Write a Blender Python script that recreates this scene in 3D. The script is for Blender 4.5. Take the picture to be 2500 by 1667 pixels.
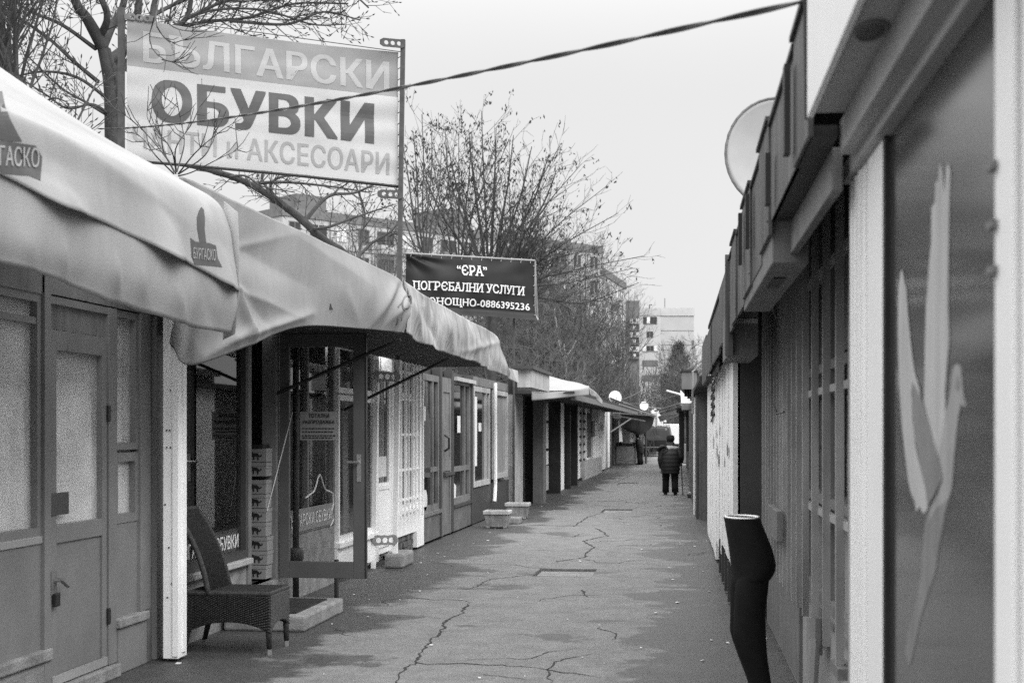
import bpy, bmesh, math, random
import numpy as np
from math import radians as RD, sin, cos, tan, atan, atan2, pi, hypot, sqrt
from mathutils import Vector, Matrix, noise as mnoise

for _o in list(bpy.data.objects):
    bpy.data.objects.remove(_o)
sc = bpy.context.scene
COL = sc.collection
random.seed(7)

# ------------------------------------------------------------------ camera
FPX, CU, CV, W, H = 3472.0, 1250.0, 1050.0, 2500.0, 1667.0   # photo pixels; CV = horizon row
CAMZ = 1.62
YAW = atan(458 / FPX)                                       # the alley's direction is +Y
cam = bpy.data.cameras.new('camera')
cam_o = bpy.data.objects.new('camera', cam)
COL.objects.link(cam_o)
cam_o.location = (0, 0, CAMZ)
cam_o.rotation_euler = (pi / 2, 0, YAW)
cam.sensor_width = 36.0
cam.lens = 36.0 * FPX / W
cam.shift_y = (CV - H / 2) / W
cam.clip_start = 0.05
cam.clip_end = 2000
cam.dof.use_dof = True
cam.dof.focus_distance = 15.0
cam.dof.aperture_fstop = 4.5
sc.camera = cam_o

# ------------------------------------------------------------------ sky, sun, exposure
SUN_EL, SUN_AZ = RD(40), RD(138)
world = bpy.data.worlds.new('World')
sc.world = world
world.use_nodes = True
nt = world.node_tree
nt.nodes.clear()
sky = nt.nodes.new('ShaderNodeTexSky')
sky.sky_type = 'NISHITA'
sky.sun_disc = False
sky.sun_elevation = SUN_EL
sky.sun_rotation = SUN_AZ
sky.air_density = 1.0
sky.dust_density = 4.0
bw = nt.nodes.new('ShaderNodeRGBToBW')                      # black and white film
nt.links.new(sky.outputs[0], bw.inputs[0])
tc = nt.nodes.new('ShaderNodeTexCoord')
sep = nt.nodes.new('ShaderNodeSeparateXYZ')
nt.links.new(tc.outputs['Generated'], sep.inputs[0])
ov = nt.nodes.new('ShaderNodeMapRange')                     # overcast deck: even at the horizon, brighter overhead
ov.interpolation_type = 'SMOOTHSTEP'
ov.inputs['From Min'].default_value = 0.22
ov.inputs['From Max'].default_value = 0.78
ov.inputs['To Min'].default_value = 6.6
ov.inputs['To Max'].default_value = 29.0
nt.links.new(sep.outputs['Z'], ov.inputs['Value'])
cl = nt.nodes.new('ShaderNodeTexNoise')
cl.inputs['Scale'].default_value = 1.6
cl.inputs['Detail'].default_value = 4
nt.links.new(tc.outputs['Generated'], cl.inputs['Vector'])
clm = nt.nodes.new('ShaderNodeMapRange')
clm.inputs['To Min'].default_value = 0.88
clm.inputs['To Max'].default_value = 1.10
nt.links.new(cl.outputs['Fac'], clm.inputs['Value'])
mul = nt.nodes.new('ShaderNodeMath'); mul.operation = 'MULTIPLY'
nt.links.new(ov.outputs[0], mul.inputs[0]); nt.links.new(clm.outputs[0], mul.inputs[1])
mx = nt.nodes.new('ShaderNodeMix'); mx.data_type = 'FLOAT'
mx.inputs[0].default_value = 0.92
nt.links.new(bw.outputs[0], mx.inputs[2]); nt.links.new(mul.outputs[0], mx.inputs[3])
bg = nt.nodes.new('ShaderNodeBackground')
bg.inputs['Strength'].default_value = 0.1
nt.links.new(mx.outputs[0], bg.inputs['Color'])
out = nt.nodes.new('ShaderNodeOutputWorld')
nt.links.new(bg.outputs[0], out.inputs[0])

sun = bpy.data.lights.new('sun', 'SUN')
sun.energy = 1.4
sun.angle = RD(40)
sun.color = (1, 1, 1)
sun_o = bpy.data.objects.new('sun', sun)
COL.objects.link(sun_o)
_sd = Vector((sin(SUN_AZ) * cos(SUN_EL), cos(SUN_AZ) * cos(SUN_EL), sin(SUN_EL)))
sun_o.rotation_euler = _sd.to_track_quat('Z', 'Y').to_euler()
sun_o.location = (0, 0, 40)

sc.view_settings.view_transform = 'Standard'
sc.view_settings.look = 'None'
sc.view_settings.gamma = 1.0
sc.view_settings.use_curve_mapping = False
sc.view_settings.exposure = 0.4
sc.render.engine = 'CYCLES'
sc.cycles.use_denoising = False
sc.cycles.max_bounces = 8
sc.cycles.diffuse_bounces = 4
sc.cycles.transparent_max_bounces = 12
sc.cycles.sample_clamp_indirect = 6.0

# ------------------------------------------------------------------ measuring helpers
_R = Vector((cos(YAW), sin(YAW), 0)); _F = Vector((-sin(YAW), cos(YAW), 0)); _C = Vector((0, 0, CAMZ))
def ray(u, v): return _R * ((u - CU) / FPX) + _F + Vector((0, 0, (CV - v) / FPX))
def P(u, v, d): return _C + ray(u, v) * d                    # a point at forward distance d
def onx(u, v, X): r = ray(u, v); return _C + r * (X / r.x)
def onz(u, v, Z=0.0): r = ray(u, v); return _C + r * ((Z - CAMZ) / r.z)
class Frame:
    """a straight row of kiosks: s along it, n across it"""
    def __init__(self, ang): self.d = Vector((sin(ang), cos(ang), 0)); self.nn = Vector((cos(ang), -sin(ang), 0))
    def p(self, s, n, z): return self.d * s + self.nn * n + Vector((0, 0, z))
    def s(self, u, n): r = ray(u, CV); return (r * (n / r.dot(self.nn))).dot(self.d)
    def z(self, u, v, n): r = ray(u, v); return CAMZ + r.z * n / r.dot(self.nn)
L = Frame(0.0)
R = Frame(atan(398 / FPX) - YAW)
WL = -3.85                                                   # face of the left row
def sL(u, n=WL): return L.s(u, n)
def zL(u, v, n=WL): return L.z(u, v, n)

# ------------------------------------------------------------------ materials
MATS = {}
def M(name, g, rough=0.75, var=0.25, scale=3.0, bump=0.0, bscale=60.0, spec=0.3, streak=0.0, metal=0.0, peel=None, transl=0.0, wear=None):
    if name in MATS: return MATS[name]
    if g < .66: g *= .78
    m = bpy.data.materials.new(name); MATS[name] = m
    m.use_nodes = True
    t = m.node_tree; N = t.nodes; K = t.links
    b = N['Principled BSDF']; o = N['Material Output']
    b.inputs['Roughness'].default_value = rough
    b.inputs['Metallic'].default_value = metal
    b.inputs['Specular IOR Level'].default_value = spec
    geo = N.new('ShaderNodeNewGeometry')
    n1 = N.new('ShaderNodeTexNoise'); n1.inputs['Scale'].default_value = scale; n1.inputs['Detail'].default_value = 7; n1.inputs['Roughness'].default_value = 0.62
    K.new(geo.outputs['Position'], n1.inputs['Vector'])
    mr = N.new('ShaderNodeMapRange'); mr.inputs['From Min'].default_value = 0.3; mr.inputs['From Max'].default_value = 0.7
    mr.inputs['To Min'].default_value = 1 - var; mr.inputs['To Max'].default_value = 1 + var
    K.new(n1.outputs['Fac'], mr.inputs['Value'])
    fac = mr.outputs[0]
    if streak:
        mp = N.new('ShaderNodeMapping'); mp.inputs['Scale'].default_value = (9, 9, 0.7)
        K.new(geo.outputs['Position'], mp.inputs['Vector'])
        n2 = N.new('ShaderNodeTexNoise'); n2.inputs['Scale'].default_value = 1.6; n2.inputs['Detail'].default_value = 6; n2.inputs['Roughness'].default_value = 0.6
        K.new(mp.outputs[0], n2.inputs['Vector'])
        m2 = N.new('ShaderNodeMapRange'); m2.inputs['From Min'].default_value = 0.35; m2.inputs['From Max'].default_value = 0.65
        m2.inputs['To Min'].default_value = 1 - streak; m2.inputs['To Max'].default_value = 1 + streak * 0.4
        K.new(n2.outputs['Fac'], m2.inputs['Value'])
        mm = N.new('ShaderNodeMath'); mm.operation = 'MULTIPLY'
        K.new(fac, mm.inputs[0]); K.new(m2.outputs[0], mm.inputs[1]); fac = mm.outputs[0]
    mg = N.new('ShaderNodeMath'); mg.operation = 'MULTIPLY'; mg.inputs[1].default_value = g
    K.new(fac, mg.inputs[0]); col = mg.outputs[0]
    for (g2, thr, psc) in ([peel] if peel else []) + (wear or []):
        n3 = N.new('ShaderNodeTexNoise'); n3.inputs['Scale'].default_value = psc; n3.inputs['Detail'].default_value = 9; n3.inputs['Roughness'].default_value = 0.7
        n3.inputs['Distortion'].default_value = 0.4
        K.new(geo.outputs['Position'], n3.inputs['Vector'])
        m3 = N.new('ShaderNodeMapRange'); m3.inputs['From Min'].default_value = thr; m3.inputs['From Max'].default_value = thr + 0.025
        K.new(n3.outputs['Fac'], m3.inputs['Value'])
        mi = N.new('ShaderNodeMix'); mi.data_type = 'FLOAT'
        K.new(m3.outputs[0], mi.inputs[0]); K.new(col, mi.inputs[2]); mi.inputs[3].default_value = g2
        col = mi.outputs[0]
    cc = N.new('ShaderNodeCombineColor')
    for i in range(3): K.new(col, cc.inputs[i])
    K.new(cc.outputs[0], b.inputs['Base Color'])
    if bump:
        n4 = N.new('ShaderNodeTexNoise'); n4.inputs['Scale'].default_value = bscale; n4.inputs['Detail'].default_value = 4
        K.new(geo.outputs['Position'], n4.inputs['Vector'])
        bp = N.new('ShaderNodeBump'); bp.inputs['Strength'].default_value = bump; bp.inputs['Distance'].default_value = 0.02
        K.new(n4.outputs['Fac'], bp.inputs['Height']); K.new(bp.outputs[0], b.inputs['Normal'])
    if transl:
        tr = N.new('ShaderNodeBsdfTranslucent'); K.new(cc.outputs[0], tr.inputs['Color'])
        ms = N.new('ShaderNodeMixShader'); ms.inputs[0].default_value = transl
        K.new(b.outputs[0], ms.inputs[1]); K.new(tr.outputs[0], ms.inputs[2]); K.new(ms.outputs[0], o.inputs['Surface'])
    return m
def glass(name, tint, gl=1.0, rough=0.02, film=0.0):
    if name in MATS: return MATS[name]
    m = bpy.data.materials.new(name); MATS[name] = m
    m.use_nodes = True; t = m.node_tree; N = t.nodes; K = t.links
    N.remove(N['Principled BSDF'])
    tr = N.new('ShaderNodeBsdfTransparent'); tr.inputs[0].default_value = (tint, tint, tint, 1)
    g = N.new('ShaderNodeBsdfGlossy'); g.inputs['Roughness'].default_value = rough; g.inputs['Color'].default_value = (gl, gl, gl, 1)
    fr = N.new('ShaderNodeFresnel'); fr.inputs['IOR'].default_value = 1.55
    ms = N.new('ShaderNodeMixShader')
    ge = N.new('ShaderNodeNewGeometry'); inv = N.new('ShaderNodeMath'); inv.operation = 'SUBTRACT'; inv.inputs[0].default_value = 1.0
    K.new(ge.outputs['Backfacing'], inv.inputs[1]); mu = N.new('ShaderNodeMath'); mu.operation = 'MULTIPLY'; K.new(fr.outputs[0], mu.inputs[0]); K.new(inv.outputs[0], mu.inputs[1])
    K.new(mu.outputs[0], ms.inputs[0]); K.new(tr.outputs[0], ms.inputs[1]); K.new(g.outputs[0], ms.inputs[2])
    if film:      # grime on the pane
        df = N.new('ShaderNodeBsdfDiffuse'); geo = N.new('ShaderNodeNewGeometry'); nz = N.new('ShaderNodeTexNoise'); nz.inputs['Scale'].default_value = 3.5; nz.inputs['Detail'].default_value = 7
        K.new(geo.outputs['Position'], nz.inputs['Vector']); mr = N.new('ShaderNodeMapRange'); mr.inputs['From Min'].default_value = .3; mr.inputs['From Max'].default_value = .7; mr.inputs['To Min'].default_value = .55; mr.inputs['To Max'].default_value = .85
        K.new(nz.outputs['Fac'], mr.inputs['Value']); cc = N.new('ShaderNodeCombineColor')
        for i in range(3): K.new(mr.outputs[0], cc.inputs[i])
        K.new(cc.outputs[0], df.inputs['Color']); m2 = N.new('ShaderNodeMixShader'); m2.inputs[0].default_value = film
        K.new(ms.outputs[0], m2.inputs[1]); K.new(df.outputs[0], m2.inputs[2]); ms = m2
    K.new(ms.outputs[0], N['Material Output'].inputs['Surface'])
    return m

m_greypaint = M('grey paint', 0.235, 0.6, 0.2, 1.4, 0.08, 30, peel=(0.09, 0.67, 5))
m_greypaint2 = M('grey paint light', 0.4, 0.6, 0.15, 2.0, 0.05, 40)
m_darkpaint = M('dark paint', 0.075, 0.55, 0.2, 3, 0.05, 40)
m_darkworn = M('worn dark paint', 0.17, 0.6, 0.25, 3, 0.1, 30, peel=(0.6, 0.66, 3.5))
m_midpaint = M('worn mid grey paint', 0.225, 0.6, 0.25, 3, 0.08, 30, streak=0.2, peel=(.07, .68, 4))
m_black = M('black metal', 0.03, 0.5, 0.3, 6)
m_white = M('white paint', 0.9, 0.6, 0.04, 3, 0.05, 40, streak=0.08, peel=(0.3, 0.74, 7))
m_whitewood = M('weathered white boards', 0.84, 0.7, 0.08, 2.5, 0.15, 30, streak=0.14, peel=(0.12, 0.685, 4.2))
m_whiteclean = M('clean white profile', 0.74, 0.45, 0.04, 2, spec=0.4)
m_offwhite = M('off white plaster', 0.55, 0.85, 0.2, 4, 0.2, 25, streak=0.25)
m_concrete = M('concrete', 0.3, 0.9, 0.3, 6, 0.4, 50)
m_concretedark = M('damp concrete', 0.14, 0.85, 0.35, 6, 0.4, 50)
m_brick = M('old brick', 0.16, 0.9, 0.4, 9, 0.5, 30)
m_cloth = M('pale tarpaulin', 0.42, 0.85, 0.14, 1.1, 0.2, 160, transl=0.05, spec=0.12, streak=0.04, peel=(.3, .73, 2.3))
m_clothB = M('grey tarpaulin', 0.38, 0.85, 0.14, 1.2, 0.2, 160, transl=0.04, spec=0.12, streak=0.05, peel=(.27, .72, 2.6))
m_clothC = M('dirty tarpaulin', 0.46, 0.85, 0.35, 2.2, 0.15, 80, transl=0.05, spec=.15, streak=0.35, peel=(0.17, 0.635, 3.0))
m_clothW = M('white tarpaulin', 0.43, 0.6, 0.08, 3, transl=0.12)
m_print = M('dark print', 0.14, 0.7, 0.15, 5)
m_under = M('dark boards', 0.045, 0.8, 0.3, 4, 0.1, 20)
m_banner = M('banner vinyl', 0.64, 0.5, 0.05, 2, transl=0.25)
m_bandgrey = M('faded print band', 0.42, 0.5, 0.1, 2, transl=0.25)
m_lettw = M('faded white print', 0.62, 0.5, 0.05, 2, transl=0.25)
m_lettd = M('dark grey print', 0.115, 0.5, 0.15, 3)
m_lettl = M('faded light print', 0.47, 0.5, 0.1, 2, transl=0.2)
m_signblk = M('black vinyl', 0.018, 0.5, 0.3, 3)
m_bark = M('bark', 0.065, 0.9, 0.35, 8, 0.5, 40)
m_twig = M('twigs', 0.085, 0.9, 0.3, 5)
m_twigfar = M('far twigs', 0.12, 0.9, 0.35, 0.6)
m_birch = M('birch bark', 0.6, 0.8, 0.15, 4, peel=(0.06, 0.6, 3.5))
m_leaf = M('dry leaves', 0.06, 0.8, 0.3, 5)
m_needle = M('pine needles', 0.035, 0.8, 0.4, 3)
m_panel = M('panel block wall', 0.6, 0.9, 0.14, 0.3, streak=0.12)
m_paneld = M('panel block dark wall', 0.2, 0.9, 0.2, 0.3)
m_panell = M('panel block light wall', 0.56, 0.9, 0.08, 0.4)
m_joint = M('panel joint', 0.22, 0.9)
m_winfar = M('far window glass', 0.05, 0.15, 0.2, 2, spec=0.5)
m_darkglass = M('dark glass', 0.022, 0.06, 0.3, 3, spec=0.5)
m_glass = glass('window glass', 0.85)
m_glassdim = glass('dusty glass', 0.95, film=.38)
m_curtain = M('curtain', 0.8, 0.85, 0.1, 2, streak=0.2)
m_curtaindk = M('torn dark paper', 0.12, 0.85, 0.2, 5)
m_paper = M('paper', 0.66, 0.8, 0.06, 10)
m_wicker = M('wicker', 0.05, 0.55, 0.5, 40, 0.5, 140)
m_metal = M('galvanised metal', 0.36, 0.45, 0.2, 8, metal=0.4)
m_rust = M('dull steel', 0.2, 0.6, 0.3, 12, 0.1, 60)
m_steel = M('bright steel', 0.6, 0.3, 0.05, 5, metal=0.7)
m_board = M('shutter grey', 0.2, 0.6, 0.15, 4, streak=0.2)
m_boxw = M('shoe box card', 0.34, 0.8, 0.06, 6)
m_trouser = M('black jersey', 0.012, 0.85, 0.2, 20, spec=0.15)
m_plastic = M('white plastic', 0.75, 0.35, 0.03, 5)
m_coat = M('dark quilted coat', 0.016, 0.6, 0.4, 20, 0.3, 40)
m_trsr = M('dark trousers', 0.01, 0.9, 0.3, 20)
m_skin = M('skin', 0.35, 0.6, 0.1, 10)
m_dish = M('dish enamel', 0.5, 0.5, 0.08, 3)
m_dishw = M('white dish enamel', 0.75, 0.5, 0.06, 3)
m_facia = M('fascia sheet', 0.13, 0.55, 0.2, 3, streak=0.6)
m_soffit = M('painted soffit', 0.42, 0.6, 0.12, 4)
m_crack = M('crack', 0.045, 0.95, 0.3, 20)
m_tyre = M('rubber', 0.02, 0.8)
m_carblk = M('black car paint', 0.02, 0.2, 0.1, spec=0.5)

# ------------------------------------------------------------------ mesh building
class MB:
    def __init__(self): self.v = []; self.f = []
    def add(self, vs, fs):
        o = len(self.v); self.v += [Vector(p) for p in vs]; self.f += [tuple(i + o for i in q) for q in fs]; return self
    def hexa(self, p):        # 8 points: bottom 4 ccw, top 4 ccw
        return self.add(p, [(3, 2, 1, 0), (4, 5, 6, 7), (0, 1, 5, 4), (1, 2, 6, 5), (2, 3, 7, 6), (3, 0, 4, 7)])
    def box(self, fr, s0, s1, n0, n1, z0, z1):
        s0, s1 = min(s0, s1), max(s0, s1); n0, n1 = min(n0, n1), max(n0, n1); z0, z1 = min(z0, z1), max(z0, z1)
        return self.hexa([fr.p(s, n, z) for z in (z0, z1) for (s, n) in ((s0, n0), (s0, n1), (s1, n1), (s1, n0))])
    def bar(self, a, b, w, h=None, up=(0, 0, 1)):
        a, b = Vector(a), Vector(b); h = h or w; d = (b - a).normalized(); up = Vector(up)
        if abs(d.dot(up)) > 0.98: up = Vector((0, 1, 0))
        x = d.cross(up).normalized() * (w / 2); y = x.cross(d).normalized() * (h / 2)
        return self.hexa([a - x - y, a + x - y, a + x + y, a - x + y, b - x - y, b + x - y, b + x + y, b - x + y])
    def tube(self, pts, r, n=8, cap=True):
        pts = [Vector(p) for p in pts]; k = len(pts); rs = r if isinstance(r, (list, tuple)) else [r] * k
        o = len(self.v); ref = Vector((0.31, 0.17, 0.93))
        for i, p in enumerate(pts):
            d = (pts[min(i + 1, k - 1)] - pts[max(i - 1, 0)]).normalized()
            x = d.cross(ref); x = x.normalized() if x.length > 0.05 else d.orthogonal().normalized()
            y = d.cross(x)
            for j in range(n):
                a = 2 * pi * j / n; self.v.append(p + x * (cos(a) * rs[i]) + y * (sin(a) * rs[i]))
        for i in range(k - 1):
            for j in range(n):
                a, b = o + i * n + j, o + i * n + (j + 1) % n; self.f.append((a, b, b + n, a + n))
        if cap: self.f.append(tuple(o + j for j in range(n))[::-1]); self.f.append(tuple(o + (k - 1) * n + j for j in range(n)))
        return self
    def loft(self, secs, n=16, cap=True, pw=2.0):   # (centre, half-vector x, half-vector y)
        o = len(self.v); k = len(secs)
        for c, x, y in secs:
            c, x, y = Vector(c), Vector(x), Vector(y)
            for j in range(n):
                a = 2 * pi * j / n; ca, sa = cos(a), sin(a)
                self.v.append(c + x * (math.copysign(abs(ca) ** (2 / pw), ca)) + y * (math.copysign(abs(sa) ** (2 / pw), sa)))
        for i in range(k - 1):
            for j in range(n):
                a, b = o + i * n + j, o + i * n + (j + 1) % n; self.f.append((a, b, b + n, a + n))
        if cap: self.f.append(tuple(o + j for j in range(n))[::-1]); self.f.append(tuple(o + (k - 1) * n + j for j in range(n)))
        return self
    def grid(self, rows):
        o = len(self.v); nr, nc = len(rows), len(rows[0])
        for r in rows: self.v += [Vector(p) for p in r]
        for i in range(nr - 1):
            for j in range(nc - 1):
                a = o + i * nc + j; self.f.append((a, a + 1, a + nc + 1, a + nc))
        return self
    def poly(self, pts, thick=None):      # planar outline, optionally extruded by vector
        n = len(pts); pts = [Vector(p) for p in pts]
        if thick is None: return self.add(pts, [tuple(range(n))])
        t = Vector(thick); o = pts + [p + t for p in pts]
        return self.add(o, [tuple(range(n))[::-1], tuple(range(n, 2 * n))] + [(i, (i + 1) % n, (i + 1) % n + n, i + n) for i in range(n)])

def origin_of(o):
    p = Vector((0, 0, 0))
    while o is not None: p += o.location; o = o.parent
    return p
def tag(o, label=None, cat=None, group=None, kind=None):
    if label: o['label'] = label
    if cat: o['category'] = cat
    if group: o['group'] = group
    if kind: o['kind'] = kind
    return o
def obj(name, mb, mat, parent=None, smooth=False, bevel=0.0, solid=0.0, at=None, label=None, kind=None):
    base = origin_of(parent) if parent else (Vector(at) if at is not None else Vector((0, 0, 0)))
    me = bpy.data.meshes.new(name)
    me.from_pydata([tuple(p - base) for p in mb.v], [], mb.f)
    me.materials.append(mat)
    if smooth: me.polygons.foreach_set('use_smooth', [True] * len(me.polygons))
    me.update()
    o = bpy.data.objects.new(name, me); COL.objects.link(o)
    if parent: o.parent = parent
    else: o.location = base
    if solid:
        md = o.modifiers.new('thickness', 'SOLIDIFY'); md.thickness = solid; md.offset = 0
    if bevel:
        md = o.modifiers.new('edges', 'BEVEL'); md.width = bevel; md.segments = 2; md.limit_method = 'ANGLE'
    if label: o['label'] = label
    if kind: o['kind'] = kind
    return o
def thing(name, label, cat, loc=(0, 0, 0), group=None):
    o = bpy.data.objects.new(name, None); COL.objects.link(o); o.empty_display_size = 0.2
    o.location = loc
    return tag(o, label, cat, group)
def copy_tree(o, parent=None):
    c = o.copy(); COL.objects.link(c)
    if parent: c.parent = parent
    for ch in list(o.children): copy_tree(ch, c)
    return c
def catmull(pts, n):
    pts = [Vector(p) for p in pts]; k = len(pts) - 1; res = []
    for i in range(n):
        t = i / (n - 1) * k; j = min(int(t), k - 1); f = t - j
        p1, p2 = pts[j], pts[j + 1]; p0 = pts[j - 1] if j else p1 * 2 - p2; p3 = pts[j + 2] if j + 2 <= k else p2 * 2 - p1
        res.append(0.5 * (2 * p1 + (p2 - p0) * f + (2 * p0 - 5 * p1 + 4 * p2 - p3) * f * f + (3 * p1 - p0 - 3 * p2 + p3) * f ** 3))
    return res
def sheet(rows, nu, nv, disp=None):
    """cloth through control rows -> grid (nv rows by nu columns), moved by disp(u, v) vector"""
    a = [catmull(r, nu) for r in rows]
    cols = [catmull([a[i][j] for i in range(len(a))], nv) for j in range(nu)]
    g = [[cols[j][i].copy() for j in range(nu)] for i in range(nv)]
    if disp:
        for i in range(nv):
            for j in range(nu):
                g[i][j] += disp(j / (nu - 1), i / (nv - 1), g[i][j])
    return MB().grid(g)

# text -> flat triangles in a 0..1 box
def text_flat(s, bold=0.0, serif=False, spacing=1.0):
    """glyph triangles; boldness by laying shifted copies half a millimetre apart"""
    cu = bpy.data.curves.new('lettering', 'FONT'); cu.body = s; cu.space_character = spacing + bold * 1.6
    cu.resolution_u = 3
    to = bpy.data.objects.new('lettering', cu)
    me = bpy.data.meshes.new_from_object(to)
    v0 = [(v.co.x, v.co.y) for v in me.vertices]; f0 = [tuple(p.vertices) for p in me.polygons]
    bpy.data.objects.remove(to); bpy.data.curves.remove(cu); bpy.data.meshes.remove(me)
    vs, fs = [], []
    for k, (dx, dy) in enumerate([(0, 0)] if bold <= 0 else [(-1, -.35), (1, .35), (-1, .35), (1, -.35), (0, 0)]):
        o = len(vs); vs += [(x + dx * bold, y + dy * bold, k) for x, y in v0]; fs += [tuple(i + o for i in f) for f in f0]
    return vs, fs
def text_on(s, org, xd, yd, w, h, bold=0.0, disp=None, cut=0.0, off=0.004, spacing=1.0, extra=None):
    vs, fs = text_flat(s, bold, spacing=spacing)
    x0 = min(p[0] for p in vs); x1 = max(p[0] for p in vs); y0 = min(p[1] for p in vs); y1 = max(p[1] for p in vs)
    if cut:
        bm = bmesh.new(); bv = [bm.verts.new((((p[0] - x0) / (x1 - x0)) * w, ((p[1] - y0) / (y1 - y0)) * h, p[2] * 5e-4)) for p in vs]
        for f in fs:
            try: bm.faces.new([bv[i] for i in f])
            except ValueError: pass
        for ax, ext in ((0, w), (1, h)):
            k = cut
            while k < ext:
                nn = (1, 0, 0) if ax == 0 else (0, 1, 0); co = (k, 0, 0) if ax == 0 else (0, k, 0)
                bmesh.ops.bisect_plane(bm, geom=bm.verts[:] + bm.edges[:] + bm.faces[:], plane_co=co, plane_no=nn)
                k += cut
        bm.verts.index_update()
        pts = [(v.co.x, v.co.y, v.co.z) for v in bm.verts]; fs = [tuple(v.index for v in f.verts) for f in bm.faces]; bm.free()
    else:
        pts = [((p[0] - x0) / (x1 - x0) * w, (p[1] - y0) / (y1 - y0) * h, p[2] * 5e-4) for p in vs]
    org, xd, yd = Vector(org), Vector(xd).normalized(), Vector(yd).normalized(); nn = xd.cross(yd).normalized()
    out = []
    for (x, y, zo) in pts:
        p = org + xd * x + yd * y
        if disp: p = disp(x, y, p)
        out.append(p + nn * (off + zo))
    return MB().add(out, fs)

# ================================================================== GROUND
holes = []
def px_hole(u0, u1, v0, v1):
    a, b = onz((u0 + u1) / 2, v0), onz((u0 + u1) / 2, v1)
    xa, xb = onz(u0, (v0 + v1) / 2).x, onz(u1, (v0 + v1) / 2).x
    return (xa, xb, b.y, a.y)
holes = [px_hole(1308, 1452, 1388, 1406), px_hole(1470, 1543, 1242, 1251), px_hole(1508, 1556, 1178, 1183)]
xs = sorted({-700, 700, -30, -4, 4, 30} | {h[i] for h in holes for i in (0, 1)})
ys = sorted({-60, 900, 3, 40, 100} | {h[i] for h in holes for i in (2, 3)})
mb = MB()
for i in range(len(xs) - 1):
    for j in range(len(ys) - 1):
        cx, cy = (xs[i] + xs[i + 1]) / 2, (ys[j] + ys[j + 1]) / 2
        if any(h[0] < cx < h[1] and h[2] < cy < h[3] for h in holes): continue
        mb.add([(xs[i], ys[j], 0), (xs[i + 1], ys[j], 0), (xs[i + 1], ys[j + 1], 0), (xs[i], ys[j + 1], 0)], [(0, 1, 2, 3)])
for h in holes:
    a, b, c, d = h
    q = [(a, c), (b, c), (b, d), (a, d)]
    for k in range(4):
        (x0, y0), (x1, y1) = q[k], q[(k + 1) % 4]
        mb.add([(x0, y0, 0), (x1, y1, 0), (x1, y1, -0.09), (x0, y0, -0.09)], [(0, 1, 2, 3)])

def asphalt():
    m = bpy.data.materials.new('damp asphalt'); m.use_nodes = True
    t = m.node_tree; N = t.nodes; K = t.links; b = N['Principled BSDF']
    geo = N.new('ShaderNodeNewGeometry'); sp = N.new('ShaderNodeSeparateXYZ'); K.new(geo.outputs['Position'], sp.inputs[0])
    def noise(sc_, det, scale3=(1, 1, 1), rough=0.6):
        mp = N.new('ShaderNodeMapping'); mp.inputs['Scale'].default_value = scale3; K.new(geo.outputs['Position'], mp.inputs['Vector'])
        n = N.new('ShaderNodeTexNoise'); n.inputs['Scale'].default_value = sc_; n.inputs['Detail'].default_value = det; n.inputs['Roughness'].default_value = rough
        K.new(mp.outputs[0], n.inputs['Vector']); return n.outputs['Fac']
    def mathn(op, a, b_=None, clamp=False):
        n = N.new('ShaderNodeMath'); n.operation = op; n.use_clamp = clamp
        for i, q in enumerate((a, b_)):
            if q is None: continue
            if isinstance(q, (int, float)): n.inputs[i].default_value = q
            else: K.new(q, n.inputs[i])
        return n.outputs[0]
    def mrange(v, a0, a1, b0, b1, smooth=False):
        n = N.new('ShaderNodeMapRange'); n.inputs['From Min'].default_value = a0; n.inputs['From Max'].default_value = a1
        n.inputs['To Min'].default_value = b0; n.inputs['To Max'].default_value = b1
        if smooth: n.interpolation_type = 'SMOOTHSTEP'
        K.new(v, n.inputs['Value']); return n.outputs[0]
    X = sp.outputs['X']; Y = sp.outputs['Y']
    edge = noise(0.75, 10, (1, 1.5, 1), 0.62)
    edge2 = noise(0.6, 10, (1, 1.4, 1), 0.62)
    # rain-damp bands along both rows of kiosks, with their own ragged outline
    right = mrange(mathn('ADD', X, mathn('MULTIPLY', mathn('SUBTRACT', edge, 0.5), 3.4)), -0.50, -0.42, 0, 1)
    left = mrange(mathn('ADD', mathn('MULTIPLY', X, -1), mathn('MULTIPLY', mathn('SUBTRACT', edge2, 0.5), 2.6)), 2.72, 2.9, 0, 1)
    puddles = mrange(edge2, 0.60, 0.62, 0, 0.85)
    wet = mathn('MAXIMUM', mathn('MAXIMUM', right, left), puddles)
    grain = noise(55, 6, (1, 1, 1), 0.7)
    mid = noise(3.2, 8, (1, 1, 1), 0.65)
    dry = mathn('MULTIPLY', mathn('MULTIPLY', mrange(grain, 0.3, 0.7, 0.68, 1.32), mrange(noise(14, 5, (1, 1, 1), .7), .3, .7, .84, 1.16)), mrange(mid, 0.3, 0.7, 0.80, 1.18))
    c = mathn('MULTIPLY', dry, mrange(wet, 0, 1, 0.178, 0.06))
    cc = N.new('ShaderNodeCombineColor')
    for i in range(3): K.new(c, cc.inputs[i])
    K.new(cc.outputs[0], b.inputs['Base Color'])
    K.new(mrange(wet, 0, 1, 0.85, 0.5), b.inputs['Roughness'])
    b.inputs['Specular IOR Level'].default_value = 0.3
    bp = N.new('ShaderNodeBump'); bp.inputs['Strength'].default_value = 0.55; bp.inputs['Distance'].default_value = 0.012
    K.new(grain, bp.inputs['Height']); K.new(bp.outputs[0], b.inputs['Normal'])
    return m
ground = obj('ground', mb, asphalt(), kind='structure')
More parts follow.
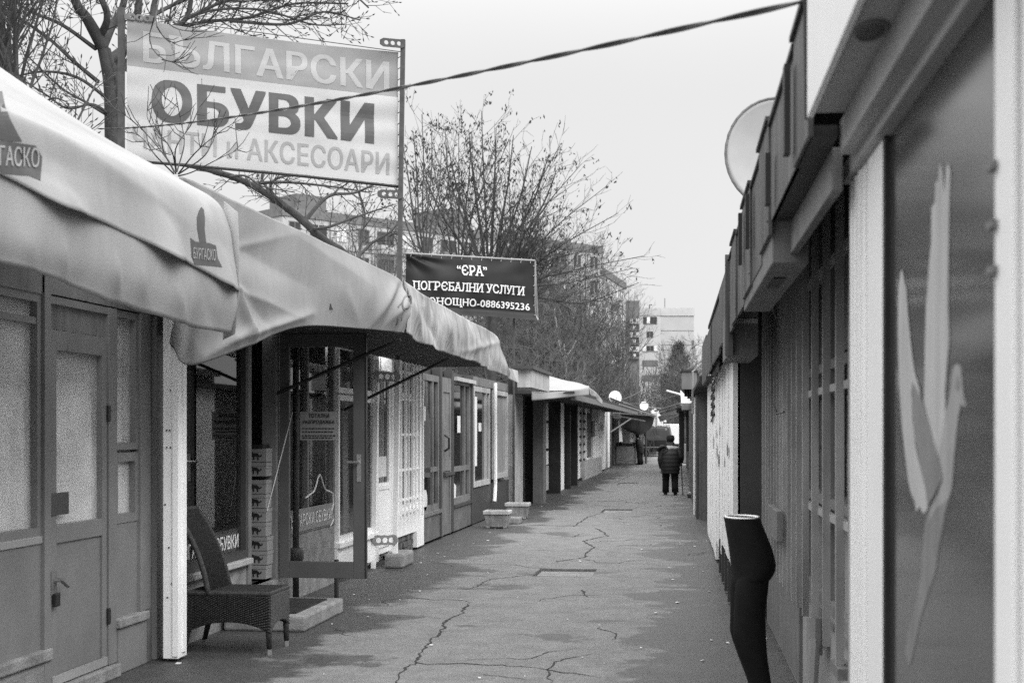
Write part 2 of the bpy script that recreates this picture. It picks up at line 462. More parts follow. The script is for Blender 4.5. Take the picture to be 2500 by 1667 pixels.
for i, h in enumerate(holes):
    t = tag(obj('drain_cover', MB().box(L, h[2] + 0.02, h[3] - 0.02, h[0] + 0.02, h[1] - 0.02, -0.05, -0.03).box(L, h[2] + 0.12, h[2] + 0.16, h[0] + 0.2, h[0] + 0.34, -0.03, -0.02),
            m_concrete, at=((h[0] + h[1]) / 2, h[2], -0.05)),
            ['sunken rectangular cover in the asphalt nearest to the shoe shop door', 'sunken rectangular cover in the asphalt level with the two planters',
             'sunken cover in the asphalt farthest down the alley near the man'][i], 'drain cover', 'sunken covers along the alley')
    pit = obj('frame', MB().box(L, h[2], h[3], h[0], h[1], -0.1, -0.06), m_concretedark, t)

cr = [
    [(968, 1667), (975, 1652), (987, 1637), (1000, 1622), (1017, 1617), (1026, 1602), (1031, 1587), (1046, 1571), (1052, 1560), (1070, 1551), (1074, 1540), (1088, 1532), (1084, 1524), (1098, 1510), (1118, 1502), (1133, 1496), (1130, 1484), (1142, 1476), (1153, 1470)],
    [(1017, 1617), (1040, 1621), (1097, 1620), (1150, 1620), (1208, 1623), (1240, 1626), (1290, 1628), (1335, 1634), (1352, 1621), (1374, 1609), (1402, 1604), (1446, 1595)],
    [(1335, 1634), (1372, 1642), (1420, 1646), (1468, 1653)],
    [(1335, 1634), (1340, 1648), (1346, 1667)],
    [(1131, 1438), (1150, 1436), (1175, 1427), (1182, 1420), (1202, 1413), (1250, 1409), (1300, 1402)],
    [(1357, 1371), (1390, 1366), (1429, 1360), (1434, 1347), (1451, 1335), (1436, 1328), (1424, 1321), (1450, 1314), (1484, 1308), (1470, 1297), (1451, 1288)],
    [(1400, 1285), (1420, 1272), (1434, 1262), (1455, 1256), (1475, 1251)],
    [(1500, 1178), (1530, 1165), (1540, 1160)], [(1420, 1440), (1428, 1450), (1436, 1458)], [(1180, 1646), (1220, 1650), (1270, 1656), (1310, 1660)]]
for i, c in enumerate(cr):
    pts = [onz(u, v) for u, v in c]
    # subdivide with a jitter
    q = [pts[0]]
    for a, b in zip(pts, pts[1:]):
        k = max(2, int((b - a).length / 0.06))
        for j in range(1, k + 1):
            p = a.lerp(b, j / k); q.append(p + Vector((random.uniform(-.02, .02), random.uniform(-.03, .03), 0)) * (0 if j == k else 1))
    wv = (0.010, 0.008, 0.008, 0.007, 0.009, 0.014, 0.012, 0.012, 0.012, 0.008)[i]
    rows = [[], []]
    for j, p in enumerate(q):
        d = (q[min(j + 1, len(q) - 1)] - q[max(j - 1, 0)]).normalized(); n = Vector((-d.y, d.x, 0))
        w_ = wv * random.uniform(0.35, 1.3) * (1.0 + 0.3 * abs(d.x)); w_ *= min(1, (len(q) - j) / 6)
        rows[0].append(p + n * w_ + Vector((0, 0, 0.003))); rows[1].append(p - n * w_ + Vector((0, 0, 0.003)))
    obj('crack', MB().grid(rows), m_crack, ground)
rgc = random.Random(31)
for i in range(34):
    x, y = rgc.uniform(-3.0, .1), rgc.uniform(8.6, 34); a = rgc.choice([rgc.gauss(0, .5), rgc.gauss(1.57, .5)]); q = [Vector((x, y, 0))]
    for j in range(rgc.randrange(8, 26)):
        a += rgc.gauss(0, .45); st = rgc.uniform(.03, .09); q.append(q[-1] + Vector((cos(a) * st, sin(a) * st * 1.4, 0)))
        if rgc.random() < .04: a += rgc.choice((-1, 1))
    q = [p for p in q if -3.7 < p.x < .3]
    if len(q) < 5: continue
    rows = [[], []]
    for j, p in enumerate(q):
        d = (q[min(j + 1, len(q) - 1)] - q[max(j - 1, 0)]).normalized(); n = Vector((-d.y, d.x, 0)); w_ = rgc.uniform(.002, .0065) * min(1, (len(q) - j) / 5, (j + 1) / 3) * (1 + .02 * p.y)
        rows[0].append(p + n * w_ + Vector((0, 0, .003))); rows[1].append(p - n * w_ + Vector((0, 0, .003)))
    obj('crack', MB().grid(rows), m_crack, ground)
mb = MB()
for k in range(110):   # scraps of litter and grit
    x = random.choice([random.gauss(-3.2, 0.35), random.uniform(-3, 0.3), random.gauss(0.25, .15)]); y = random.uniform(8.5, 30)
    if x < -3.75: continue
    r = random.uniform(0.006, 0.022); a = random.uniform(0, 6)
    p = [Vector((x + cos(a + t) * r * random.uniform(.5, 1.3), y + sin(a + t) * r * random.uniform(.6, 1.8), 0.004 + random.uniform(0, .006))) for t in (0, 1.5, 3.1, 4.6)]
    mb.poly(p, (0, 0, 0.004))
tag(obj('litter', mb, m_paper), kind='stuff')

# ================================================================== generic kiosk pieces
def window(par, fr, s0, s1, n, z0, z1, fw, mf, mp, mull=(), rails=(), depth=0.05, name='window', inset=0.03):
    """frame part with pane sub-part. n = face plane; the room lies at -n side for L, +n side for R"""
    sg = -1 if fr is L else 1
    m = MB()
    s0, s1 = min(s0, s1), max(s0, s1)
    na, nb = n - sg * 0.012, n + sg * depth
    m.box(fr, s0, s0 + fw, na, nb, z0, z1); m.box(fr, s1 - fw, s1, na, nb, z0, z1)
    m.box(fr, s0 + fw, s1 - fw, na, nb, z0, z0 + fw); m.box(fr, s0 + fw, s1 - fw, na, nb, z1 - fw, z1)
    for q in mull: m.box(fr, q - fw * .4, q + fw * .4, na + sg * .004, nb, z0 + fw, z1 - fw)
    for q in rails: m.box(fr, s0 + fw, s1 - fw, na + sg * .006, nb - sg * .002, q - fw * .4, q + fw * .4)
    f = obj(name, m, mf, par)
    obj('pane', MB().box(fr, s0 + fw * .8, s1 - fw * .8, n + sg * inset, n + sg * (inset + .006), z0 + fw * .8, z1 - fw * .8), mp, f)
    return f
def body(par, fr, s0, s1, n, depth, h, mat, name='wall', t=0.06):
    """solid shed volume behind the shopfront"""
    sg = -1 if fr is L else 1
    return obj(name, MB().box(fr, s0, s1, n + sg * 0.12, n + sg * depth, 0, h), mat, par)
def slab(par, fr, s0, s1, n0, n1, z0, z1, mat, name, **k):
    return obj(name, MB().box(fr, s0, s1, n0, n1, z0, z1), mat, par, **k)

# ================================================================== LEFT: locked grey kiosk
A0, A1 = 5.6, sL(397)
kA = thing('kiosk', 'locked grey painted kiosk with curtained window nearest on the left', 'kiosk', (WL, 8, 0))
body(kA, L, A0, A1, WL, 2.8, 2.62, m_darkpaint)
sM0, sD0, sD1, sS0, sS1, sP0 = sL(96), sL(114), sL(254), sL(272), sL(334), sL(342)
f = window(kA, L, A0, sM0, WL, 1.0, 2.42, 0.05, m_greypaint, m_glassdim, rails=(2.26,))
# curtain: tied sheet with folds radiating from the knot
def cur(u, v, p):
    k = Vector((0, sM0 - 0.05, 2.05)); d = p - k; a = atan2(d.z, d.y); r = hypot(d.y, d.z)
    return Vector((0.016 * sin(a * 11 + 0.6) * min(1, r * 1.2) + 0.02 * mnoise.noise(Vector((0, p.y * 2, p.z * 2))), 0, 0))
cs = sheet([[(WL - 0.066, A0 + .05, z), (WL - 0.066, (A0 + sM0) / 2, z), (WL - 0.066, sM0 - .04, z)] for z in (2.3, 1.9, 1.5, 1.05)], 40, 40, cur)
obj('curtain', cs, m_curtain, kA, smooth=True)
slab(kA, L, A0, sM0 - .001, WL - .10, WL + .01, 0.33, 0.955, m_greypaint, 'panel')
slab(kA, L, A0, sM0 - .001, WL - .09, WL + .022, 0.955, 1.0, m_greypaint2, 'rail', bevel=.004)
slab(kA, L, A0, sL(112), WL - .08, WL + .05, 0.26, 0.33, m_concrete, 'sill', bevel=.01)
slab(kA, L, A0, sL(112), WL - .10, WL + .03, 0.0, 0.26, m_concrete, 'plinth')
slab(kA, L, A0, sM0, WL - .10, WL + .02, 2.42, 2.62, m_midpaint, 'header')
slab(kA, L, sM0, sD0 - .01, WL - .10, WL + .035, 0.0, 2.62, m_greypaint, 'mullion', bevel=.004)
# door
dz0, dz1 = 0.09, 2.22
ds = MB()
ds.box(L, sD0, sD0 + .09, WL - .04, WL + .02, dz0, dz1).box(L, sD1 - .07, sD1, WL - .04, WL + .02, dz0, dz1)
ds.box(L, sD0 + .09, sD1 - .07, WL - .04, WL + .02, 2.1, dz1).box(L, sD0 + .09, sD1 - .07, WL - .04, WL + .02, 0.94, 1.05)
ds.box(L, sD0 + .09, sD1 - .07, WL - .038, WL + .005, dz0, 0.94)
dA = obj('door', ds, m_greypaint, kA, bevel=.003)
obj('pane', MB().box(L, sD0 + .085, sD1 - .065, WL - .025, WL - .019, 1.045, 2.105), m_glassdim, dA)
obj('handle', MB().tube([L.p(sD0 + .03, WL + .02, .72), L.p(sD0 + .04, WL + .07, .73), L.p(sD0 + .14, WL + .07, .68)], .014, 6).box(L, sD0 - .02, sD0 + .06, WL + .02, WL + .035, .64, .78), m_rust, dA)
obj('padlock', MB().box(L, sD0 + .0, sD0 + .06, WL + .035, WL + .06, .57, .65), m_black, dA, bevel=.005)
obj('label_plate', MB().box(L, sL(115), sL(158), WL + .021, WL + .027, 1.11, 1.245), m_darkpaint, dA)
for z in (1.68, .36): obj('hinge', MB().box(L, sD1 - .01, sD1 + .03, WL + .02, WL + .035, z, z + .1), m_black, dA)
obj('kick_rail', MB().box(L, sD0 + .02, sD1 - .01, WL + .021, WL + .03, .095, .15), m_greypaint2, dA)
obj('curtain', sheet([[(WL - .05, sD0 + .02, z), (WL - .05, (sD0 + sD1) / 2, z), (WL - .05, sD1, z)] for z in (2.13, 1.5, 1.02)], 24, 24,
    lambda u, v, p: Vector((.009 * sin(p.y * 31 + p.z * 5) + .006 * sin(p.y * 60 - p.z * 13), 0, 0))), M('pale door curtain', .78, .85, .06, 3), kA, smooth=True)
slab(kA, L, sD0 + .08, sD1 - .05, WL - .037, WL - .034, 1.93, 2.1, m_midpaint, 'top_strip')
slab(kA, L, sD0, sD1 + .02, WL - .13, WL - .11, .02, 2.2, m_under, 'back_panel')
slab(kA, L, sD0, sL(268), WL - .06, WL + .0, 2.225, 2.38, m_midpaint, 'transom_panel')
slab(kA, L, sD0, sL(268), WL - .05, WL + .025, 2.375, 2.42, m_greypaint, 'transom_rail')
slab(kA, L, sM0, A1, WL - .10, WL + .03, 2.43, 2.62, m_midpaint, 'lintel')
slab(kA, L, sD0 - .02, sL(272), WL - .1, WL + .07, 0.0, .085, m_concrete, 'threshold', bevel=.01)
slab(kA, L, sD1 + .01, sS0 + .02, WL - .06, WL + .03, 0.09, 2.42, m_greypaint, 'door_post', bevel=.003)
window(kA, L, sS0 + .02, sS1, WL, 1.49, 2.42, .045, m_greypaint, m_glassdim)
window(kA, L, sS0 + .02, sS1, WL, 1.0, 1.47, .06, m_greypaint, m_glassdim)
slab(kA, L, sS0 + .03, sS1, WL - .05, WL - .045, 1.0, 1.98, m_curtain, 'blind')
slab(kA, L, sS0 + .02, sS1, WL - .08, WL + .004, .37, .999, m_greypaint, 'panel')
slab(kA, L, sS0 + .01, sP0 + .03, WL - .08, WL + .06, .31, .37, m_concrete, 'sill', bevel=.008)
slab(kA, L, sS0 + .03, sP0 + .03, WL - .08, WL + .04, 0, .31, m_greypaint, 'plinth', bevel=.01)
slab(kA, L, sS1, sP0 + .12, WL - .08, WL + .03, .37, 2.43, m_greypaint, 'pilaster', bevel=.004)
slab(kA, L, sP0 + .12, sP0 + .2, WL - .1, WL + .005, 0, 2.43, m_midpaint, 'corner_board')
slab(kA, L, sP0 + .2, A1, WL - .1, WL + .04, 0, 2.43, m_greypaint, 'pilaster', bevel=.004)

# ================================================================== LEFT: shoe shop
B0, B1, HG = 9.58, 14.75, 12.68          # near end, far end, door hinge
kB = thing('shoe_shop', 'open shoe shop with dark window and an open glazed door', 'shop', (WL, 12, 0))
FLR = 0.26
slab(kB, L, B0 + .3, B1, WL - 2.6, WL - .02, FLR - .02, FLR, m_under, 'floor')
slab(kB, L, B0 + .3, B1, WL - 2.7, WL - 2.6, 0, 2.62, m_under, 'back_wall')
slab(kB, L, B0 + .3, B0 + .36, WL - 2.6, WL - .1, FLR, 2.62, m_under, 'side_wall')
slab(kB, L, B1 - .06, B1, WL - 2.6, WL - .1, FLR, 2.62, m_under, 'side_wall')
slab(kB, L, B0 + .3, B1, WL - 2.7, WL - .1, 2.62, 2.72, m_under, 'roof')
post = slab(kB, L, 9.56, 9.74, -3.73, -3.62, 0.02, 2.62, m_white, 'corner_post', bevel=.006, label='white painted wooden corner post with nail holes')
obj('batten', MB().box(L, 9.548, 9.56, -3.655, -3.615, .04, 2.6), m_white, post)
obj('batten', MB().box(L, 9.64, 9.70, -3.62, -3.608, .06, 2.6), m_white, post)
nh = MB()
for (u, z) in ((.05, 1.62), (.09, 1.62), (.05, 1.50), (.1, 1.5), (.03, 1.1), (.08, .8), (.12, .55), (.06, .45), (.1, 1.9), (.13, 2.1)):
    nh.tube([(-3.727 + u * .55, 9.5585, z), (-3.727 + u * .55, 9.552, z)], .006, 6)
obj('nail_head', nh, m_black, post)
slab(kB, L, 9.80, 11.78, WL - .14, WL - .0, 0, .48, m_concrete, 'plinth')
slab(kB, L, 9.80, 11.80, WL - .12, WL + .06, .48, .53, m_offwhite, 'sill', bevel=.008)
f = window(kB, L, 9.95, 11.80, WL, .53, 2.62, .07, m_darkpaint, m_glass, depth=.06)
slab(kB, L, 10.03, 11.73, WL - .045, WL - .04, .6, .79, M('window strip', .09, .5), 'sign_strip')
xd, yd = (0, 1, 0), (0, 0, 1)
lt = text_on('БЪЛГАРСКИ ОБУВКИ', (WL - .022, 10.12, .635), xd, yd, 1.5, .115, .018); obj('lettering', lt, m_plastic, kB)
slab(kB, L, 11.80, 11.90, WL - .1, WL + .01, 0, 2.62, m_midpaint, 'door_post', bevel=.004)
slab(kB, L, 12.60, 12.72, WL - .12, WL + .015, 0, 2.62, m_midpaint, 'door_post', bevel=.004)
slab(kB, L, 9.8, B1, WL - .1, WL + .02, 2.62, 2.75, m_darkpaint, 'header')
slab(kB, L, 11.9, 12.6, WL - .1, WL + .03, .0, FLR, m_concrete, 'door_sill')
slab(kB, L, 12.72, B1, WL - .14, WL + .0, 0, .62, m_concrete, 'plinth')
window(kB, L, 12.72, B1 - .02, WL, .62, 2.62, .07, m_midpaint, m_glass, mull=(13.7,))
bd = slab(kB, L, 12.85, 14.6, WL + .014, WL + .02, .64, .86, m_bandgrey, 'sign_board')
obj('lettering', text_on('БЪЛГАРСКИ ОБУВКИ', (WL + .02, 12.92, .69), xd, yd, 1.6, .12, .018), m_plastic, bd)
cp = []
for k in range(25):
    t = k / 24; y = 13.55 + t * 1.05; z = 0.96 + .16 * (abs(sin(t * pi)) ** 3) + .05 * sin(t * pi * 5) * (1 - abs(2 * t - 1))
    cp.append((WL + .022, y, z))
cp += [(WL + .022, 14.62, .85), (WL + .022, 14.56, .78), (WL + .022, 14.62, .68), (WL + .022, 14.5, .62)]
obj('scroll_outline', MB().tube(cp, .008, 5), m_plastic, bd)
# open door leaf, square to the shopfront
ln0, ln1, lz0, lz1 = WL + .03, WL + .83, .27, 2.5
DY = HG
leaf = MB()
leaf.box(L, DY - .025, DY + .025, ln0, ln0 + .09, lz0, lz1).box(L, DY - .025, DY + .025, ln1 - .11, ln1, lz0, lz1)
leaf.box(L, DY - .025, DY + .025, ln0 + .09, ln1 - .11, lz0, lz0 + .15).box(L, DY - .025, DY + .025, ln0 + .09, ln1 - .11, lz1 - .12, lz1)
dB = obj('door', leaf, M('door paint', .12, .5, .15, 3), kB, bevel=.004, label='glazed grey shop door standing wide open')
obj('pane', MB().box(L, DY - .003, DY + .003, ln0 + .085, ln1 - .105, lz0 + .145, lz1 - .115), m_glass, dB)
obj('handle', MB().tube([(ln1 - .05, DY - .025, 1.33), (ln1 - .05, DY - .07, 1.33), (ln1 - .15, DY - .07, 1.33)], .011, 6).box(L, DY - .032, DY - .025, ln1 - .075, ln1 - .035, 1.15, 1.4), m_steel, dB)
obj('edge_strip', MB().box(L, DY - .028, DY + .028, ln1, ln1 + .012, lz0, lz1), m_black, dB)
pg = MB().box(L, DY - .009, DY - .006, ln0 + .19, ln0 + .53, 1.53, 1.79)
pn = obj('notice', pg, M('faded notice', .3, .8, .1, 6), dB)
xr = (1, 0, 0)
tb = MB()
for (s_, x, z, w_, h_) in (('ТОТАЛНА', .27, 1.735, .2, .038), ('РАЗПРОДАЖБА', .215, 1.675, .3, .038)):
    q = text_on(s_, (ln0 + x, DY - .009, z), xr, yd, w_, h_, .03); tb.add(q.v, q.f)
for z in (1.63, 1.60, 1.565, 1.545):
    x = ln0 + .21
    while x < ln0 + .5:
        w_ = random.uniform(.012, .03); tb.box(L, DY - .0125, DY - .009, x, x + w_, z, z + .011); x += w_ + .008
obj('print', tb, m_black, pn)
# pole with round flange seen through the door glass
t = thing('awning_stand', 'dark pole with a round flange standing behind the open glazed door', 'pole', (-3.76, 12.98, 0))
obj('pole', MB().tube([(-3.76, 12.98, 0), (-3.76, 12.98, 2.5)], .03, 8), m_darkpaint, t, smooth=True)
obj('flange', MB().loft([((-3.76, 12.98, z), (r, 0, 0), (0, r, 0)) for z, r in ((.37, .03), (.39, .06), (.42, .075), (.48, .078), (.51, .06), (.52, .04))], 10), m_darkpaint, t, smooth=True)
t = thing('awning_stand', 'short dark pole below the free edge of the open glazed door', 'pole', (-3.4, 13.1, 0))
obj('pole', MB().tube([(-3.4, 13.1, 0), (-3.4, 13.1, .4)], .022, 8), m_darkpaint, t)
obj('foot', MB().tube([(-3.4, 13.1, 0), (-3.4, 13.1, .02)], .06, 10), m_darkpaint, t)

# step and mat
t = thing('step', 'concrete doorstep in front of the shoe shop door', 'step', (-3.5, 11.8, 0))
obj('block', MB().box(L, 11.1, 12.35, WL + .03, -3.14, 0, .13), m_concrete, t, bevel=.02)
tag(obj('door_mat', MB().box(L, 11.22, 12.2, WL + .08, -3.25, .13, .142), m_black, at=(-3.5, 11.7, .13)), 'dark ribbed mat lying on the concrete doorstep', 'mat')
# shoe boxes
def cat_logo(org, w, mb):
    pts = [(0, .1), (.12, .55), (.05, .75), (.2, .9), (.32, .75), (.7, .72), (.88, .45), (1, .5), (.98, .6), (1.05, .62), (1.08, .42), (.86, .3), (.78, .35), (.8, 0), (.7, 0), (.64, .4), (.4, .38), (.42, .02), (.3, .02), (.28, .42), (.15, .3), (.1, .05)]
    mb.poly([Vector(org) + Vector((x * w, 0, y * w * .8)) for x, y in pts])
ords = ['lowest', 'second lowest', 'third from below', 'fourth from below', 'fifth from below', 'sixth from below', 'seventh from below', 'eighth from below', 'topmost']
for k in range(9):
    z = FLR + .02 + k * .128 + (.03 if k > 6 else 0); dx = random.uniform(-.012, .012)
    y0 = 12.42
    t = thing('shoe_box', 'white shoe box with black cat emblem, %s of the stack inside the doorway' % ords[k], 'shoe box', (-3.98 + dx, y0, z), 'shoe boxes stacked inside the shop door')
    obj('carton', MB().box(L, y0, y0 + .2, -4.12 + dx, -3.87 + dx, z, z + .095), m_boxw, t)
    obj('lid', MB().box(L, y0 - .004, y0 + .204, -4.124 + dx, -3.866 + dx, z + .09, z + .122), m_boxw, t)
    lm = MB(); cat_logo((-4.02 + dx, y0 - .0065, z + .018), .105, lm); obj('emblem', lm, m_black, t)
t = thing('shoe_rack', 'dark shelf frame beside the stacked shoe boxes', 'shelf', (-4.1, 12.66, FLR))
obj('upright', MB().box(L, 12.63, 12.66, -3.93, -3.9, FLR, 1.9), m_black, t)
obj('shelf', MB().box(L, 12.40, 12.63, -4.35, -3.9, 1.46, 1.49), m_black, t)
tag(obj('broom_handle', MB().tube([(-3.72, 11.95, .92), (-3.66, 12.52, 1.78)], .006, 6), m_metal, at=(-3.7, 12.2, .3)), 'thin pale rod slanting across the open shop doorway', 'rod')

# wicker chair
wc = thing('wicker_chair', 'dark woven wicker chair on the pavement before the shoe shop', 'chair', (-3.4, 10.15, 0))
cy0, cy1, cx0, cx1, sh = 9.93, 10.40, -3.68, -3.07, .45
def wicker(rows_fn, nu, nv):
    g = []
    for i in range(nv):
        r = []
        for j in range(nu):
            p, n = rows_fn(j / (nu - 1), i / (nv - 1))
            r.append(p + n * (.0065 * (1 if (i + j // 2) % 2 else -1)))
        g.append(r)
    return MB().grid(g)
def side_panel(y, nrm):
    def fn(u, v):
        x = cx0 + (cx1 - cx0) * u
        arch = .235 - .075 * (abs(2 * u - 1) ** 2.2)
        top = sh - .02 + .01 * cos(u * 3)
        return Vector((x, y, top + (arch - top) * v)), Vector((0, nrm, 0))
    return wicker(fn, 72, 26)
def front_panel(x, nrm):
    def fn(u, v):
        y = cy0 + (cy1 - cy0) * u; arch = .225 - .065 * (abs(2 * u - 1) ** 2.2)
        return Vector((x, y, sh - .02 + (arch - sh + .02) * v)), Vector((nrm, 0, 0))
    return wicker(fn, 56, 26)
for y, n in ((cy0, -1), (cy1, 1)): obj('side_panel', side_panel(y, n), m_wicker, wc, solid=.012)
for x, n in ((cx1, 1), (cx0, -1)): obj('apron', front_panel(x, n), m_wicker, wc, solid=.012)
obj('seat', wicker(lambda u, v: (Vector((cx0 + (cx1 - cx0) * u, cy0 + (cy1 - cy0) * v, sh - .012 * sin(u * pi) * sin(v * pi) - .004)), Vector((0, 0, 1))), 64, 48), m_wicker, wc, solid=.012)
obj('seat_rim', MB().tube([(cx0, cy0, sh - .01), (cx1, cy0, sh - .01), (cx1, cy1, sh - .01), (cx0, cy1, sh - .01), (cx0, cy0, sh - .01)], .016, 8), m_wicker, wc)
def bk(u, v):
    x = cx0 + .15 - .10 * v - .16 * v ** 2.2; z = sh - .02 + .60 * v
    wd = 1 - .05 * v
    return Vector((x - .02 * sin(u * pi), (cy0 + cy1) / 2 + (u - .5) * (cy1 - cy0) * wd, z)), Vector((.9, 0, .35))
obj('backrest', wicker(bk, 50, 60), m_wicker, wc, solid=.02)
for u in (0, 1): obj('back_frame', MB().tube([bk(u, v / 10)[0] for v in range(11)], .02, 8), m_wicker, wc, smooth=True)
obj('top_rail', MB().tube([bk(u / 8, 1)[0] for u in range(9)], .022, 8), m_wicker, wc, smooth=True)
for (x, y, tx) in ((cx1 - .02, cy0 + .02, .01), (cx1 - .02, cy1 - .02, .01), (cx0 + .03, cy0 + .02, -.07), (cx0 + .03, cy1 - .02, -.07)):
    lg = obj('leg', MB().tube([(x, y, .38), (x + tx * .5, y, .18), (x + tx, y, .035)], [.024, .022, .018], 8), m_wicker, wc, smooth=True)
    obj('foot_cap', MB().tube([(x + tx * .98, y, .04), (x + tx, y, 0)], .019, 8), m_steel, lg)

# ================================================================== LEFT: white kiosk
kC = thing('kiosk', 'white painted kiosk with barred window and glazed white door', 'kiosk', (WL, 17, 0))
C0, C1 = B1, sL(1027)
body(kC, L, C0, C1, WL, 2.6, 2.6, m_white)
a0, a1 = sL(880), sL(909)
window(kC, L, C0 + .05, a1, WL + .02, .42, 2.0, .06, m_white, m_darkglass)
window(kC, L, C0 + .05, a1, WL + .02, 2.02, 2.56, .06, m_white, m_darkglass, mull=((C0 + a1) / 2,))
slab(kC, L, C0, a1 + .05, WL - .1, WL + .07, .36, .42, m_white, 'sill', bevel=.008)
slab(kC, L, C0, a1, WL - .12, WL + .03, 0.08, .36, m_white, 'plinth')
d0, d1 = sL(917), sL(950)
slab(kC, L, a1, d0, WL - .1, WL + .04, .05, 2.6, m_white, 'door_post', bevel=.004)
dd = MB().box(L, d0, d0 + .09, WL - .03, WL + .02, .12, 2.35).box(L, d1 - .09, d1, WL - .03, WL + .02, .12, 2.35).box(L, d0 + .09, d1 - .09, WL - .03, WL + .02, 2.25, 2.35).box(L, d0 + .09, d1 - .09, WL - .028, WL + .012, .12, .98)
dC = obj('door', dd, m_white, kC)
obj('pane', MB().box(L, d0 + .085, d1 - .085, WL - .01, WL - .004, .98, 2.25), m_darkglass, dC)
obj('moulding', MB().box(L, d0 + .06, d1 - .06, WL + .02, WL + .03, .90, .94).box(L, d0 + .06, d1 - .06, WL + .02, WL + .03, .2, .24), m_white, dC)
obj('paper', MB().box(L, d0 + .1, d1 - .15, WL - .004, WL + 0, 1.05, 1.3), m_paper, dC)
e0, e1 = d1, sL(1010)
slab(kC, L, d1, d1 + .12, WL - .1, WL + .04, .05, 2.6, m_white, 'door_post', bevel=.004)
window(kC, L, d1 + .12, e1, WL, .58, 2.56, .07, m_white, m_darkglass, mull=(d1 + .12 + (e1 - d1) * .6,), rails=(2.08,))
slab(kC, L, d1 + .12, e1, WL - .12, WL + .03, .25, .58, m_white, 'plinth')
slab(kC, L, d1 + .12, e1, WL - .1, WL + .08, .54, .585, m_white, 'sill', bevel=.008)
nb = MB()
for k in range(9):
    for r in range(3):
        y = d1 + .14 + k * (e1 - d1 - .16) / 9 + (r % 2) * .05; nb.box(L, y, y + .13, WL - .1, WL + .02 - random.uniform(0, .03), .005 + r * .08, .075 + r * .08)
obj('brick_base', nb, m_brick, kC)
slab(kC, L, e1, C1 - .01, WL - .1, WL + .05, .03, 2.6, m_white, 'corner_panel', bevel=.004)
obj('wall_plate', MB().box(L, C1 - .25, C1 - .1, WL + .05, WL + .09, 1.75, 1.95), m_white, kC); obj('wall_hook', MB().box(L, C1 - .35, C1 - .3, WL + .05, WL + .1, 1.3, 1.35), m_white, kC)
bars = [d1 + .05] + [d1 + .2 + i * (e1 - d1 - .15) / 6 for i in range(7)]
bm0 = None
for i, y in enumerate(bars):
    if bm0 is None:
        bm0 = obj('grille_bar', MB().box(L, y - .012, y + .012, WL + .1, WL + .124, .46, 2.5), m_white, kC)
    else:
        c = bm0.copy(); COL.objects.link(c); c.location.y += y - bars[0]
for z in (.72, 1.1, 1.55, 2.0, 2.35):
    obj('grille_rail', MB().box(L, bars[1] - .05, bars[-1] + .05, WL + .085, WL + .1, z, z + .03), m_white, kC)

# ================================================================== LEFT: dark worn kiosk
kD = thing('kiosk', 'shabby dark kiosk with torn paper in its windows', 'kiosk', (WL, 21.5, 0))
D0, D1 = C1, sL(1150)
body(kD, L, D0, D1, WL, 2.6, 2.55, m_darkpaint)
w0, w1 = D0, sL(1075)
slab(kD, L, w0, w1, WL - .1, WL + .02, .04, .40, m_darkworn, 'plinth')
slab(kD, L, w0, w1, WL - .1, WL + .05, .40, .45, m_midpaint, 'sill')
window(kD, L, w0, w1 - .15, WL, .45, 2.42, .09, m_midpaint, m_darkglass, mull=(sL(1056),), rails=(1.05,))
tp = MB().poly([L.p(sL(1033), WL + .0, zL(1033, 1165)), L.p(sL(1034), WL, zL(1034, 1000)), L.p(sL(1039), WL, zL(1039, 925)), L.p(sL(1043), WL, zL(1043, 1000)), L.p(sL(1050), WL, zL(1050, 1030)), L.p(sL(1050), WL, zL(1050, 1165))], (.006, 0, 0))
obj('torn_paper', tp, m_curtaindk, kD)
ob = MB().loft([(L.p(sL(1036.5), WL + x, zL(1036, 1221)), (0, .14, 0), (0, 0, .115 * 1.3)) for x in (0.004, .012)], 16); obj('oval_notice', ob, m_paper, kD)
slab(kD, L, w1 - .15, w1, WL - .1, WL + .03, .04, 2.55, m_darkpaint, 'door_post')
d0, d1 = sL(1076), sL(1099)
dd = MB().box(L, d0, d1, WL - .03, WL + .0, .03, 2.42).box(L, d0, d0 + .12, WL, WL + .018, .03, 2.42).box(L, d1 - .12, d1, WL, WL + .018, .03, 2.42).box(L, d0 + .12, d1 - .12, WL, WL + .018, 1.0, 1.2).box(L, d0 + .12, d1 - .12, WL, WL + .018, 2.2, 2.42)
dD = obj('door', dd, m_midpaint, kD)
obj('handle', MB().tube([L.p(d0 + .2, WL + .02, 1.55), L.p(d0 + .2, WL + .09, 1.5), L.p(d0 + .2, WL + .09, 1.35), L.p(d0 + .2, WL + .02, 1.3)], .018, 6), m_black, dD)
obj('latch', MB().box(L, d0 + .1, d1 + .1, WL + .02, WL + .06, .93, .98), m_darkpaint, dD)
slab(kD, L, d1, d1 + .18, WL - .1, WL + .03, .04, 2.55, m_darkpaint, 'door_post')
v0 = d1 + .18
slab(kD, L, v0, D1, WL - .1, WL + .02, .03, .40, m_darkworn, 'plinth')
slab(kD, L, v0, D1, WL - .1, WL + .05, .40, .45, m_darkpaint, 'sill')
window(kD, L, v0, D1 - .15, WL, .45, 2.45, .1, m_midpaint, m_darkglass, mull=(sL(1134),), rails=(1.0,))
slab(kD, L, v0, D1, WL - .1, WL + .09, 2.4, 2.46, m_offwhite, 'hood_strip')
slab(kD, L, D1 - .15, D1, WL - .1, WL + .04, .03, 2.55, m_darkpaint, 'corner_post')
obj('paper_slip', MB().box(L, sL(1116.5), sL(1123.5), WL - .002, WL + .004, zL(1120, 1056), zL(1120, 1015)), m_paper, kD)
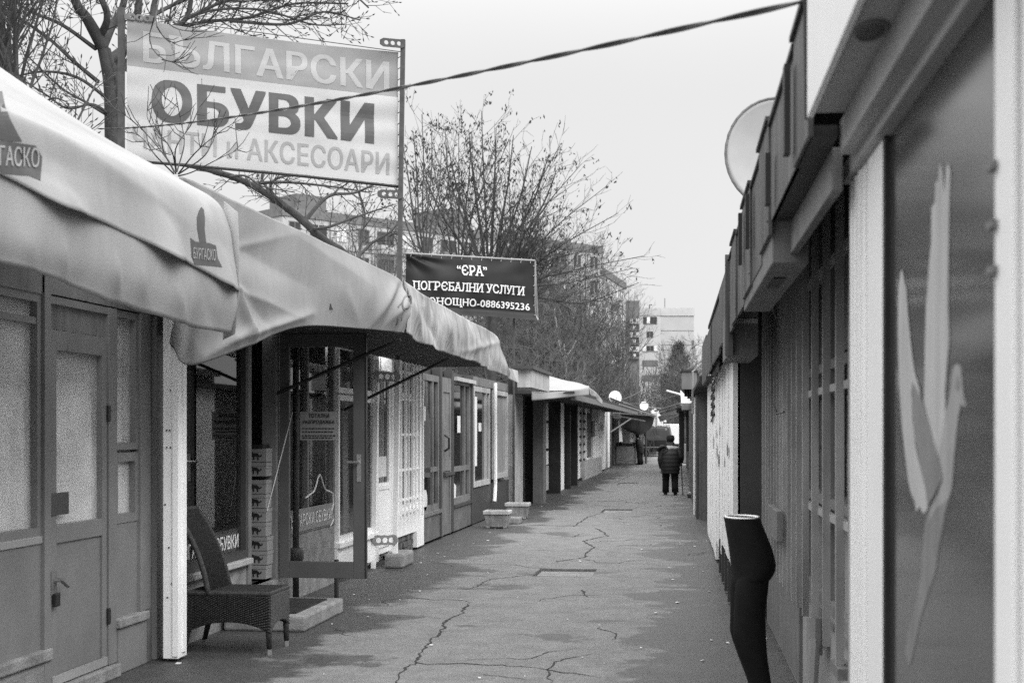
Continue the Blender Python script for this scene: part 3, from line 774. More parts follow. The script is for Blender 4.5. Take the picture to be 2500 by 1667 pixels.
obj('torn_paper', MB().poly([L.p(sL(u), WL - .001, zL(u, v)) for u, v in ((1108, 1250), (1107, 1178), (1113, 1185), (1112, 1215), (1118, 1240), (1130, 1243), (1131, 1250))], (.005, 0, 0)), m_paper, kD)

# ================================================================== LEFT: kiosk with white framed windows
kE = thing('kiosk', 'grey kiosk with white framed windows behind the two planters', 'kiosk', (WL, 27, 0))
E0, E1 = D1, sL(1263)
body(kE, L, E0, E1, WL, 2.6, 2.5, m_midpaint)
g0, g1, g2, g3, g4 = sL(1153), sL(1193), sL(1204), sL(1236), sL(1241)
slab(kE, L, E0, g4, WL - .1, WL + .01, .02, .62, m_darkpaint, 'plinth')
slab(kE, L, E0, g4, WL - .1, WL + .0, 2.4, 2.55, m_midpaint, 'header')
window(kE, L, g0, g1, WL + .02, .64, 2.38, .09, m_offwhite, m_darkglass, mull=(sL(1184),))
window(kE, L, g2, g3, WL + .02, .70, 2.38, .09, m_offwhite, M('white blind', .36, .8, .1, 3, streak=.3))
obj('curtain', MB().box(L, g0 + .2, g0 + .5, WL - .0005, WL + .004, 1.0, 2.2).box(L, g0 + .7, g1 - .9, WL - .0005, WL + .004, 1.6, 1.75), m_curtain, kE)
obj('drain_pipe', MB().tube([L.p(sL(1199), WL + .08, 2.5), L.p(sL(1199), WL + .08, .6), L.p(sL(1197), WL + .08, .3)], .035, 8), m_white, kE)
slab(kE, L, g4, E1, WL - .1, WL + .12, .02, 2.55, m_offwhite, 'pilaster', label='pale stained plaster pilaster')
m_planter = M('grubby planter concrete', .36, .9, .3, 7, .4, 40, streak=.35)
def planter(u0, u1, vb, vt, label):
    a = onz((u0 + u1) / 2, vb); wd = (u1 - u0) / FPX * hypot(a.x, a.y) * 1.0; h = (vb - vt) / FPX * hypot(a.x, a.y)
    t = thing('planter', label, 'planter', (a.x, a.y, 0), 'low white concrete planters')
    x0, x1, y0, y1 = a.x - wd / 2, a.x + wd / 2, a.y, a.y + .42
    def rect(i, z): return [(x0 + i, y0 + i, z), (x1 - i, y0 + i, z), (x1 - i, y1 - i, z), (x0 + i, y1 - i, z)]
    m = MB().hexa(rect(.05, .02) + rect(.02, h - .06))
    for k in range(2): m.box(L, y0 + .04, y0 + .1, x0 + .05 + k * (wd - .16), x0 + .11 + k * (wd - .16), 0, .03)
    obj('trough', m, m_planter, t, bevel=.01)
    rr = MB().box(L, y0, y0 + .05, x0, x1, h - .06, h).box(L, y1 - .05, y1, x0, x1, h - .06, h).box(L, y0 + .05, y1 - .05, x0, x0 + .05, h - .06, h).box(L, y0 + .05, y1 - .05, x1 - .05, x1, h - .06, h)
    obj('rim', rr, m_offwhite, t, bevel=.008)
    obj('soil', MB().box(L, y0 + .05, y1 - .05, x0 + .05, x1 - .05, h - .06, h - .035), m_concretedark, t)
planter(1178, 1243, 1290, 1247, 'white rimmed planter standing nearest, under the white window')
planter(1231, 1290, 1267, 1228, 'white rimmed planter farther along, before the pale pilaster')
p = onz(1250, 1279)
tag(obj('stone_block', MB().box(L, p.y, p.y + .4, p.x - .1, p.x + .13, 0, .11), m_concrete, at=p, bevel=.02), 'small concrete block lying between the two planters', 'block')

# ================================================================== LEFT: far row
kF = thing('kiosk', 'dark recessed kiosk with a projecting black pier', 'kiosk', (WL, 31, 0))
F0, F1 = E1, sL(1327)
body(kF, L, F0, F1, WL - .25, 2.4, 2.6, m_black)
for i, u in enumerate((1267, 1275, 1284, 1290)):
    slab(kF, L, sL(u), sL(u) + .35, WL - .3, WL - .02, .05, 2.4, m_midpaint if i % 2 == 0 else m_darkpaint, 'window_post')
slab(kF, L, F0, F1, WL - .3, WL - .03, .0, .35, m_darkpaint, 'plinth')
slab(kF, L, F0, F1, WL - .3, WL + .1, 2.4, 2.6, m_darkpaint, 'header')
slab(kF, L, 31.6, 31.8, WL, -3.66, .0, 2.5, m_black, 'return_wall')
slab(kF, L, 31.3, 31.9, -3.66, -3.43, .0, 2.5, m_board, 'pier', label='dark pier jutting out to the alley')
kG = thing('kiosk', 'kiosk with pale panels, thin dark posts and a white column', 'kiosk', (WL, 36, 0))
G0, G1 = F1, sL(1387)
body(kG, L, G0, G1, WL, 2.4, 2.5, m_midpaint)
for (ua, ub, mt, z0, z1, nm, pr) in ((1328, 1331, m_offwhite, .1, 2.4, 'panel', .02), (1332, 1338, m_curtain, .75, 2.3, 'window', .01), (1332, 1338, m_offwhite, .1, .72, 'panel', .015), (1339, 1341, m_black, 0, 2.4, 'post', .3), (1342, 1347, m_offwhite, .1, 2.4, 'panel', .02), (1348, 1351, m_darkpaint, .1, 2.4, 'panel', .01),
                                (1352, 1364, m_white, 0, 2.45, 'column', .15), (1365.5, 1367.5, m_black, 0, 2.4, 'post', .3), (1369, 1383, m_midpaint, .55, 2.3, 'shutter', .02), (1369, 1383, m_offwhite, .05, .5, 'panel', .02), (1384, 1386, m_black, 0, 2.4, 'post', .3)):
    slab(kG, L, sL(ua), sL(ub), WL - .1, WL + pr, z0, z1, mt, nm)
slab(kG, L, sL(1332), sL(1338), WL + .012, WL + .03, 1.1, 1.16, m_black, 'rail'); slab(kG, L, sL(1332), sL(1338), WL + .012, WL + .03, 1.8, 1.86, m_black, 'rail')
kH = thing('kiosk', 'whitewashed kiosk with studded boards and small grille', 'kiosk', (WL, 45, 0))
H0, H1 = G1, sL(1461)
body(kH, L, H0, H1, WL, 2.4, 2.5, m_white)
us = [1388, 1398, 1404, 1410, 1415, 1423, 1428, 1437, 1444, 1452, 1461]
for i in range(len(us) - 1):
    slab(kH, L, sL(us[i]), sL(us[i + 1]) - .08, WL - .1, WL + (.03 if i % 2 else .06), .08, 2.42, m_offwhite if i % 3 == 1 else m_white, 'board')
for u in (1394, 1411, 1420):
    pm = MB()
    for k in range(7): pm.box(L, sL(u) - .15, sL(u) + .15, WL + .06, WL + .11, .62 + k * .25, .70 + k * .25)
    obj('stud', pm, m_darkpaint, kH)
pm = MB()
for k in range(7): pm.box(L, sL(1429), sL(1435.5), WL + .06, WL + .09, .7 + k * .24, .74 + k * .24)
for u in (1429, 1432.3, 1435.5): pm.box(L, sL(u), sL(u) + .12, WL + .06, WL + .1, .7, 2.2)
obj('grille', pm, m_rust, kH)
slab(kH, L, sL(1416), sL(1461), WL + .06, WL + .14, .0, .62, m_offwhite, 'plinth')
slab(kH, L, sL(1440), sL(1455), WL + .06, WL + .3, 1.95, 2.4, m_plastic, 'shutter_box')
slab(kH, L, sL(1440), sL(1446), WL + .06, WL + .1, 1.4, 1.93, m_midpaint, 'panel')
kI = thing('kiosk', 'last white kiosk of the row with two dark slit windows', 'kiosk', (WL, 59, 0))
I0, I1 = H1, sL(1489)
body(kI, L, I0, I1, WL, 2.4, 2.5, m_white)
window(kI, L, sL(1461.5), sL(1470), WL + .04, 1.35, 2.1, .25, m_white, m_darkglass, mull=(sL(1466),))
for (a, b, mt) in ((1461.5, 1470, m_whitewood), (1471, 1477, m_white), (1478, 1482, m_greypaint2), (1483, 1488.5, m_whitewood)):
    slab(kI, L, sL(a), sL(b), WL - .1, WL + .03, .05, 1.3 if a < 1462 else 2.45, mt, 'board')
slab(kI, L, sL(1461.5), sL(1465), WL + .03, WL + .06, .1, .55, m_black, 'vent')

# ================================================================== AWNINGS
def proj(p):
    q = p - _C; d = q.dot(_F); return CU + FPX * q.dot(_R) / d, CV - FPX * q.z / d
def creases(p, lst):
    u, v = proj(p); t = 0
    for (x0, y0, x1, y1, amp, wd) in lst:
        dx, dy = x1 - x0, y1 - y0; L2 = dx * dx + dy * dy; k = ((u - x0) * dx + (v - y0) * dy) / L2; kk = min(1, max(0, k)); e = hypot(u - x0 - kk * dx, v - y0 - kk * dy)
        t += amp * math.exp(-abs(e / wd) ** 1.4) * (.4 + .6 * sin(pi * min(1, max(0, k))))
    return t
CRA = [(60, 290, 460, 555, 0.0245, 26), (505, 500, 548, 690, 0.0210, 11), (380, 520, 470, 690, 0.0140, 16), (120, 420, 200, 560, 0.0140, 20), (-20, 330, 180, 470, -0.0210, 30)]
CRV = [(150, 560, 162, 690, 0.0110, 12), (280, 620, 292, 735, 0.0165, 10), (350, 650, 366, 765, 0.0110, 9), (430, 690, 442, 790, 0.0165, 9), (505, 700, 520, 805, -0.0110, 9), (60, 560, 70, 660, 0.0110, 14)]
def lump(p, a, sc_=1.0): return mnoise.noise(p * sc_) * a
# near awning with bottle emblems
awA = thing('awning', 'big pale tarpaulin awning with bottle emblems, nearest on the left', 'awning', (-3.2, 6, 2.2))
prof = [(-4.6, 4.10), (-4.04, 3.71), (-3.7, 3.49), (-3.4, 3.32), (-2.95, 3.08), (-2.74, 2.95), (-2.66, 2.80), (-2.63, 2.62), (-2.61, 2.43)]
rows = []
stations = [2.6, 3.8, 5.0, 6.2, 7.2, 7.83]
for s in stations:
    sag = .10 * sin((s - 2.6) / (7.83 - 2.6) * pi)
    rows.append([(x, s, z - (sag if 0 < i < 6 else 0) + (0, 0, 0, 0, 0, .2, .3, .7, 1.0)[i] * .05 * (7.83 - s)) for i, (x, z) in enumerate(prof)])
def dA_(u, v, p):
    # u across (ridge -> front edge), v along
    w = .045 * mnoise.noise(Vector((p.x * 1.1, p.y * .55, 3.1))) + .010 * mnoise.noise(Vector((p.x * 3.2 + p.y, p.y * 1.6, 7)))
    e = max(0, (u - .86) / .14)
    lift = e * (.008 * max(0, mnoise.noise(Vector((p.y * 1.35 + 2.2, 0, 0)))) * 2 + .05 * math.exp(-((p.y - 5.6) / .22) ** 2) + .06 * math.exp(-((p.y - 6.75) / .16) ** 2) + .05 * math.exp(-((p.y - 7.62) / .16) ** 2))
    vw = .004 * sin(p.y * 9 + p.z * 2) * max(0, u - .6) * 2.5
    cs_ = creases(p, CRA)
    return Vector((lift + vw + cs_ * .7, 0, cs_ * .7 + w * (1 if u > .05 else 0) - lift * .5))
mbA = sheet(rows, 70, 120, dA_)
obj('canopy', mbA, m_cloth, awA, smooth=True, solid=.004)
low = [onx(u, v, -2.66) for u, v in ((0, 643), (160, 691), (255, 733), (319, 749), (446, 792), (560, 815))]
low = [Vector((-2.68, 2.6, 2.30)), Vector((-2.68, 3.8, 2.28))] + low
top = [Vector((-2.622, p.y, 2.52 + .045 * (7.83 - p.y))) for p in low]
mid = [Vector((-2.618, p.y, (p.z + 2.5) / 2)) for p in low]
def dV(u, v, p):
    k = v
    return Vector((creases(p, CRV) * min(1, v * 2) + k * (.010 * sin(p.y * 8.3 + 1) + .006 * sin(p.y * 17) + .02 * mnoise.noise(Vector((p.y * 2, p.z * 2, 1)))), 0, 0))
obj('valance', sheet([top, mid, low], 130, 14, dV), m_cloth, awA, smooth=True, solid=.004)
def seam(par, bm_rows, mat, r=.005):
    for q in bm_rows: obj('seam', MB().tube(q, r, 5), mat, par)
ncA = 70
[] and seam(awA, [[mbA.v[i * ncA + j] + Vector((.004, 0, .004)) for j in range(2, 58)] for i in (34, 68)], m_cloth, .006)
# hem at the far end, and end flap
hm = MB().grid([[(-2.61, 7.83, 2.86), (-2.60, 7.83, 2.6), (-2.6, 7.83, 2.4), (-2.63, 7.84, 2.17)], [(-2.7, 7.86, 2.93), (-2.70, 7.90, 2.6), (-2.70, 7.9, 2.4), (-2.72, 7.9, 2.14)]])
obj('hem', hm, m_cloth, awA, smooth=True, solid=.004)
obj('front_rail', MB().tube([(-2.86, 2.6, 2.76), (-2.86, 7.8, 2.76)], .02, 8), m_rust, awA)
obj('end_rail', MB().tube([(-2.84, 7.7, 2.76), (-4.4, 7.7, 3.9)], .02, 8), m_rust, awA)
def emblem(par, u_, vtop, vbot, ul, ur, X, word, sw=1.0):
    """bottle over a ribbon label, print on the cloth: laid a few mm proud of it"""
    def q(u, v):
        p = onx(u, v, X)
        return p
    # find cloth surface point: cast towards the canopy along the alley-facing direction
    return q
from mathutils.bvhtree import BVHTree
bvA = BVHTree.FromPolygons([tuple(v) for v in mbA.v], mbA.f)
def stick(bv, u, v, off=.006):
    r = ray(u, v).normalized(); h = bv.ray_cast(_C, r)
    if h[0] is None: return None
    n = h[1] if h[1].dot(r) < 0 else -h[1]
    return h[0] + n * off
def cut_poly(poly2, bv, step=4.0, off=.004):
    """outline given on the photo grid, cut into small pieces and pressed onto the cloth"""
    bm = bmesh.new(); f = bm.faces.new([bm.verts.new((x, y, 0)) for x, y in poly2])
    xs_ = [p[0] for p in poly2]; ys_ = [p[1] for p in poly2]
    for ax, lo, hi in ((0, min(xs_), max(xs_)), (1, min(ys_), max(ys_))):
        k = lo + step
        while k < hi:
            bmesh.ops.bisect_plane(bm, geom=bm.verts[:] + bm.edges[:] + bm.faces[:], plane_co=(k, 0, 0) if ax == 0 else (0, k, 0), plane_no=(1, 0, 0) if ax == 0 else (0, 1, 0)); k += step
    bmesh.ops.triangulate(bm, faces=bm.faces[:])
    bm.verts.index_update(); m = MB(); pts = [stick(bv, v.co.x, v.co.y, off) for v in bm.verts]
    fs = [tuple(v.index for v in g.verts) for g in bm.faces]
    fs = [g for g in fs if all(pts[i] is not None for i in g)]
    m.add([p if p is not None else Vector((0, 0, -5)) for p in pts], fs); bm.free()
    # drop unused
    used = sorted({i for g in m.f for i in g}); mp = {k: i for i, k in enumerate(used)}
    m.v = [m.v[i] for i in used]; m.f = [tuple(mp[i] for i in g) for g in m.f]
    return m
def cut_text(s, x0, x1, yt, yb, slope, bv, bold=.01, step=8.0, off=.006, shear=0.0):
    vs, fs = text_flat(s, bold)
    a0 = min(p[0] for p in vs); a1 = max(p[0] for p in vs); b0 = min(p[1] for p in vs); b1 = max(p[1] for p in vs)
    bm = bmesh.new(); bv_ = []
    for p in vs:
        tx = (p[0] - a0) / (a1 - a0); ty = (p[1] - b0) / (b1 - b0)
        x = x0 + (x1 - x0) * tx; bv_.append(bm.verts.new((x + shear * ty, yb + (yt - yb) * ty + slope * (x - x0), p[2])))
    for f in fs:
        try: bm.faces.new([bv_[i] for i in f])
        except ValueError: pass
    bm.verts.index_update(); pts = [stick(bv, v.co.x, v.co.y, off + v.co.z * 5e-4) for v in bm.verts]
    fs = [tuple(v.index for v in g.verts) for g in bm.faces]; fs = [g for g in fs if all(pts[i] is not None for i in g)]
    used = sorted({i for g in fs for i in g}); mp = {k: i for i, k in enumerate(used)}; bm.free()
    m = MB(); m.v = [pts[i] for i in used]; m.f = [tuple(mp[i] for i in g) for g in fs]; return m
m_printA = M('emblem print', .1, .7, .2, 8, transl=.1)
e2 = cut_poly([(484, 515), (490, 506), (496, 512), (499, 535), (498, 560), (502, 592), (486, 592), (480, 560), (479, 532)], bvA)
obj('bottle_print', e2, m_printA, awA)
e3 = cut_poly([(463, 580), (475, 590), (510, 594), (526, 600), (530, 630), (541, 653), (520, 650), (474, 646), (466, 625)], bvA)
rb = obj('ribbon_print', e3, m_printA, awA)
obj('lettering', cut_text('БУРГАСКО', 469, 524, 604, 632, .10, bvA, .012), m_cloth, rb)
e4 = cut_poly([(-30, 230), (4, 224), (12, 262), (22, 290), (40, 325), (52, 346), (10, 345), (-30, 330)], bvA, 10)
obj('bottle_print', e4, m_printA, awA)
e5 = cut_poly([(-60, 338), (20, 346), (85, 356), (101, 384), (97, 442), (70, 430), (0, 424), (-60, 415)], bvA, 10)
rb = obj('ribbon_print', e5, m_printA, awA)
obj('lettering', cut_text('БУРГАСКО', -62, 92, 352, 402, .06, bvA, .012), m_cloth, rb)

# second awning: grey sheet over the shoe shop
awB = thing('awning', 'plain grey tarpaulin hung along the front of the shoe shop', 'awning', (-3, 10, 2.2))
topB = [onx(432, 480, -3.95), onx(446, 450, -3.4), onx(457, 436, -3.02), onx(640, 521, -2.86), onx(800, 597, -2.74), onx(955, 671, -2.64), onx(984, 690, -2.64)]
botB = [onx(397, 815, -3.87), onx(425, 855, -3.55), onx(459, 891, -3.15), onx(598, 846, -2.95), onx(733, 797, -2.80), onx(890, 803, -2.68), onx(985, 812, -2.64)]
midB = [a.lerp(b, .5) + Vector((.05, 0, 0)) for a, b in zip(topB, botB)]
CRB = [(571, 690, 615, 835, 0.0450, 9), (600, 700, 660, 815, -0.0225, 14), (897, 800, 966, 690, 0.0375, 12), (930, 806, 974, 705, -0.0300, 9), (955, 806, 982, 715, 0.0375, 8), (470, 885, 620, 790, 0.0300, 16), (560, 830, 760, 765, 0.0375, 13), (700, 560, 905, 700, 0.0225, 26), (840, 700, 870, 790, 0.0188, 14), (520, 560, 760, 700, -0.0300, 34)]
def dB_(u, v, p):
    a = sin(v * pi)
    c = Vector((0, 8.0, 2.6)); d = p - c; ang = atan2(d.z, d.y); r = hypot(d.y, d.z)
    rad = .02 * (1 - abs(sin(ang * 9 + 1))) ** 3 * math.exp(-((r - 1.0) / 1.3) ** 2)
    c2 = Vector((0, 12.6, 3.0)); d2 = p - c2; ang2 = atan2(d2.z, d2.y); r2 = hypot(d2.y, d2.z)
    rad += .05 * (1 - abs(sin(ang2 * 5 + .4))) ** 2 * math.exp(-(r2 / 1.2) ** 2) * min(1, r2 * 3)
    return Vector(((.07 * mnoise.noise(Vector((p.y * .5, p.z * 1.0, 2))) + rad) * (.25 + .75 * a) + .012 * mnoise.noise(Vector((p.y * 2.5, p.z * 3, 9))) + creases(p, CRB), 0, 0))
mbB = sheet([topB, midB, botB], 200, 70, dB_)
obj('sheet', mbB, m_clothB, awB, smooth=True, solid=.004)
obj('front_rail', MB().tube([topB[2] + Vector((-.05, 0, -.03)), topB[-1] + Vector((-.05, 0, -.03))], .022, 8), m_rust, awB)
nm = MB()
for k in range(9):
    p = topB[2].lerp(topB[-1], (k + .5) / 9) + Vector((.045, 0, -.12)); nm.tube([p, p + Vector((.012, 0, 0))], .014, 6)
obj('tack', nm, m_black, awB)
roofB = MB().add([topB[2] + Vector((-.05, .1, -.02)), topB[-2] + Vector((-.05, 0, -.02)), (WL - .3, topB[-2].y, 2.86), (WL - .3, 9.4, 2.86)], [(0, 1, 2, 3)])
obj('roof_sheet', roofB, m_clothB, awB, solid=.006)
for (a, b) in (((WL, 12.62, 1.95), (-2.68, 12.62, 2.44)), ((WL, 15.15, 1.84), (-2.68, 15.15, 2.40))):
    obj('stay_bar', MB().tube([a, b], .016, 6), m_black, awB)

# third awning: dirty sheet, soffit of boards
awC = thing('awning', 'grimy streaked tarpaulin valance running on past the shoe shop', 'awning', (-3, 16, 2.3))
topC = [onx(986, 686, -2.66), onx(1060, 735, -2.65), onx(1140, 780, -2.65), onx(1208, 817, -2.65), onx(1222, 850, -2.65), onx(1238, 893, -2.65)]
botC = [onx(986, 815, -2.66), onx(1030, 838, -2.66), onx(1090, 862, -2.66), onx(1160, 888, -2.66), onx(1200, 903, -2.66), onx(1240, 922, -2.66)]
midC = [a.lerp(b, .5) + Vector((.03, 0, 0)) for a, b in zip(topC, botC)]
CRC = [(1012, 740, 1030, 830, .04, 6), (1090, 775, 1098, 850, .05, 7), (1040, 760, 1062, 845, -.04, 8), (1150, 800, 1160, 880, .04, 7), (1185, 815, 1205, 890, -.03, 7), (1120, 860, 1215, 835, .03, 9)]
def dC_(u, v, p):
    return Vector((creases(p, CRC) + (.05 * mnoise.noise(Vector((p.y * 1.1, p.z * 1.2, 4))) + .03 * (1 - abs(mnoise.noise(Vector((p.y * 1.6, p.z * .5, 8))))) ** 4) * (.3 + v), 0, .03 * mnoise.noise(Vector((p.y * 1.3, 0, 0))) * v))
mbC = sheet([topC, midC, botC], 150, 30, dC_)
obj('valance', mbC, m_clothC, awC, smooth=True, solid=.004)
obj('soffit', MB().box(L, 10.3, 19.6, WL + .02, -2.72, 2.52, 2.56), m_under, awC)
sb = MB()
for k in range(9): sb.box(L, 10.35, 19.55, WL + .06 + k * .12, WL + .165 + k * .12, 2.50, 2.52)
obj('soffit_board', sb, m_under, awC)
obj('end_flap', MB().add([onx(1225, 893, -2.66), onx(1266, 935, -2.75), onx(1240, 922, -2.66), onx(1264, 905, -2.9)], [(0, 2, 1, 3)]), m_clothC, awC, solid=.006)
bvC = BVHTree.FromPolygons([tuple(v) for v in mbC.v + mbB.v], mbC.f + [tuple(i + len(mbC.v) for i in f) for f in mbB.f])
m_scr = M('faded scrawl', .16, .8, .3, 20)
obj('lettering', cut_text('Л', 966, 980, 752, 795, -1.0, bvC, -.01, off=.008), m_scr, awC)
obj('lettering', cut_text('О', 980, 1004, 727, 762, -.5, bvC, -.01, off=.008), m_scr, awC)
tear = cut_poly([(988, 695), (994, 702), (1000, 735), (996, 724), (990, 712)], bvC, 6, .006); obj('tear', tear, m_black, awC)

# white awning farther along
awD = thing('awning', 'small bright white tarpaulin awning over the far white kiosks', 'awning', (-3, 29, 2.2))
YN = 28.6
def ony(u, v, Y): r = ray(u, v); return _C + r * (Y / r.y)
g = [[ony(1299, 908, YN + .9), ony(1350, 921, YN + .8), ony(1412, 935, YN + .5), ony(1438, 943, YN + .1)],
     [ony(1299, 935, YN + .4), ony(1350, 939, YN + .35), ony(1412, 943, YN + .2), ony(1438, 946, YN + .04)],
     [ony(1298, 956, YN), ony(1350, 956, YN), ony(1412, 950, YN), ony(1438, 948, YN)]]
obj('hip_panel', sheet(g, 24, 12, lambda u, v, p: Vector((0, .05 * mnoise.noise(p * 1.7), .03 * mnoise.noise(p * 2.3)))), m_clothW, awD, smooth=True, solid=.006)
g = [[ony(1298, 956, YN), ony(1350, 957, YN), ony(1412, 951, YN), ony(1438, 948, YN)], [ony(1298, 978, YN - .05), ony(1350, 973, YN - .02), ony(1412, 967, YN), ony(1438, 964, YN)]]
obj('valance', sheet(g, 30, 6, lambda u, v, p: Vector((0, .04 * sin(p.x * 9) * v, 0))), m_clothB, awD, smooth=True, solid=.006)
fx = ony(1438, 948, YN)
g = [[ony(1438, 945, YN), onx(1455, 958, fx.x), onx(1471, 978, fx.x + .02)], [ony(1438, 964, YN), onx(1455, 972, fx.x), onx(1471, 994, fx.x + .02)]]
obj('front_flap', sheet(g, 16, 6, lambda u, v, p: Vector((.03 * sin(p.y * 4) * v, 0, 0))), m_cloth, awD, smooth=True, solid=.006)
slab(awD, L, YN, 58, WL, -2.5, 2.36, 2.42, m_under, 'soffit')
slab(awD, L, YN + .1, 58, -2.58, -2.5, 2.24, 2.36, m_rust, 'edge_beam')
slab(awD, L, YN - .0, 58, WL, WL + .2, 2.42, 2.62, m_under, 'ridge_beam')
# fascia box of the kiosk before it
t = thing('fascia_box', 'weathered box end of a roof edge beside the white awning', 'fascia box', (-3.2, 25, 2.4))
q0, q1 = ony(1263, 897, 24.5), ony(1297, 945, 24.5)
obj('box', MB().box(L, 24.5, 27.5, q0.x, q1.x, q1.z, q0.z - .03), m_offwhite, t)
obj('capping', MB().box(L, 24.4, 27.6, q0.x - .1, q1.x + .05, q0.z - .03, q0.z + .03), m_darkpaint, t)

# ================================================================== BILLBOARD
m_postdk = M('weathered backlit post steel', .09, .6, .3, 10, .1, 60, peel=(.2, .66, 1.1))  # dark base paints in the backlit look; the peel is wear
bb = thing('billboard', 'tall banner on perforated steel posts advertising Bulgarian shoes', 'banner', (-3.6, 16.6, 0))
TR, BR, TL, BL = P(972, 129, 16.9), P(972, 452, 16.9), P(310, 44, 15.85), P(310, 388, 15.85)
BW_, BH_ = (Vector((TR.x, TR.y, 0)) - Vector((TL.x, TL.y, 0))).length, (TL.z - BL.z + TR.z - BR.z) / 2
bo = Vector((TL.x, TL.y, 0)); bx = (Vector((TR.x, TR.y, 0)) - bo).normalized(); bn = bx.cross(Vector((0, 0, 1)))
def bdisp(x, y):       # x along, y up from bottom, 0..BW_, 0..BH_
    u, v = x / BW_, y / BH_
    w = .010 * sin(v * 34 + u * 3) * math.exp(-(u / .15)) + .010 * sin(v * 30 - u * 4) * math.exp(-((1 - u) / .2))
    w += .005 * sin(y * 11 + x * .9 + .6 * sin(x * 3)) + .003 * sin((x + y * 2.2) * 4.1) + .03 * sin(u * pi) * sin(v * pi)
    w += .006 * mnoise.noise(Vector((x * 2, y * 7, 0)))
    return w
def bpt(x, y, off=0.0):
    u, v = x / BW_, y / BH_
    z0 = BL.z + (BR.z - BL.z) * u; z1 = TL.z + (TR.z - TL.z) * u
    sagb = .05 * sin(u * pi) ; sagt = .03 * sin(u * pi * 1.0)
    z = (z0 + sagb * .3) * (1 - v) + (z1 - sagt) * v
    return bo + bx * x + Vector((0, 0, z)) + bn * (bdisp(x, y) + off)
def bgrid(x0, x1, y0, y1, nx, ny, off=0): return MB().grid([[bpt(x0 + (x1 - x0) * j / nx, y0 + (y1 - y0) * i / ny, off) for j in range(nx + 1)] for i in range(ny + 1)])
sgn = 1 if bn.y < 0 else -1
cl_ = obj('banner_cloth', bgrid(0, BW_, 0, BH_, 120, 80), m_banner, bb, smooth=True)
obj('grey_band', bgrid(0.004, BW_ - .004, BH_ * .665, BH_ - .004, 120, 30, .002 * sgn), m_bandgrey, cl_, smooth=True)
def btext(s, x0, x1, y0, y1, bold, mat, off, slope=0):
    m = text_on(s, (0, 0, 0), (1, 0, 0), (0, 1, 0), x1 - x0, y1 - y0, bold, None, .05, 0)
    m.v = [bpt(x0 + p.x, y0 + p.y + slope * p.x, (off + p.z) * sgn) for p in m.v]
    return obj('lettering', m, mat, cl_)
btext('БЪЛГАРСКИ', .055 * BW_, .965 * BW_, .70 * BH_, .925 * BH_, .028, m_lettw, .005)
btext('ОБУВКИ', .085 * BW_, .905 * BW_, .285 * BH_, .595 * BH_, .045, m_lettd, .003)
btext('ЧАНТИ и АКСЕСОАРИ', .02 * BW_, .965 * BW_, .065 * BH_, .235 * BH_, .022, m_lettl, .003)
def perf_leg(a_bot, a_top, b_off, plates, nm):
    pass
pr0 = onz(964, 1385); pl = P(303, 40, 15.85)
rt = Vector((P(984, 108, 16.88).x, P(984, 108, 16.88).y, 6.25))
dx_ = bx * -.26
p0_ = Vector((pr0.x, pr0.y, 0)); pm_ = p0_.lerp(rt, 2.45 / 6.25)
obj('post', MB().bar(p0_, pm_, .055, .055), m_white, bb, label='white painted lower half of the post')
obj('post', MB().bar(pm_, rt, .05, .05), m_postdk, bb, label='upper half of the post, coloured dark as seen backlit')
obj('post', MB().bar(p0_ + dx_, pm_ + dx_, .05, .05), m_white, bb, label='short white post beside the main one')
lp = Vector((pl.x, pl.y, 0))
for k in (0, 1):
    o_ = bx * (.26 * k - .03) - bn * sgn * (.13 * k)
    obj('post', MB().bar(lp + o_, lp + o_ + Vector((0, 0, 6.32 - .1 * k)), .06, .06), m_postdk, bb)
def plate(c0, c1, z, h=.11):
    """perforated strap between two posts"""
    m = MB(); d = (c1 - c0); n = d.cross(Vector((0, 0, 1))).normalized() * .006
    m2 = MB(); L_ = d.length; hr = h * .27
    # strips around three round holes: build as polygon ring quads
    cx = [L_ * (.25 + .25 * k) for k in range(3)]; seg = 10; dn = d.normalized()
    def pt(x, y): return c0 + dn * x + Vector((0, 0, z + y))
    bounds = [0, L_ * .375, L_ * .625, L_]
    for k in range(3):
        x0, x1 = bounds[k], bounds[k + 1]; ring = [(cx[k] + cos(2 * pi * j / seg + pi / seg) * hr, sin(2 * pi * j / seg + pi / seg) * hr) for j in range(seg)]
        def edge(x, y):
            dx, dy = x - cx[k], y; s_ = min((((x1 - cx[k]) if dx > 0 else (x0 - cx[k])) / dx) if abs(dx) > 1e-6 else 1e9, (h / 2) / abs(dy) if abs(dy) > 1e-6 else 1e9)
            return (cx[k] + dx * s_, dy * s_)
        for sd in (-1, 1):
            for j in range(seg):
                a, b = ring[j], ring[(j + 1) % seg]; m.add([pt(*a) + n * sd, pt(*b) + n * sd, pt(*edge(*b)) + n * sd, pt(*edge(*a)) + n * sd], [(0, 1, 2, 3) if sd > 0 else (3, 2, 1, 0)])
        for j in range(seg):
            a, b = ring[j], ring[(j + 1) % seg]; m.add([pt(*a) + n, pt(*b) + n, pt(*b) - n, pt(*a) - n], [(0, 1, 2, 3)])
    return m
pa = Vector((pr0.x, pr0.y, 0)); fr_ = -0.03 * bn * sgn * -1
def on_post(z, k=0): return Vector((pa.x, pa.y, 0)).lerp(Vector((rt.x, rt.y, 0)), z / 6.25) + (dx_ if k else Vector((0, 0, 0)))
front = bn * sgn * .035
for z in (.33, 2.25, 4.40, 6.19):
    obj('perforated_plate', plate(on_post(z, 1) - bx * .03 + front, on_post(z) + bx * .02 + front, z, .12 if z < 4 else .1), m_metal if z < 4 else m_postdk, bb)
obj('perforated_plate', plate(lp + front, lp + bx * .33 + front, 6.22, .07), m_rust, bb)
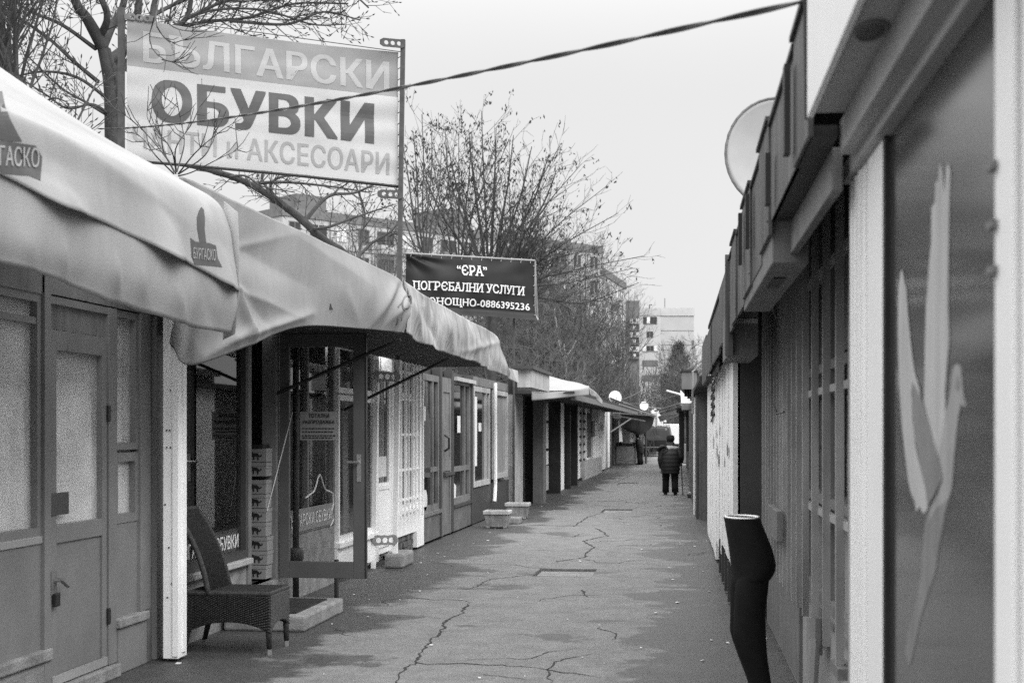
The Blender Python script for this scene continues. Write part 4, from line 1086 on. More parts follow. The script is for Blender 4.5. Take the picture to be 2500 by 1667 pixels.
obj('top_wire', MB().tube([lp + Vector((0, 0, TL.z + .04)), rt + Vector((0, 0, TR.z - 6.25 + .0))], .005, 4), m_black, bb)
bt = [bpt(BW_ * j / 30, 0) + Vector((0, 0, -.02)) for j in range(31)]
obj('bottom_bar', MB().tube(bt, .018, 6), m_black, bb)
lm = MB()
for k in range(12):
    p = bpt(BW_ - .003, BH_ * (k + .5) / 12); q = on_post(p.z); lm.tube([p, Vector((q.x, q.y, p.z + .03))], .006, 4)
obj('lacing', lm, m_black, bb)
t = thing('footing', 'rough concrete footing under the billboard posts', 'concrete block', (pa.x, pa.y, 0))
p0, p1 = onz(915, 1402), onz(985, 1400)
obj('block', MB().box(L, pa.y - .12, pa.y + .55, p0.x - .05, pa.x + .12, 0, .17), m_concrete, t, bevel=.03)

# ================================================================== BLACK SIGN
sgT = thing('hanging_sign', 'black laced banner with white old-style Cyrillic lettering', 'sign', P(1253, 905, 28.4))
SL, SR = P(989, 620, 27.7), P(1305, 638, 28.8); zb = SL.z - (SL.z - P(989, 766, 27.7).z)
zbR = P(1307, 783, 28.8).z
so = Vector((SL.x, SL.y, 0)); sx = Vector((SR.x - SL.x, SR.y - SL.y, 0)); SWd = sx.length; sx.normalize(); sn = sx.cross(Vector((0, 0, 1)))
sg2 = 1 if sn.y < 0 else -1
def spt(u, v, off=0.0):
    zt = SL.z + (SR.z - SL.z) * u; zz = zb + (zbR - zb) * u
    w = .05 * sin(u * pi) * sin(v * pi) + .06 * math.exp(-(hypot(u * 1.6, 1 - v) / .35) ** 2) * sin(atan2(1 - v, u + .001) * 9) + .02 * sin(v * 3 + u * 20) * (1 - v) + .02 * mnoise.noise(Vector((u * 6, v * 4, 0)))
    if v < .1: w += .12 * (.1 - v) / .1
    return so + sx * (u * SWd) + Vector((0, 0, zz + (zt - zz) * v + .03 * (1 - v) * sin(u * pi))) + sn * sg2 * (w + off)
sc_l = obj('sign_cloth', MB().grid([[spt(j / 70, i / 36) for j in range(71)] for i in range(37)]), m_signblk, sgT, smooth=True)
SERIF = {'П': (.12, .88), 'Г': (.15,), 'Р': (.15,), 'Н': (.12, .88), 'И': (.12, .88), 'А': (.05, .92), 'Л': (.08, .92), 'Щ': (.1, .5, .85), 'Д': (.1, .9)}
def stext(s, u0, u1, v0, v1, slope):
    m = text_on(s, (0, 0, 0), (1, 0, 0), (0, 1, 0), 1, 1, .018, None, 0, 0)
    n_ = len(s)
    hh = v1 - v0
    out_ = MB()
    # thicken bottoms and tops of the letters: small slab serifs at the stems
    xs_ = {}
    n = len(s)
    bots = [p for p in m.v if p.y < .02]; tops = [p for p in m.v if p.y > .98]
    def ser(ps, y0, y1):
        ps = sorted(p.x for p in ps); k = 0
        while k < len(ps):
            j = k
            while j + 1 < len(ps) and ps[j + 1] - ps[j] < .3 / n: j += 1
            c, w = (ps[k] + ps[j]) / 2, (ps[j] - ps[k]) / 2 + .13 / n
            if w < .45 / n: m.add([(c - w, y0, .003), (c + w, y0, .003), (c + w, y1, .003), (c - w, y1, .003)], [(0, 1, 2, 3)])
            k = j + 1
    ser(bots, -.02, .09); ser(tops, .91, 1.02)
    m.v = [spt(u0 + (u1 - u0) * p.x, v0 + hh * p.y + slope * (p.x), .022 + p.z) for p in m.v]
    return obj('lettering', m, m_plastic, sc_l)
stext('“ЄРА”', .385, .615, .69, .86, 0)
stext('ПОГРЄБАЛНИ УСЛУГИ', .058, .91, .41, .555, 0)
stext('ДЄНОНОЩНО-0886395236', -.005, .955, .135, .285, 0)
rp = MB().tube([spt(j / 40, 1) + Vector((0, 0, .015)) for j in range(41)], .02, 6).tube([spt(1, i / 20) + sx * .015 for i in range(21)], .02, 6)
obj('rope_hem', rp, m_lettl, sgT)
lc = MB()
for k in range(13): p = spt((k + .5) / 13, 1); lc.tube([p + Vector((0, 0, -.05)) + sn * sg2 * .02, p + Vector((0, 0, .05)) + sx * .03], .007, 4)
for k in range(6): p = spt(1, (k + .5) / 6); lc.tube([p - sx * .04 + sn * sg2 * .02, p + sx * .05 + Vector((0, 0, .03))], .007, 4)
obj('lacing', lc, m_lettl, sgT)
pp = P(1253, 780, 28.7)
obj('pole', MB().tube([(pp.x, pp.y + .08, 0), (pp.x, pp.y + .08, SR.z + .02)], .026, 8), m_postdk, sgT)
pp = spt(1, 1); obj('frame_bar', MB().tube([spt(0, 1) + Vector((0, .06, .02)), pp + Vector((0, .06, .02))], .02, 6).tube([pp + Vector((0, .06, .02)), spt(1, 0) + Vector((0, .06, 0))], .02, 6), m_rust, sgT)

# ================================================================== RIGHT: near shop with glass door
def sR(u, l): return R.s(u, l)
def zR(u, v, l): return R.z(u, v, l)
WN = 0.50
k1 = thing('shop_front', 'modern shopfront with white profiles and tall glass pane, nearest on the right', 'shop', R.p(3, WN, 0))
e = [sR(u, WN) for u in (2078, 2112, 2117, 2156, 2443, 2490)]
top1 = 2.33
slab(k1, R, e[1], e[0], WN, WN + .12, 0, top1, m_whiteclean, 'profile', bevel=.006)
slab(k1, R, e[3] + .02, e[2], WN - .0, WN + .12, 0, top1, m_whiteclean, 'profile', bevel=.006)
for k in range(3): slab(k1, R, e[1] + .06 + k * .09, e[1] + .1 + k * .09, WN - .006, WN, 0, top1 - .01, m_whiteclean, 'rib')
slab(k1, R, e[2] + .02, e[2] - .0 + .06 * 0 + .021, WN + .03, WN + .1, 0, top1, m_black, 'gasket')
slab(k1, R, e[5], e[4], WN - .01, WN + .12, 0, 2.9, m_whiteclean, 'profile', bevel=.006)
slab(k1, R, .2, e[5] - .012, WN + .0, WN + .12, 0, 2.9, m_whiteclean, 'profile')
for z in (2.02, 1.93, 1.86): obj('hinge', MB().box(R, e[4] - .03, e[4] + .012, WN - .02, WN + .0, z, z + .012), m_rust, k1)
slab(k1, R, e[4], e[3] + .02, WN + .015, WN + .023, 0, top1, M('shop glass reflection grey', .05, .12, .2, 2, spec=.5), 'pane')  # even grey base stands in for the alley reflected in the pane
slab(k1, R, e[3] - .012, e[3] + .02, WN + .002, WN + .1, 0, top1, m_black, 'gasket')
slab(k1, R, e[5], e[0] + .05, WN - .02, WN + .12, top1, top1 + .05, m_soffit, 'head_rail', bevel=.004)
slab(k1, R, .6, e[0], WN + .0, WN + .14, top1 + .05, 2.46, m_soffit, 'head_box')
slab(k1, R, .4, e[0] + .2, WN + .12, 3.2, 0, 2.7, m_darkpaint, 'wall')
slab(k1, R, .6, 3.9, .44, WN - .002, 2.36, 2.45, m_soffit, 'shutter_rail', bevel=.004)
slab(k1, R, .4, 3.8, .36, .47, 2.452, 2.48, m_soffit, 'soffit')
# round downlight recess
dl = MB(); c = R.p(sR(2040, .405), .405, 2.4515)
pass
fx_ = slab(k1, R, .4, 3.8, .345, .36, 2.44, 3.35, m_whiteclean, 'fascia')
dlm = MB().loft([(R.p(3.02, .405, z), R.d * .07, R.nn * .028) for z in (2.451, 2.448)], 18); obj('downlight', dlm, m_black, k1)
obj('downlight_ring', MB().tube([R.p(3.02 + .075 * cos(a * pi / 12), .405 + .03 * sin(a * pi / 12), 2.449) for a in range(25)], .004, 5), m_rust, k1)
# frosted flying bird on the pane
def frost(zz, dep, mat, name):
    q = [(2150 + x / 2.45, (380 if x_ == 1 else 850) + y / 2.45) for x_, x, y in zz]
    obj(name, MB().poly([R.p(sR(u, WN + .014), WN + .0146 - dep * .25, zR(u, v, WN + .014)) for u, v in q], R.nn * -.0003), mat, bird_)
m_fr1 = M('frosted film bright', .5, .6, .08, 6, streak=.18)
m_fr2 = M('frosted film mid', .36, .6, .1, 6, streak=.2)
m_fr3 = M('frosted film dim', .24, .6, .12, 6, streak=.2)
bird_ = slab(k1, R, sR(2420, WN), sR(2405, WN), WN + .0135, WN + .0146, .3, .32, m_fr3, 'bird_decal')
frost([(2, 345, 600), (2, 372, 780), (2, 340, 870), (2, 285, 970), (2, 265, 1050), (2, 250, 1220), (2, 243, 1340), (2, 225, 1440), (2, 200, 1568), (2, 160, 1700), (2, 150, 1830), (2, 175, 1900), (2, 200, 1800), (2, 240, 1600), (2, 292, 1440), (2, 330, 1330), (2, 350, 1180), (2, 385, 980), (2, 425, 850), (2, 440, 600)], .0008, m_fr3, 'tail')
frost([(2, 430, 120), (2, 445, 98), (2, 462, 93), (2, 480, 110), (2, 489, 200), (2, 496, 270), (2, 512, 345), (2, 503, 352), (2, 482, 335), (2, 466, 400), (2, 452, 520), (2, 440, 650), (2, 426, 840), (2, 405, 900), (2, 370, 930), (2, 330, 960), (2, 285, 1040), (2, 300, 960), (2, 345, 870), (2, 372, 780), (2, 345, 640), (2, 372, 400), (2, 400, 340), (2, 416, 250), (2, 424, 160)], .0016, m_fr2, 'body')
frost([(1, 350, 62), (1, 362, 50), (1, 372, 90), (1, 380, 230), (1, 392, 70), (1, 410, 45), (1, 419, 100), (1, 410, 400), (1, 405, 900), (1, 412, 1100), (1, 398, 1250), (1, 386, 1400), (2, 388, 340), (2, 375, 460), (2, 360, 560), (2, 346, 650), (2, 320, 560), (2, 300, 480), (2, 278, 400), (2, 258, 320), (1, 262, 1350), (1, 265, 1150), (1, 272, 900), (1, 290, 650), (1, 303, 520), (1, 304, 310), (1, 326, 280), (1, 329, 160), (1, 345, 150)], .0024, m_fr1, 'wing')
frost([(2, 200, 150), (2, 225, 230), (2, 252, 320), (2, 278, 410), (2, 300, 490), (2, 345, 655), (2, 367, 780), (2, 335, 850), (2, 280, 950), (2, 255, 800), (2, 225, 640), (2, 200, 500), (2, 188, 320), (2, 190, 200)], .0032, m_fr3, 'underwing')
frost([(1, 122, 690), (1, 130, 680), (1, 138, 720), (1, 156, 800), (1, 165, 950), (1, 186, 1160), (1, 205, 1290), (1, 235, 1400), (1, 240, 1440), (1, 215, 1390), (1, 192, 1350), (2, 186, 260), (2, 192, 420), (2, 212, 600), (2, 240, 720), (2, 270, 850), (2, 285, 955), (2, 264, 990), (2, 246, 972), (2, 236, 945), (2, 216, 978), (2, 200, 900), (2, 184, 870), (2, 165, 780), (2, 149, 640), (2, 130, 480), (1, 124, 1560), (1, 115, 1400), (1, 106, 1180), (1, 104, 1000), (1, 108, 800)], .004, m_fr1, 'wing')
frost([(2, 448, 235), (2, 456, 180), (2, 464, 162), (2, 474, 205), (2, 470, 245), (2, 458, 258)], .004, m_fr3, 'eye')

# ================================================================== RIGHT: dark barred kiosk
WR = 0.78
k2 = thing('kiosk', 'dark kiosk with tall window bars along the right side', 'kiosk', R.p(8, WR, 0))
K0, K1 = 4.15, 12.3
slab(k2, R, K0, K1, WR + .18, 3.4, 0, 2.75, m_darkpaint, 'wall')
slab(k2, R, K0, K1, WR, WR + .18, 0, .66, m_greypaint2, 'plinth')
slab(k2, R, K0, K1, WR - .03, WR + .18, .66, .70, m_midpaint, 'sill')
window(k2, R, K0, 7.4, WR, .70, 2.5, .06, m_midpaint, m_darkglass, mull=(5.2, 6.3), rails=(1.25, 1.95))
window(k2, R, 7.45, 8.6, WR, .70, 2.5, .06, m_midpaint, m_darkglass, rails=(1.25, 1.95))
slab(k2, R, 8.65, 8.95, WR, WR + .1, .70, 2.5, m_midpaint, 'panel')
window(k2, R, 9.0, 9.9, WR, .70, 2.5, .05, m_midpaint, m_curtain, rails=(1.95,))
window(k2, R, 9.95, 12.25, WR, .3, 2.5, .06, m_midpaint, m_darkglass, mull=(10.6, 11.3), rails=(1.1, 2.0))
slab(k2, R, K0, K1, WR - .01, WR + .18, 2.5, 2.75, m_darkpaint, 'header')
barS = [5.4, 5.85, 6.32, 6.87, 7.42, 7.95, 8.35, 8.7, 9.02, 9.4, 9.7, 9.95, 10.25, 10.55, 10.85, 11.15, 11.6]
m_bar = M('bar paint', .36, .5, .15, 4, spec=.4, streak=.2)
b0_ = obj('window_bar', MB().box(R, barS[0] - .02, barS[0] + .02, WR - .085, WR - .05, .60, 2.72), m_bar, k2)
for s in barS[1:]:
    c = b0_.copy(); COL.objects.link(c); c.location = c.location + R.d * (s - barS[0])
for z in (1.19, 1.80, 2.40):
    slab(k2, R, 4.6, 8.8, WR - .055, WR - .03, z, z + .035, m_greypaint2, 'bar_rail')
for z in (.62, 1.5):
    slab(k2, R, 8.8, 11.8, WR - .055, WR - .03, z, z + .03, m_midpaint, 'bar_rail')
for (a_, b_2, z0_, z1_, mt_) in ((5.3, 5.9, .75, 1.2, m_midpaint), (5.95, 6.25, 1.3, 1.9, m_curtain), (6.4, 6.9, .72, 1.22, m_greypaint2), (6.95, 7.3, 1.3, 1.92, m_midpaint), (7.5, 7.9, 1.3, 1.9, m_greypaint2), (7.55, 8.3, .75, 1.2, m_midpaint), (6.5, 7.3, 2.0, 2.42, m_midpaint), (5.3, 6.2, 2.0, 2.42, m_greypaint2)):
    slab(k2, R, a_, b_2, WR + .022, WR + .028, z0_, z1_, mt_, 'pane_reflection')  # pale and grey patches painting reflections onto the dark panes
obj('bar_foot', MB().box(R, 6.2, 6.5, WR - .09, WR - .02, .55, .6), m_rust, k2); obj('bar_foot', MB().box(R, 7.3, 7.55, WR - .09, WR - .02, .52, .6), m_rust, k2)
slab(k2, R, 9.3, 10.15, WR - .13, WR - .088, zR(1895, 1310, .68), zR(1895, 1238, .68), m_board, 'lock_box', bevel=.005)
hk = MB()
for (u, v) in ((1914, 1005), (1912, 770)):
    s_ = sR(u, .66); z_ = zR(u, v, .66); hk.tube([R.p(s_, .66, z_), R.p(s_ + .05, .62, z_ - .01), R.p(s_ + .05, .60, z_ + .05)], .008, 5)
obj('hook', hk, m_rust, k2)
slab(k2, R, 10.1, 10.35, WR - .03, WR - .012, .8, 2.2, M('white slat', .6, .7), 'slat')
# lower boards by the far end
slab(k2, R, 8.9, 11.9, WR - .02, WR - .001, .05, .6, m_board, 'kick_panel')
# beam and soffit
slab(k2, R, 4.0, 7.2, .43, .46, 2.28, 2.40, m_board, 'beam', bevel=.004)
slab(k2, R, 4.0, 16.0, .365, WR + 2, 2.745, 2.78, m_under, 'roof_board')
slab(k2, R, 3.85, 5.38, .36, .43, 2.40, 2.43, m_black, 'soffit')
# fascia panels, each a sheet
FN = .35
segs = [(3.83, 4.30, 2.775, 2.40, .0), (4.31, 5.38, 2.755, 2.40, .006), (5.39, 6.0, 2.775, 2.35, -.003), (6.01, 6.72, 2.75, 2.31, .008), (6.73, 7.5, 2.77, 2.30, -.002), (7.51, 8.3, 2.745, 2.28, .009), (8.31, 8.95, 2.765, 2.27, -.002), (8.96, 9.50, 2.74, 2.26, .008)]
for i, (a, b, zt, zb_, of) in enumerate(segs):
    fp = slab(k2, R, a, b, FN + of, FN + of + .014, zb_, zt, m_facia, 'fascia_panel')
    obj('capping', MB().box(R, a - .01, b + .012, FN + of - .012, FN + of + .03, zt, zt + .016), m_black, fp)
    obj('rivet', MB().tube([R.p(a + .05, FN + of - .004, zb_ + .06), R.p(a + .05, FN + of + .002, zb_ + .06)], .008, 6), m_rust, fp)
for (u, va, vb) in ((1928, 192, 402), (1880, 400, 520), (1829, 495, 622), (1811, 540, 660)):
    s_ = sR(u, FN - .012); slab(k2, R, s_ - .03, s_ + .03, FN - .03, FN - .012, zR(u, vb, FN), zR(u, va, FN), m_black, 'strap')
b1 = slab(k2, R, 5.42, 7.6, FN + .012, .50, 2.245, 2.42, m_board, 'shutter_box', bevel=.006, label='near grey shutter box under the fascia')
obj('vent', MB().box(R, 5.9, 6.3, .40, .45, 2.238, 2.245), m_black, b1)
b2 = slab(k2, R, 9.56, 10.6, FN - .0, .55, 2.115, 2.42, m_board, 'shutter_box', bevel=.008, label='far small shutter box with pale top strip')
obj('pale_strip', MB().box(R, 9.55, 9.56, FN + .03, .545, 2.33, 2.36), m_offwhite, b2)
slab(k2, R, 9.5, 9.56, FN - .02, FN + .03, 2.11, 2.78, m_facia, 'fascia_end')
tag(obj('pipe_pole', MB().tube([R.p(6.9, .66, .62), R.p(6.75, .62, .2), R.p(6.7, .60, .02)], .03, 8).tube([R.p(6.93, .665, .72), R.p(6.9, .66, .55)], .038, 8), m_greypaint, at=R.p(6.7, .6, 0)), 'grey pipe with a dark top leaning on the barred kiosk wall', 'pipe')

# ================================================================== RIGHT: white boarded kiosk
k3 = thing('kiosk', 'kiosk closed with peeling white boards and scrawled graffiti', 'kiosk', R.p(17, .5, 0))
slab(k3, R, 12.4, 22.6, .56, 3, 0, 2.5, m_darkpaint, 'wall')
s = 12.45; i = 0
while s < 22.4:
    wd = random.uniform(.42, .7); e_ = min(s + wd, 22.5)
    zlo = .40 if s < 15.3 else (.27 if s < 17.4 else .04)
    slab(k3, R, s, e_ - .012, .5 + random.uniform(-.008, .008), .54, zlo, 2.33 - random.uniform(0, .06), m_whitewood, 'board'); s = e_; i += 1
for k in range(5): slab(k3, R, 12.5 + k * .9, 12.58 + k * .9, .49, .55, 0.02, .40, m_darkpaint, 'stump')
slab(k3, R, 12.4, 17.3, .55, .6, 0, .5, m_black, 'back_board')
gr = MB()
def scr(pts, w=.012):
    gr.tube([R.p(sR(u, .488), .488, zR(u, v, .488)) for u, v in pts], w, 4)
for k in range(5):
    b_ = 935 + k * 20; scr([(1736 + 2 * (k % 2), b_), (1741, b_ - 12), (1744, b_ - 4), (1738, b_ + 10), (1736, b_ + 14)])
obj('graffiti', gr, m_black, k3)
pt = MB()
for (u, v, r) in ((1742, 1080, 9), (1750, 1100, 7), (1757, 1050, 6), (1768, 1130, 5), (1775, 1100, 8), (1753, 1120, 8), (1748, 1060, 6)):
    c = [R.p(sR(u, .487), .487, zR(u, v, .487)) + R.d * (cos(a) * r / 60 * random.uniform(.5, 1.2) * .8) + Vector((0, 0, sin(a) * r / 230 * random.uniform(.6, 1.6) * 2)) for a in [k * pi / 5 for k in range(10)]]
    pt.poly(c, R.nn * .004)
obj('bare_patch', pt, m_brick, k3)
for (a, b) in ((9.6, 11.9), (11.91, 14.2), (14.21, 16.4), (16.41, 18.7)):
    t_ = (a - 9.6) / 9.1; slab(k3, R, a, b - .01, FN + .012 * (int(a) % 2), FN + .015 + .012 * (int(a) % 2), 2.30 - .13 * t_, 2.76 - .05 * (int(a) % 3), m_facia, 'fascia_panel')
slab(k3, R, 9.6, 18.7, FN + .015, .56, 2.66, 2.70, m_under, 'soffit')
slab(k3, R, 12.4, 22.6, .45, 3, 2.5, 2.6, m_under, 'roof')
# next kiosk: dark pier and end wall
k4 = thing('kiosk', 'dark kiosk end wall standing past the white boards', 'kiosk', R.p(26, .5, 0))
slab(k4, R, 26.2, 40, .385, 2.6, 0, 2.28, m_facia, 'wall')
slab(k4, R, 26.1, 26.2, .44, .7, 0, 2.3, m_board, 'pier')
slab(k4, R, 22.7, 26.2, .62, 2.6, 0, 2.4, m_darkpaint, 'back_wall')
slab(k4, R, 19.5, 30, .33, .9, 2.3, 2.36, m_under, 'roof_edge')
obj('drip_pipe', MB().tube([R.p(24.5, .3, 1.9), R.p(24.5, .3, 2.62), R.p(24.5, .45, 2.75)], .02, 6), m_metal, k4)
tag(obj('white_pole', MB().tube([R.p(27.5, .375, 0.0), R.p(27.5, .375, 2.25)], .028, 8), m_plastic, at=R.p(27.5, .375, 0)), 'thin white pole standing against the dark end wall', 'pole')
t = thing('shutter_housing', 'hanging grey shutter housing with dark cloth strips beneath', 'shutter box', R.p(27, .2, 2.6))
q0, q1 = P(1664, 907, 27.5), P(1701, 950, 27.5)
obj('box', MB().hexa([(q0.x, q0.y, q1.z), (q1.x, q0.y, q1.z), (q1.x, q0.y + 2, q1.z), (q0.x, q0.y + 2, q1.z), (q0.x, q0.y, q0.z), (q1.x, q0.y, q0.z), (q1.x, q0.y + 2, q0.z), (q0.x, q0.y + 2, q0.z)]), m_board, t)
obj('lid', MB().hexa([(q0.x - .02, q0.y - .03, q0.z), (q1.x + .02, q0.y - .03, q0.z), (q1.x + .02, q0.y + 2, q0.z), (q0.x - .02, q0.y + 2, q0.z), (q0.x - .02, q0.y - .03, q0.z + .03), (q1.x + .02, q0.y - .03, q0.z + .03), (q1.x + .02, q0.y + 2, q0.z + .03), (q0.x - .02, q0.y + 2, q0.z + .03)]), m_under, t)
for k in range(4):
    p = P(1671 + k * 7, 950, 27.6); z1 = P(1671, 968 + (k % 3) * 5, 27.6).z
    obj('cloth_strip', MB().grid([[(p.x + .05 * j / 3, p.y + .03 * (j % 2), p.z + (z1 - p.z) * i_ / 2) for j in range(4)] for i_ in range(3)]), m_black, t, solid=.004)

# ================================================================== SATELLITE DISHES
def dish(c, face, r, label, mat, group, mast_to):
    t = thing('satellite_dish', label, 'satellite dish', (c.x, c.y, mast_to), group)
    f = Vector(face).normalized(); x = f.cross(Vector((0, 0, 1))).normalized(); y = x.cross(f).normalized()
    m = MB().loft([(c + f * (-.15 * r * (1 - k * k)), x * (r * k), y * (r * 1.08 * k)) for k in (.04, .2, .4, .6, .8, .92, 1.0)], 36)
    m.f.pop()                                       # open mouth
    rings = [[c + x * (r * cos(2 * pi * j / 36)) + y * (1.08 * r * sin(2 * pi * j / 36)) for j in range(37)]]
    obj('bowl', m, mat, t, smooth=True, solid=.012)
    obj('rim', MB().tube(rings[-1], r * .03, 6), m_rust if r > .3 and mat is m_dish else mat, t)
    foot = c - y * r * .95; tip = c + f * r * 1.05 - y * r * .35
    obj('feed_arm', MB().tube([foot, tip], r * .035, 6), m_metal, t)
    obj('receiver', MB().tube([tip - f * .02, tip - f * (r * .22) + y * .02], r * .09, 8), m_metal, t)
    bk_ = c - f * r * .3
    obj('mast', MB().tube([bk_, Vector((bk_.x, bk_.y, bk_.z - r * .6)) - f * .05, Vector((bk_.x, bk_.y, mast_to)) - f * .05], r * .05, 8), m_rust, t)
cD = R.p(11.6, .84, 0); cD.z = CAMZ + (1050 - 372) / FPX * 11.75
cD = P(1897, 373, 11.75)
dish(cD, Vector((.05, -1, .02)), .42, 'large grey satellite dish rising behind the right hand fascia', m_dish, 'satellite dishes on the kiosk roofs', 2.7)
dish(P(1502, 970, 62), Vector((.25, -1, .22)), .27, 'larger white dish on the edge of the far stall roof', m_dishw, 'satellite dishes on the kiosk roofs', 2.5)
dish(P(1572, 991, 74), Vector((.2, -1, .2)), .215, 'smaller white dish farther back above the far stall roof', m_dishw, 'satellite dishes on the kiosk roofs', 2.3)

# ================================================================== CABLES
def twisted(a, b, sag, r, turns, name, label, n=160):
    m = MB(); side = (b - a).cross(Vector((0, 0, 1))).normalized()
    for ph in (0, pi):
        pts = []
        for k in range(n + 1):
            t_ = k / n; p = a.lerp(b, t_) - Vector((0, 0, 4 * sag * t_ * (1 - t_)))
            an = t_ * turns * 2 * pi + ph; pts.append(p + side * (cos(an) * r * .95) + Vector((0, 0, sin(an) * r * .95)))
        m.tube(pts, r, 5)
    return tag(obj(name, m, m_black, at=a), label, 'cable')
ca, cb = P(240, 315, 15.4), R.p(3.85, .35, zR(1965, 22, .35))
twisted(ca, cb, .085, .005, 15, 'cable', 'black twisted cable slung across the alley past the big banner')
t = thing('cable_mast', 'short dark pole holding the cable at the fascia end', 'pole', R.p(3.85, .35, 2.4))
obj('pole', MB().tube([R.p(3.86, .352, 2.45), R.p(3.85, .348, zR(1965, 8, .35))], .009, 8), m_black, t)
obj('loose_end', MB().tube([R.p(3.85, .35, zR(1965, 22, .35)), R.p(3.78, .352, 2.765), R.p(3.7, .35, 2.755), R.p(3.62, .345, 2.775), R.p(3.5, .34, 2.76)], .004, 5), m_black, t)
for (a, b, sg_, lb) in ((P(1520, 983, 62), P(1662, 962, 34), .12, 'thin pale wire strung between the far stall and the right row'), (P(1585, 945, 70), P(1664, 905, 28), .25, 'thin dark wire rising to the shutter housing'), (P(1470, 985, 58), P(1600, 925, 90), .3, 'slack wire above the far stalls')):
    n = 24; tag(obj('wire', MB().tube([a.lerp(b, k / n) - Vector((0, 0, 4 * sg_ * (k / n) * (1 - k / n))) for k in range(n + 1)], .012, 4), m_rust, at=a), lb, 'wire')

# ================================================================== MANNEQUIN
mq = P(1830, 1795, 7.55); mq.z = 0
t = thing('mannequin', 'black trousered mannequin legs without a torso beside the barred windows', 'mannequin', mq)
px_ = 7.55 / FPX
def mz(v): return CAMZ - (v - 1050) * px_
def mu(u): return (u - 1830) * px_
prof_l = [(1262, 1769, 1853), (1289, 1773, 1863), (1331, 1780, 1880), (1372, 1785, 1891), (1396, 1787, 1887), (1420, 1788, 1871), (1445, 1800, 1860), (1460, 1815, 1845)]
def dense(pr, n):
    return [tuple(q) for q in catmull(pr, n)]
prof_leg = [(1380, 1803, 1868), (1405, 1794, 1870), (1430, 1789, 1869), (1493, 1787, 1863), (1525, 1786, 1865), (1551, 1787, 1866), (1600, 1803, 1870), (1667, 1828, 1879), (1740, 1846, 1883), (1785, 1852, 1880)]
m = MB().loft([(Vector((mq.x, mq.y, 0)) + _R * mu((a + b) / 2) + Vector((0, 0, mz(v))), _R * ((b - a) / 2 * px_), _F * ((.155 + .03 * min(1, (v - 1262) / 120)) * (1 if v < 1400 else max(.2, 1 - ((v - 1400) / 62) ** 2 * .8)))) for v, a, b in dense(prof_l, 40)], 28, pw=2.2)
for sd in (-1, 1):
    m.loft([(Vector((mq.x, mq.y, 0)) + _R * mu((a + b) / 2 + sd * 3 * min(1, (v - 1380) / 200)) + _F * (sd * .088) + Vector((0, 0, mz(v))), _R * ((b - a) / 2 * px_ * .99), _F * (.092 - .036 * (v - 1380) / 400)) for v, a, b in dense(prof_leg, 36)], 20, pw=2.1)
obj('trousers', m, m_trouser, t, smooth=True)
obj('waist_rim', MB().loft([(Vector((mq.x, mq.y, 0)) + _R * mu(1811) + Vector((0, 0, z)), _R * (41 * px_ * k_), _F * (.152 * k_)) for z, k_ in ((mz(1266), 1.0), (mz(1259), 1.0), (mz(1259), .9), (mz(1266), .88))], 24, cap=False), m_plastic, t, smooth=True)
obj('torso_cap', MB().loft([(Vector((mq.x, mq.y, 0)) + _R * mu(1811) + Vector((0, 0, mz(1263) - .01 * k_)), _R * (40 * px_), _F * .148) for k_ in (0, 1)], 24), m_plastic, t)
obj('waistband', MB().loft([(Vector((mq.x, mq.y, 0)) + _R * mu(1811 + (v - 1264) * .3) + Vector((0, 0, mz(v))), _R * (43.5 * px_), _F * .158) for v in (1264, 1282)], 24, cap=False), m_trouser, t, smooth=True)
for sd in (-1, 1):
    obj('foot', MB().loft([(Vector((mq.x, mq.y, 0)) + _R * mu(1868 - k * 26) + _F * (sd * .088) + Vector((0, 0, .05 - .015 * k)), _F * .035, Vector((0, 0, .045 - .012 * k))) for k in range(4)], 12), m_plastic, t, smooth=True)
obj('base_plate', MB().tube([(mq.x, mq.y, 0), (mq.x, mq.y, .012)], .2, 24), m_steel, t)

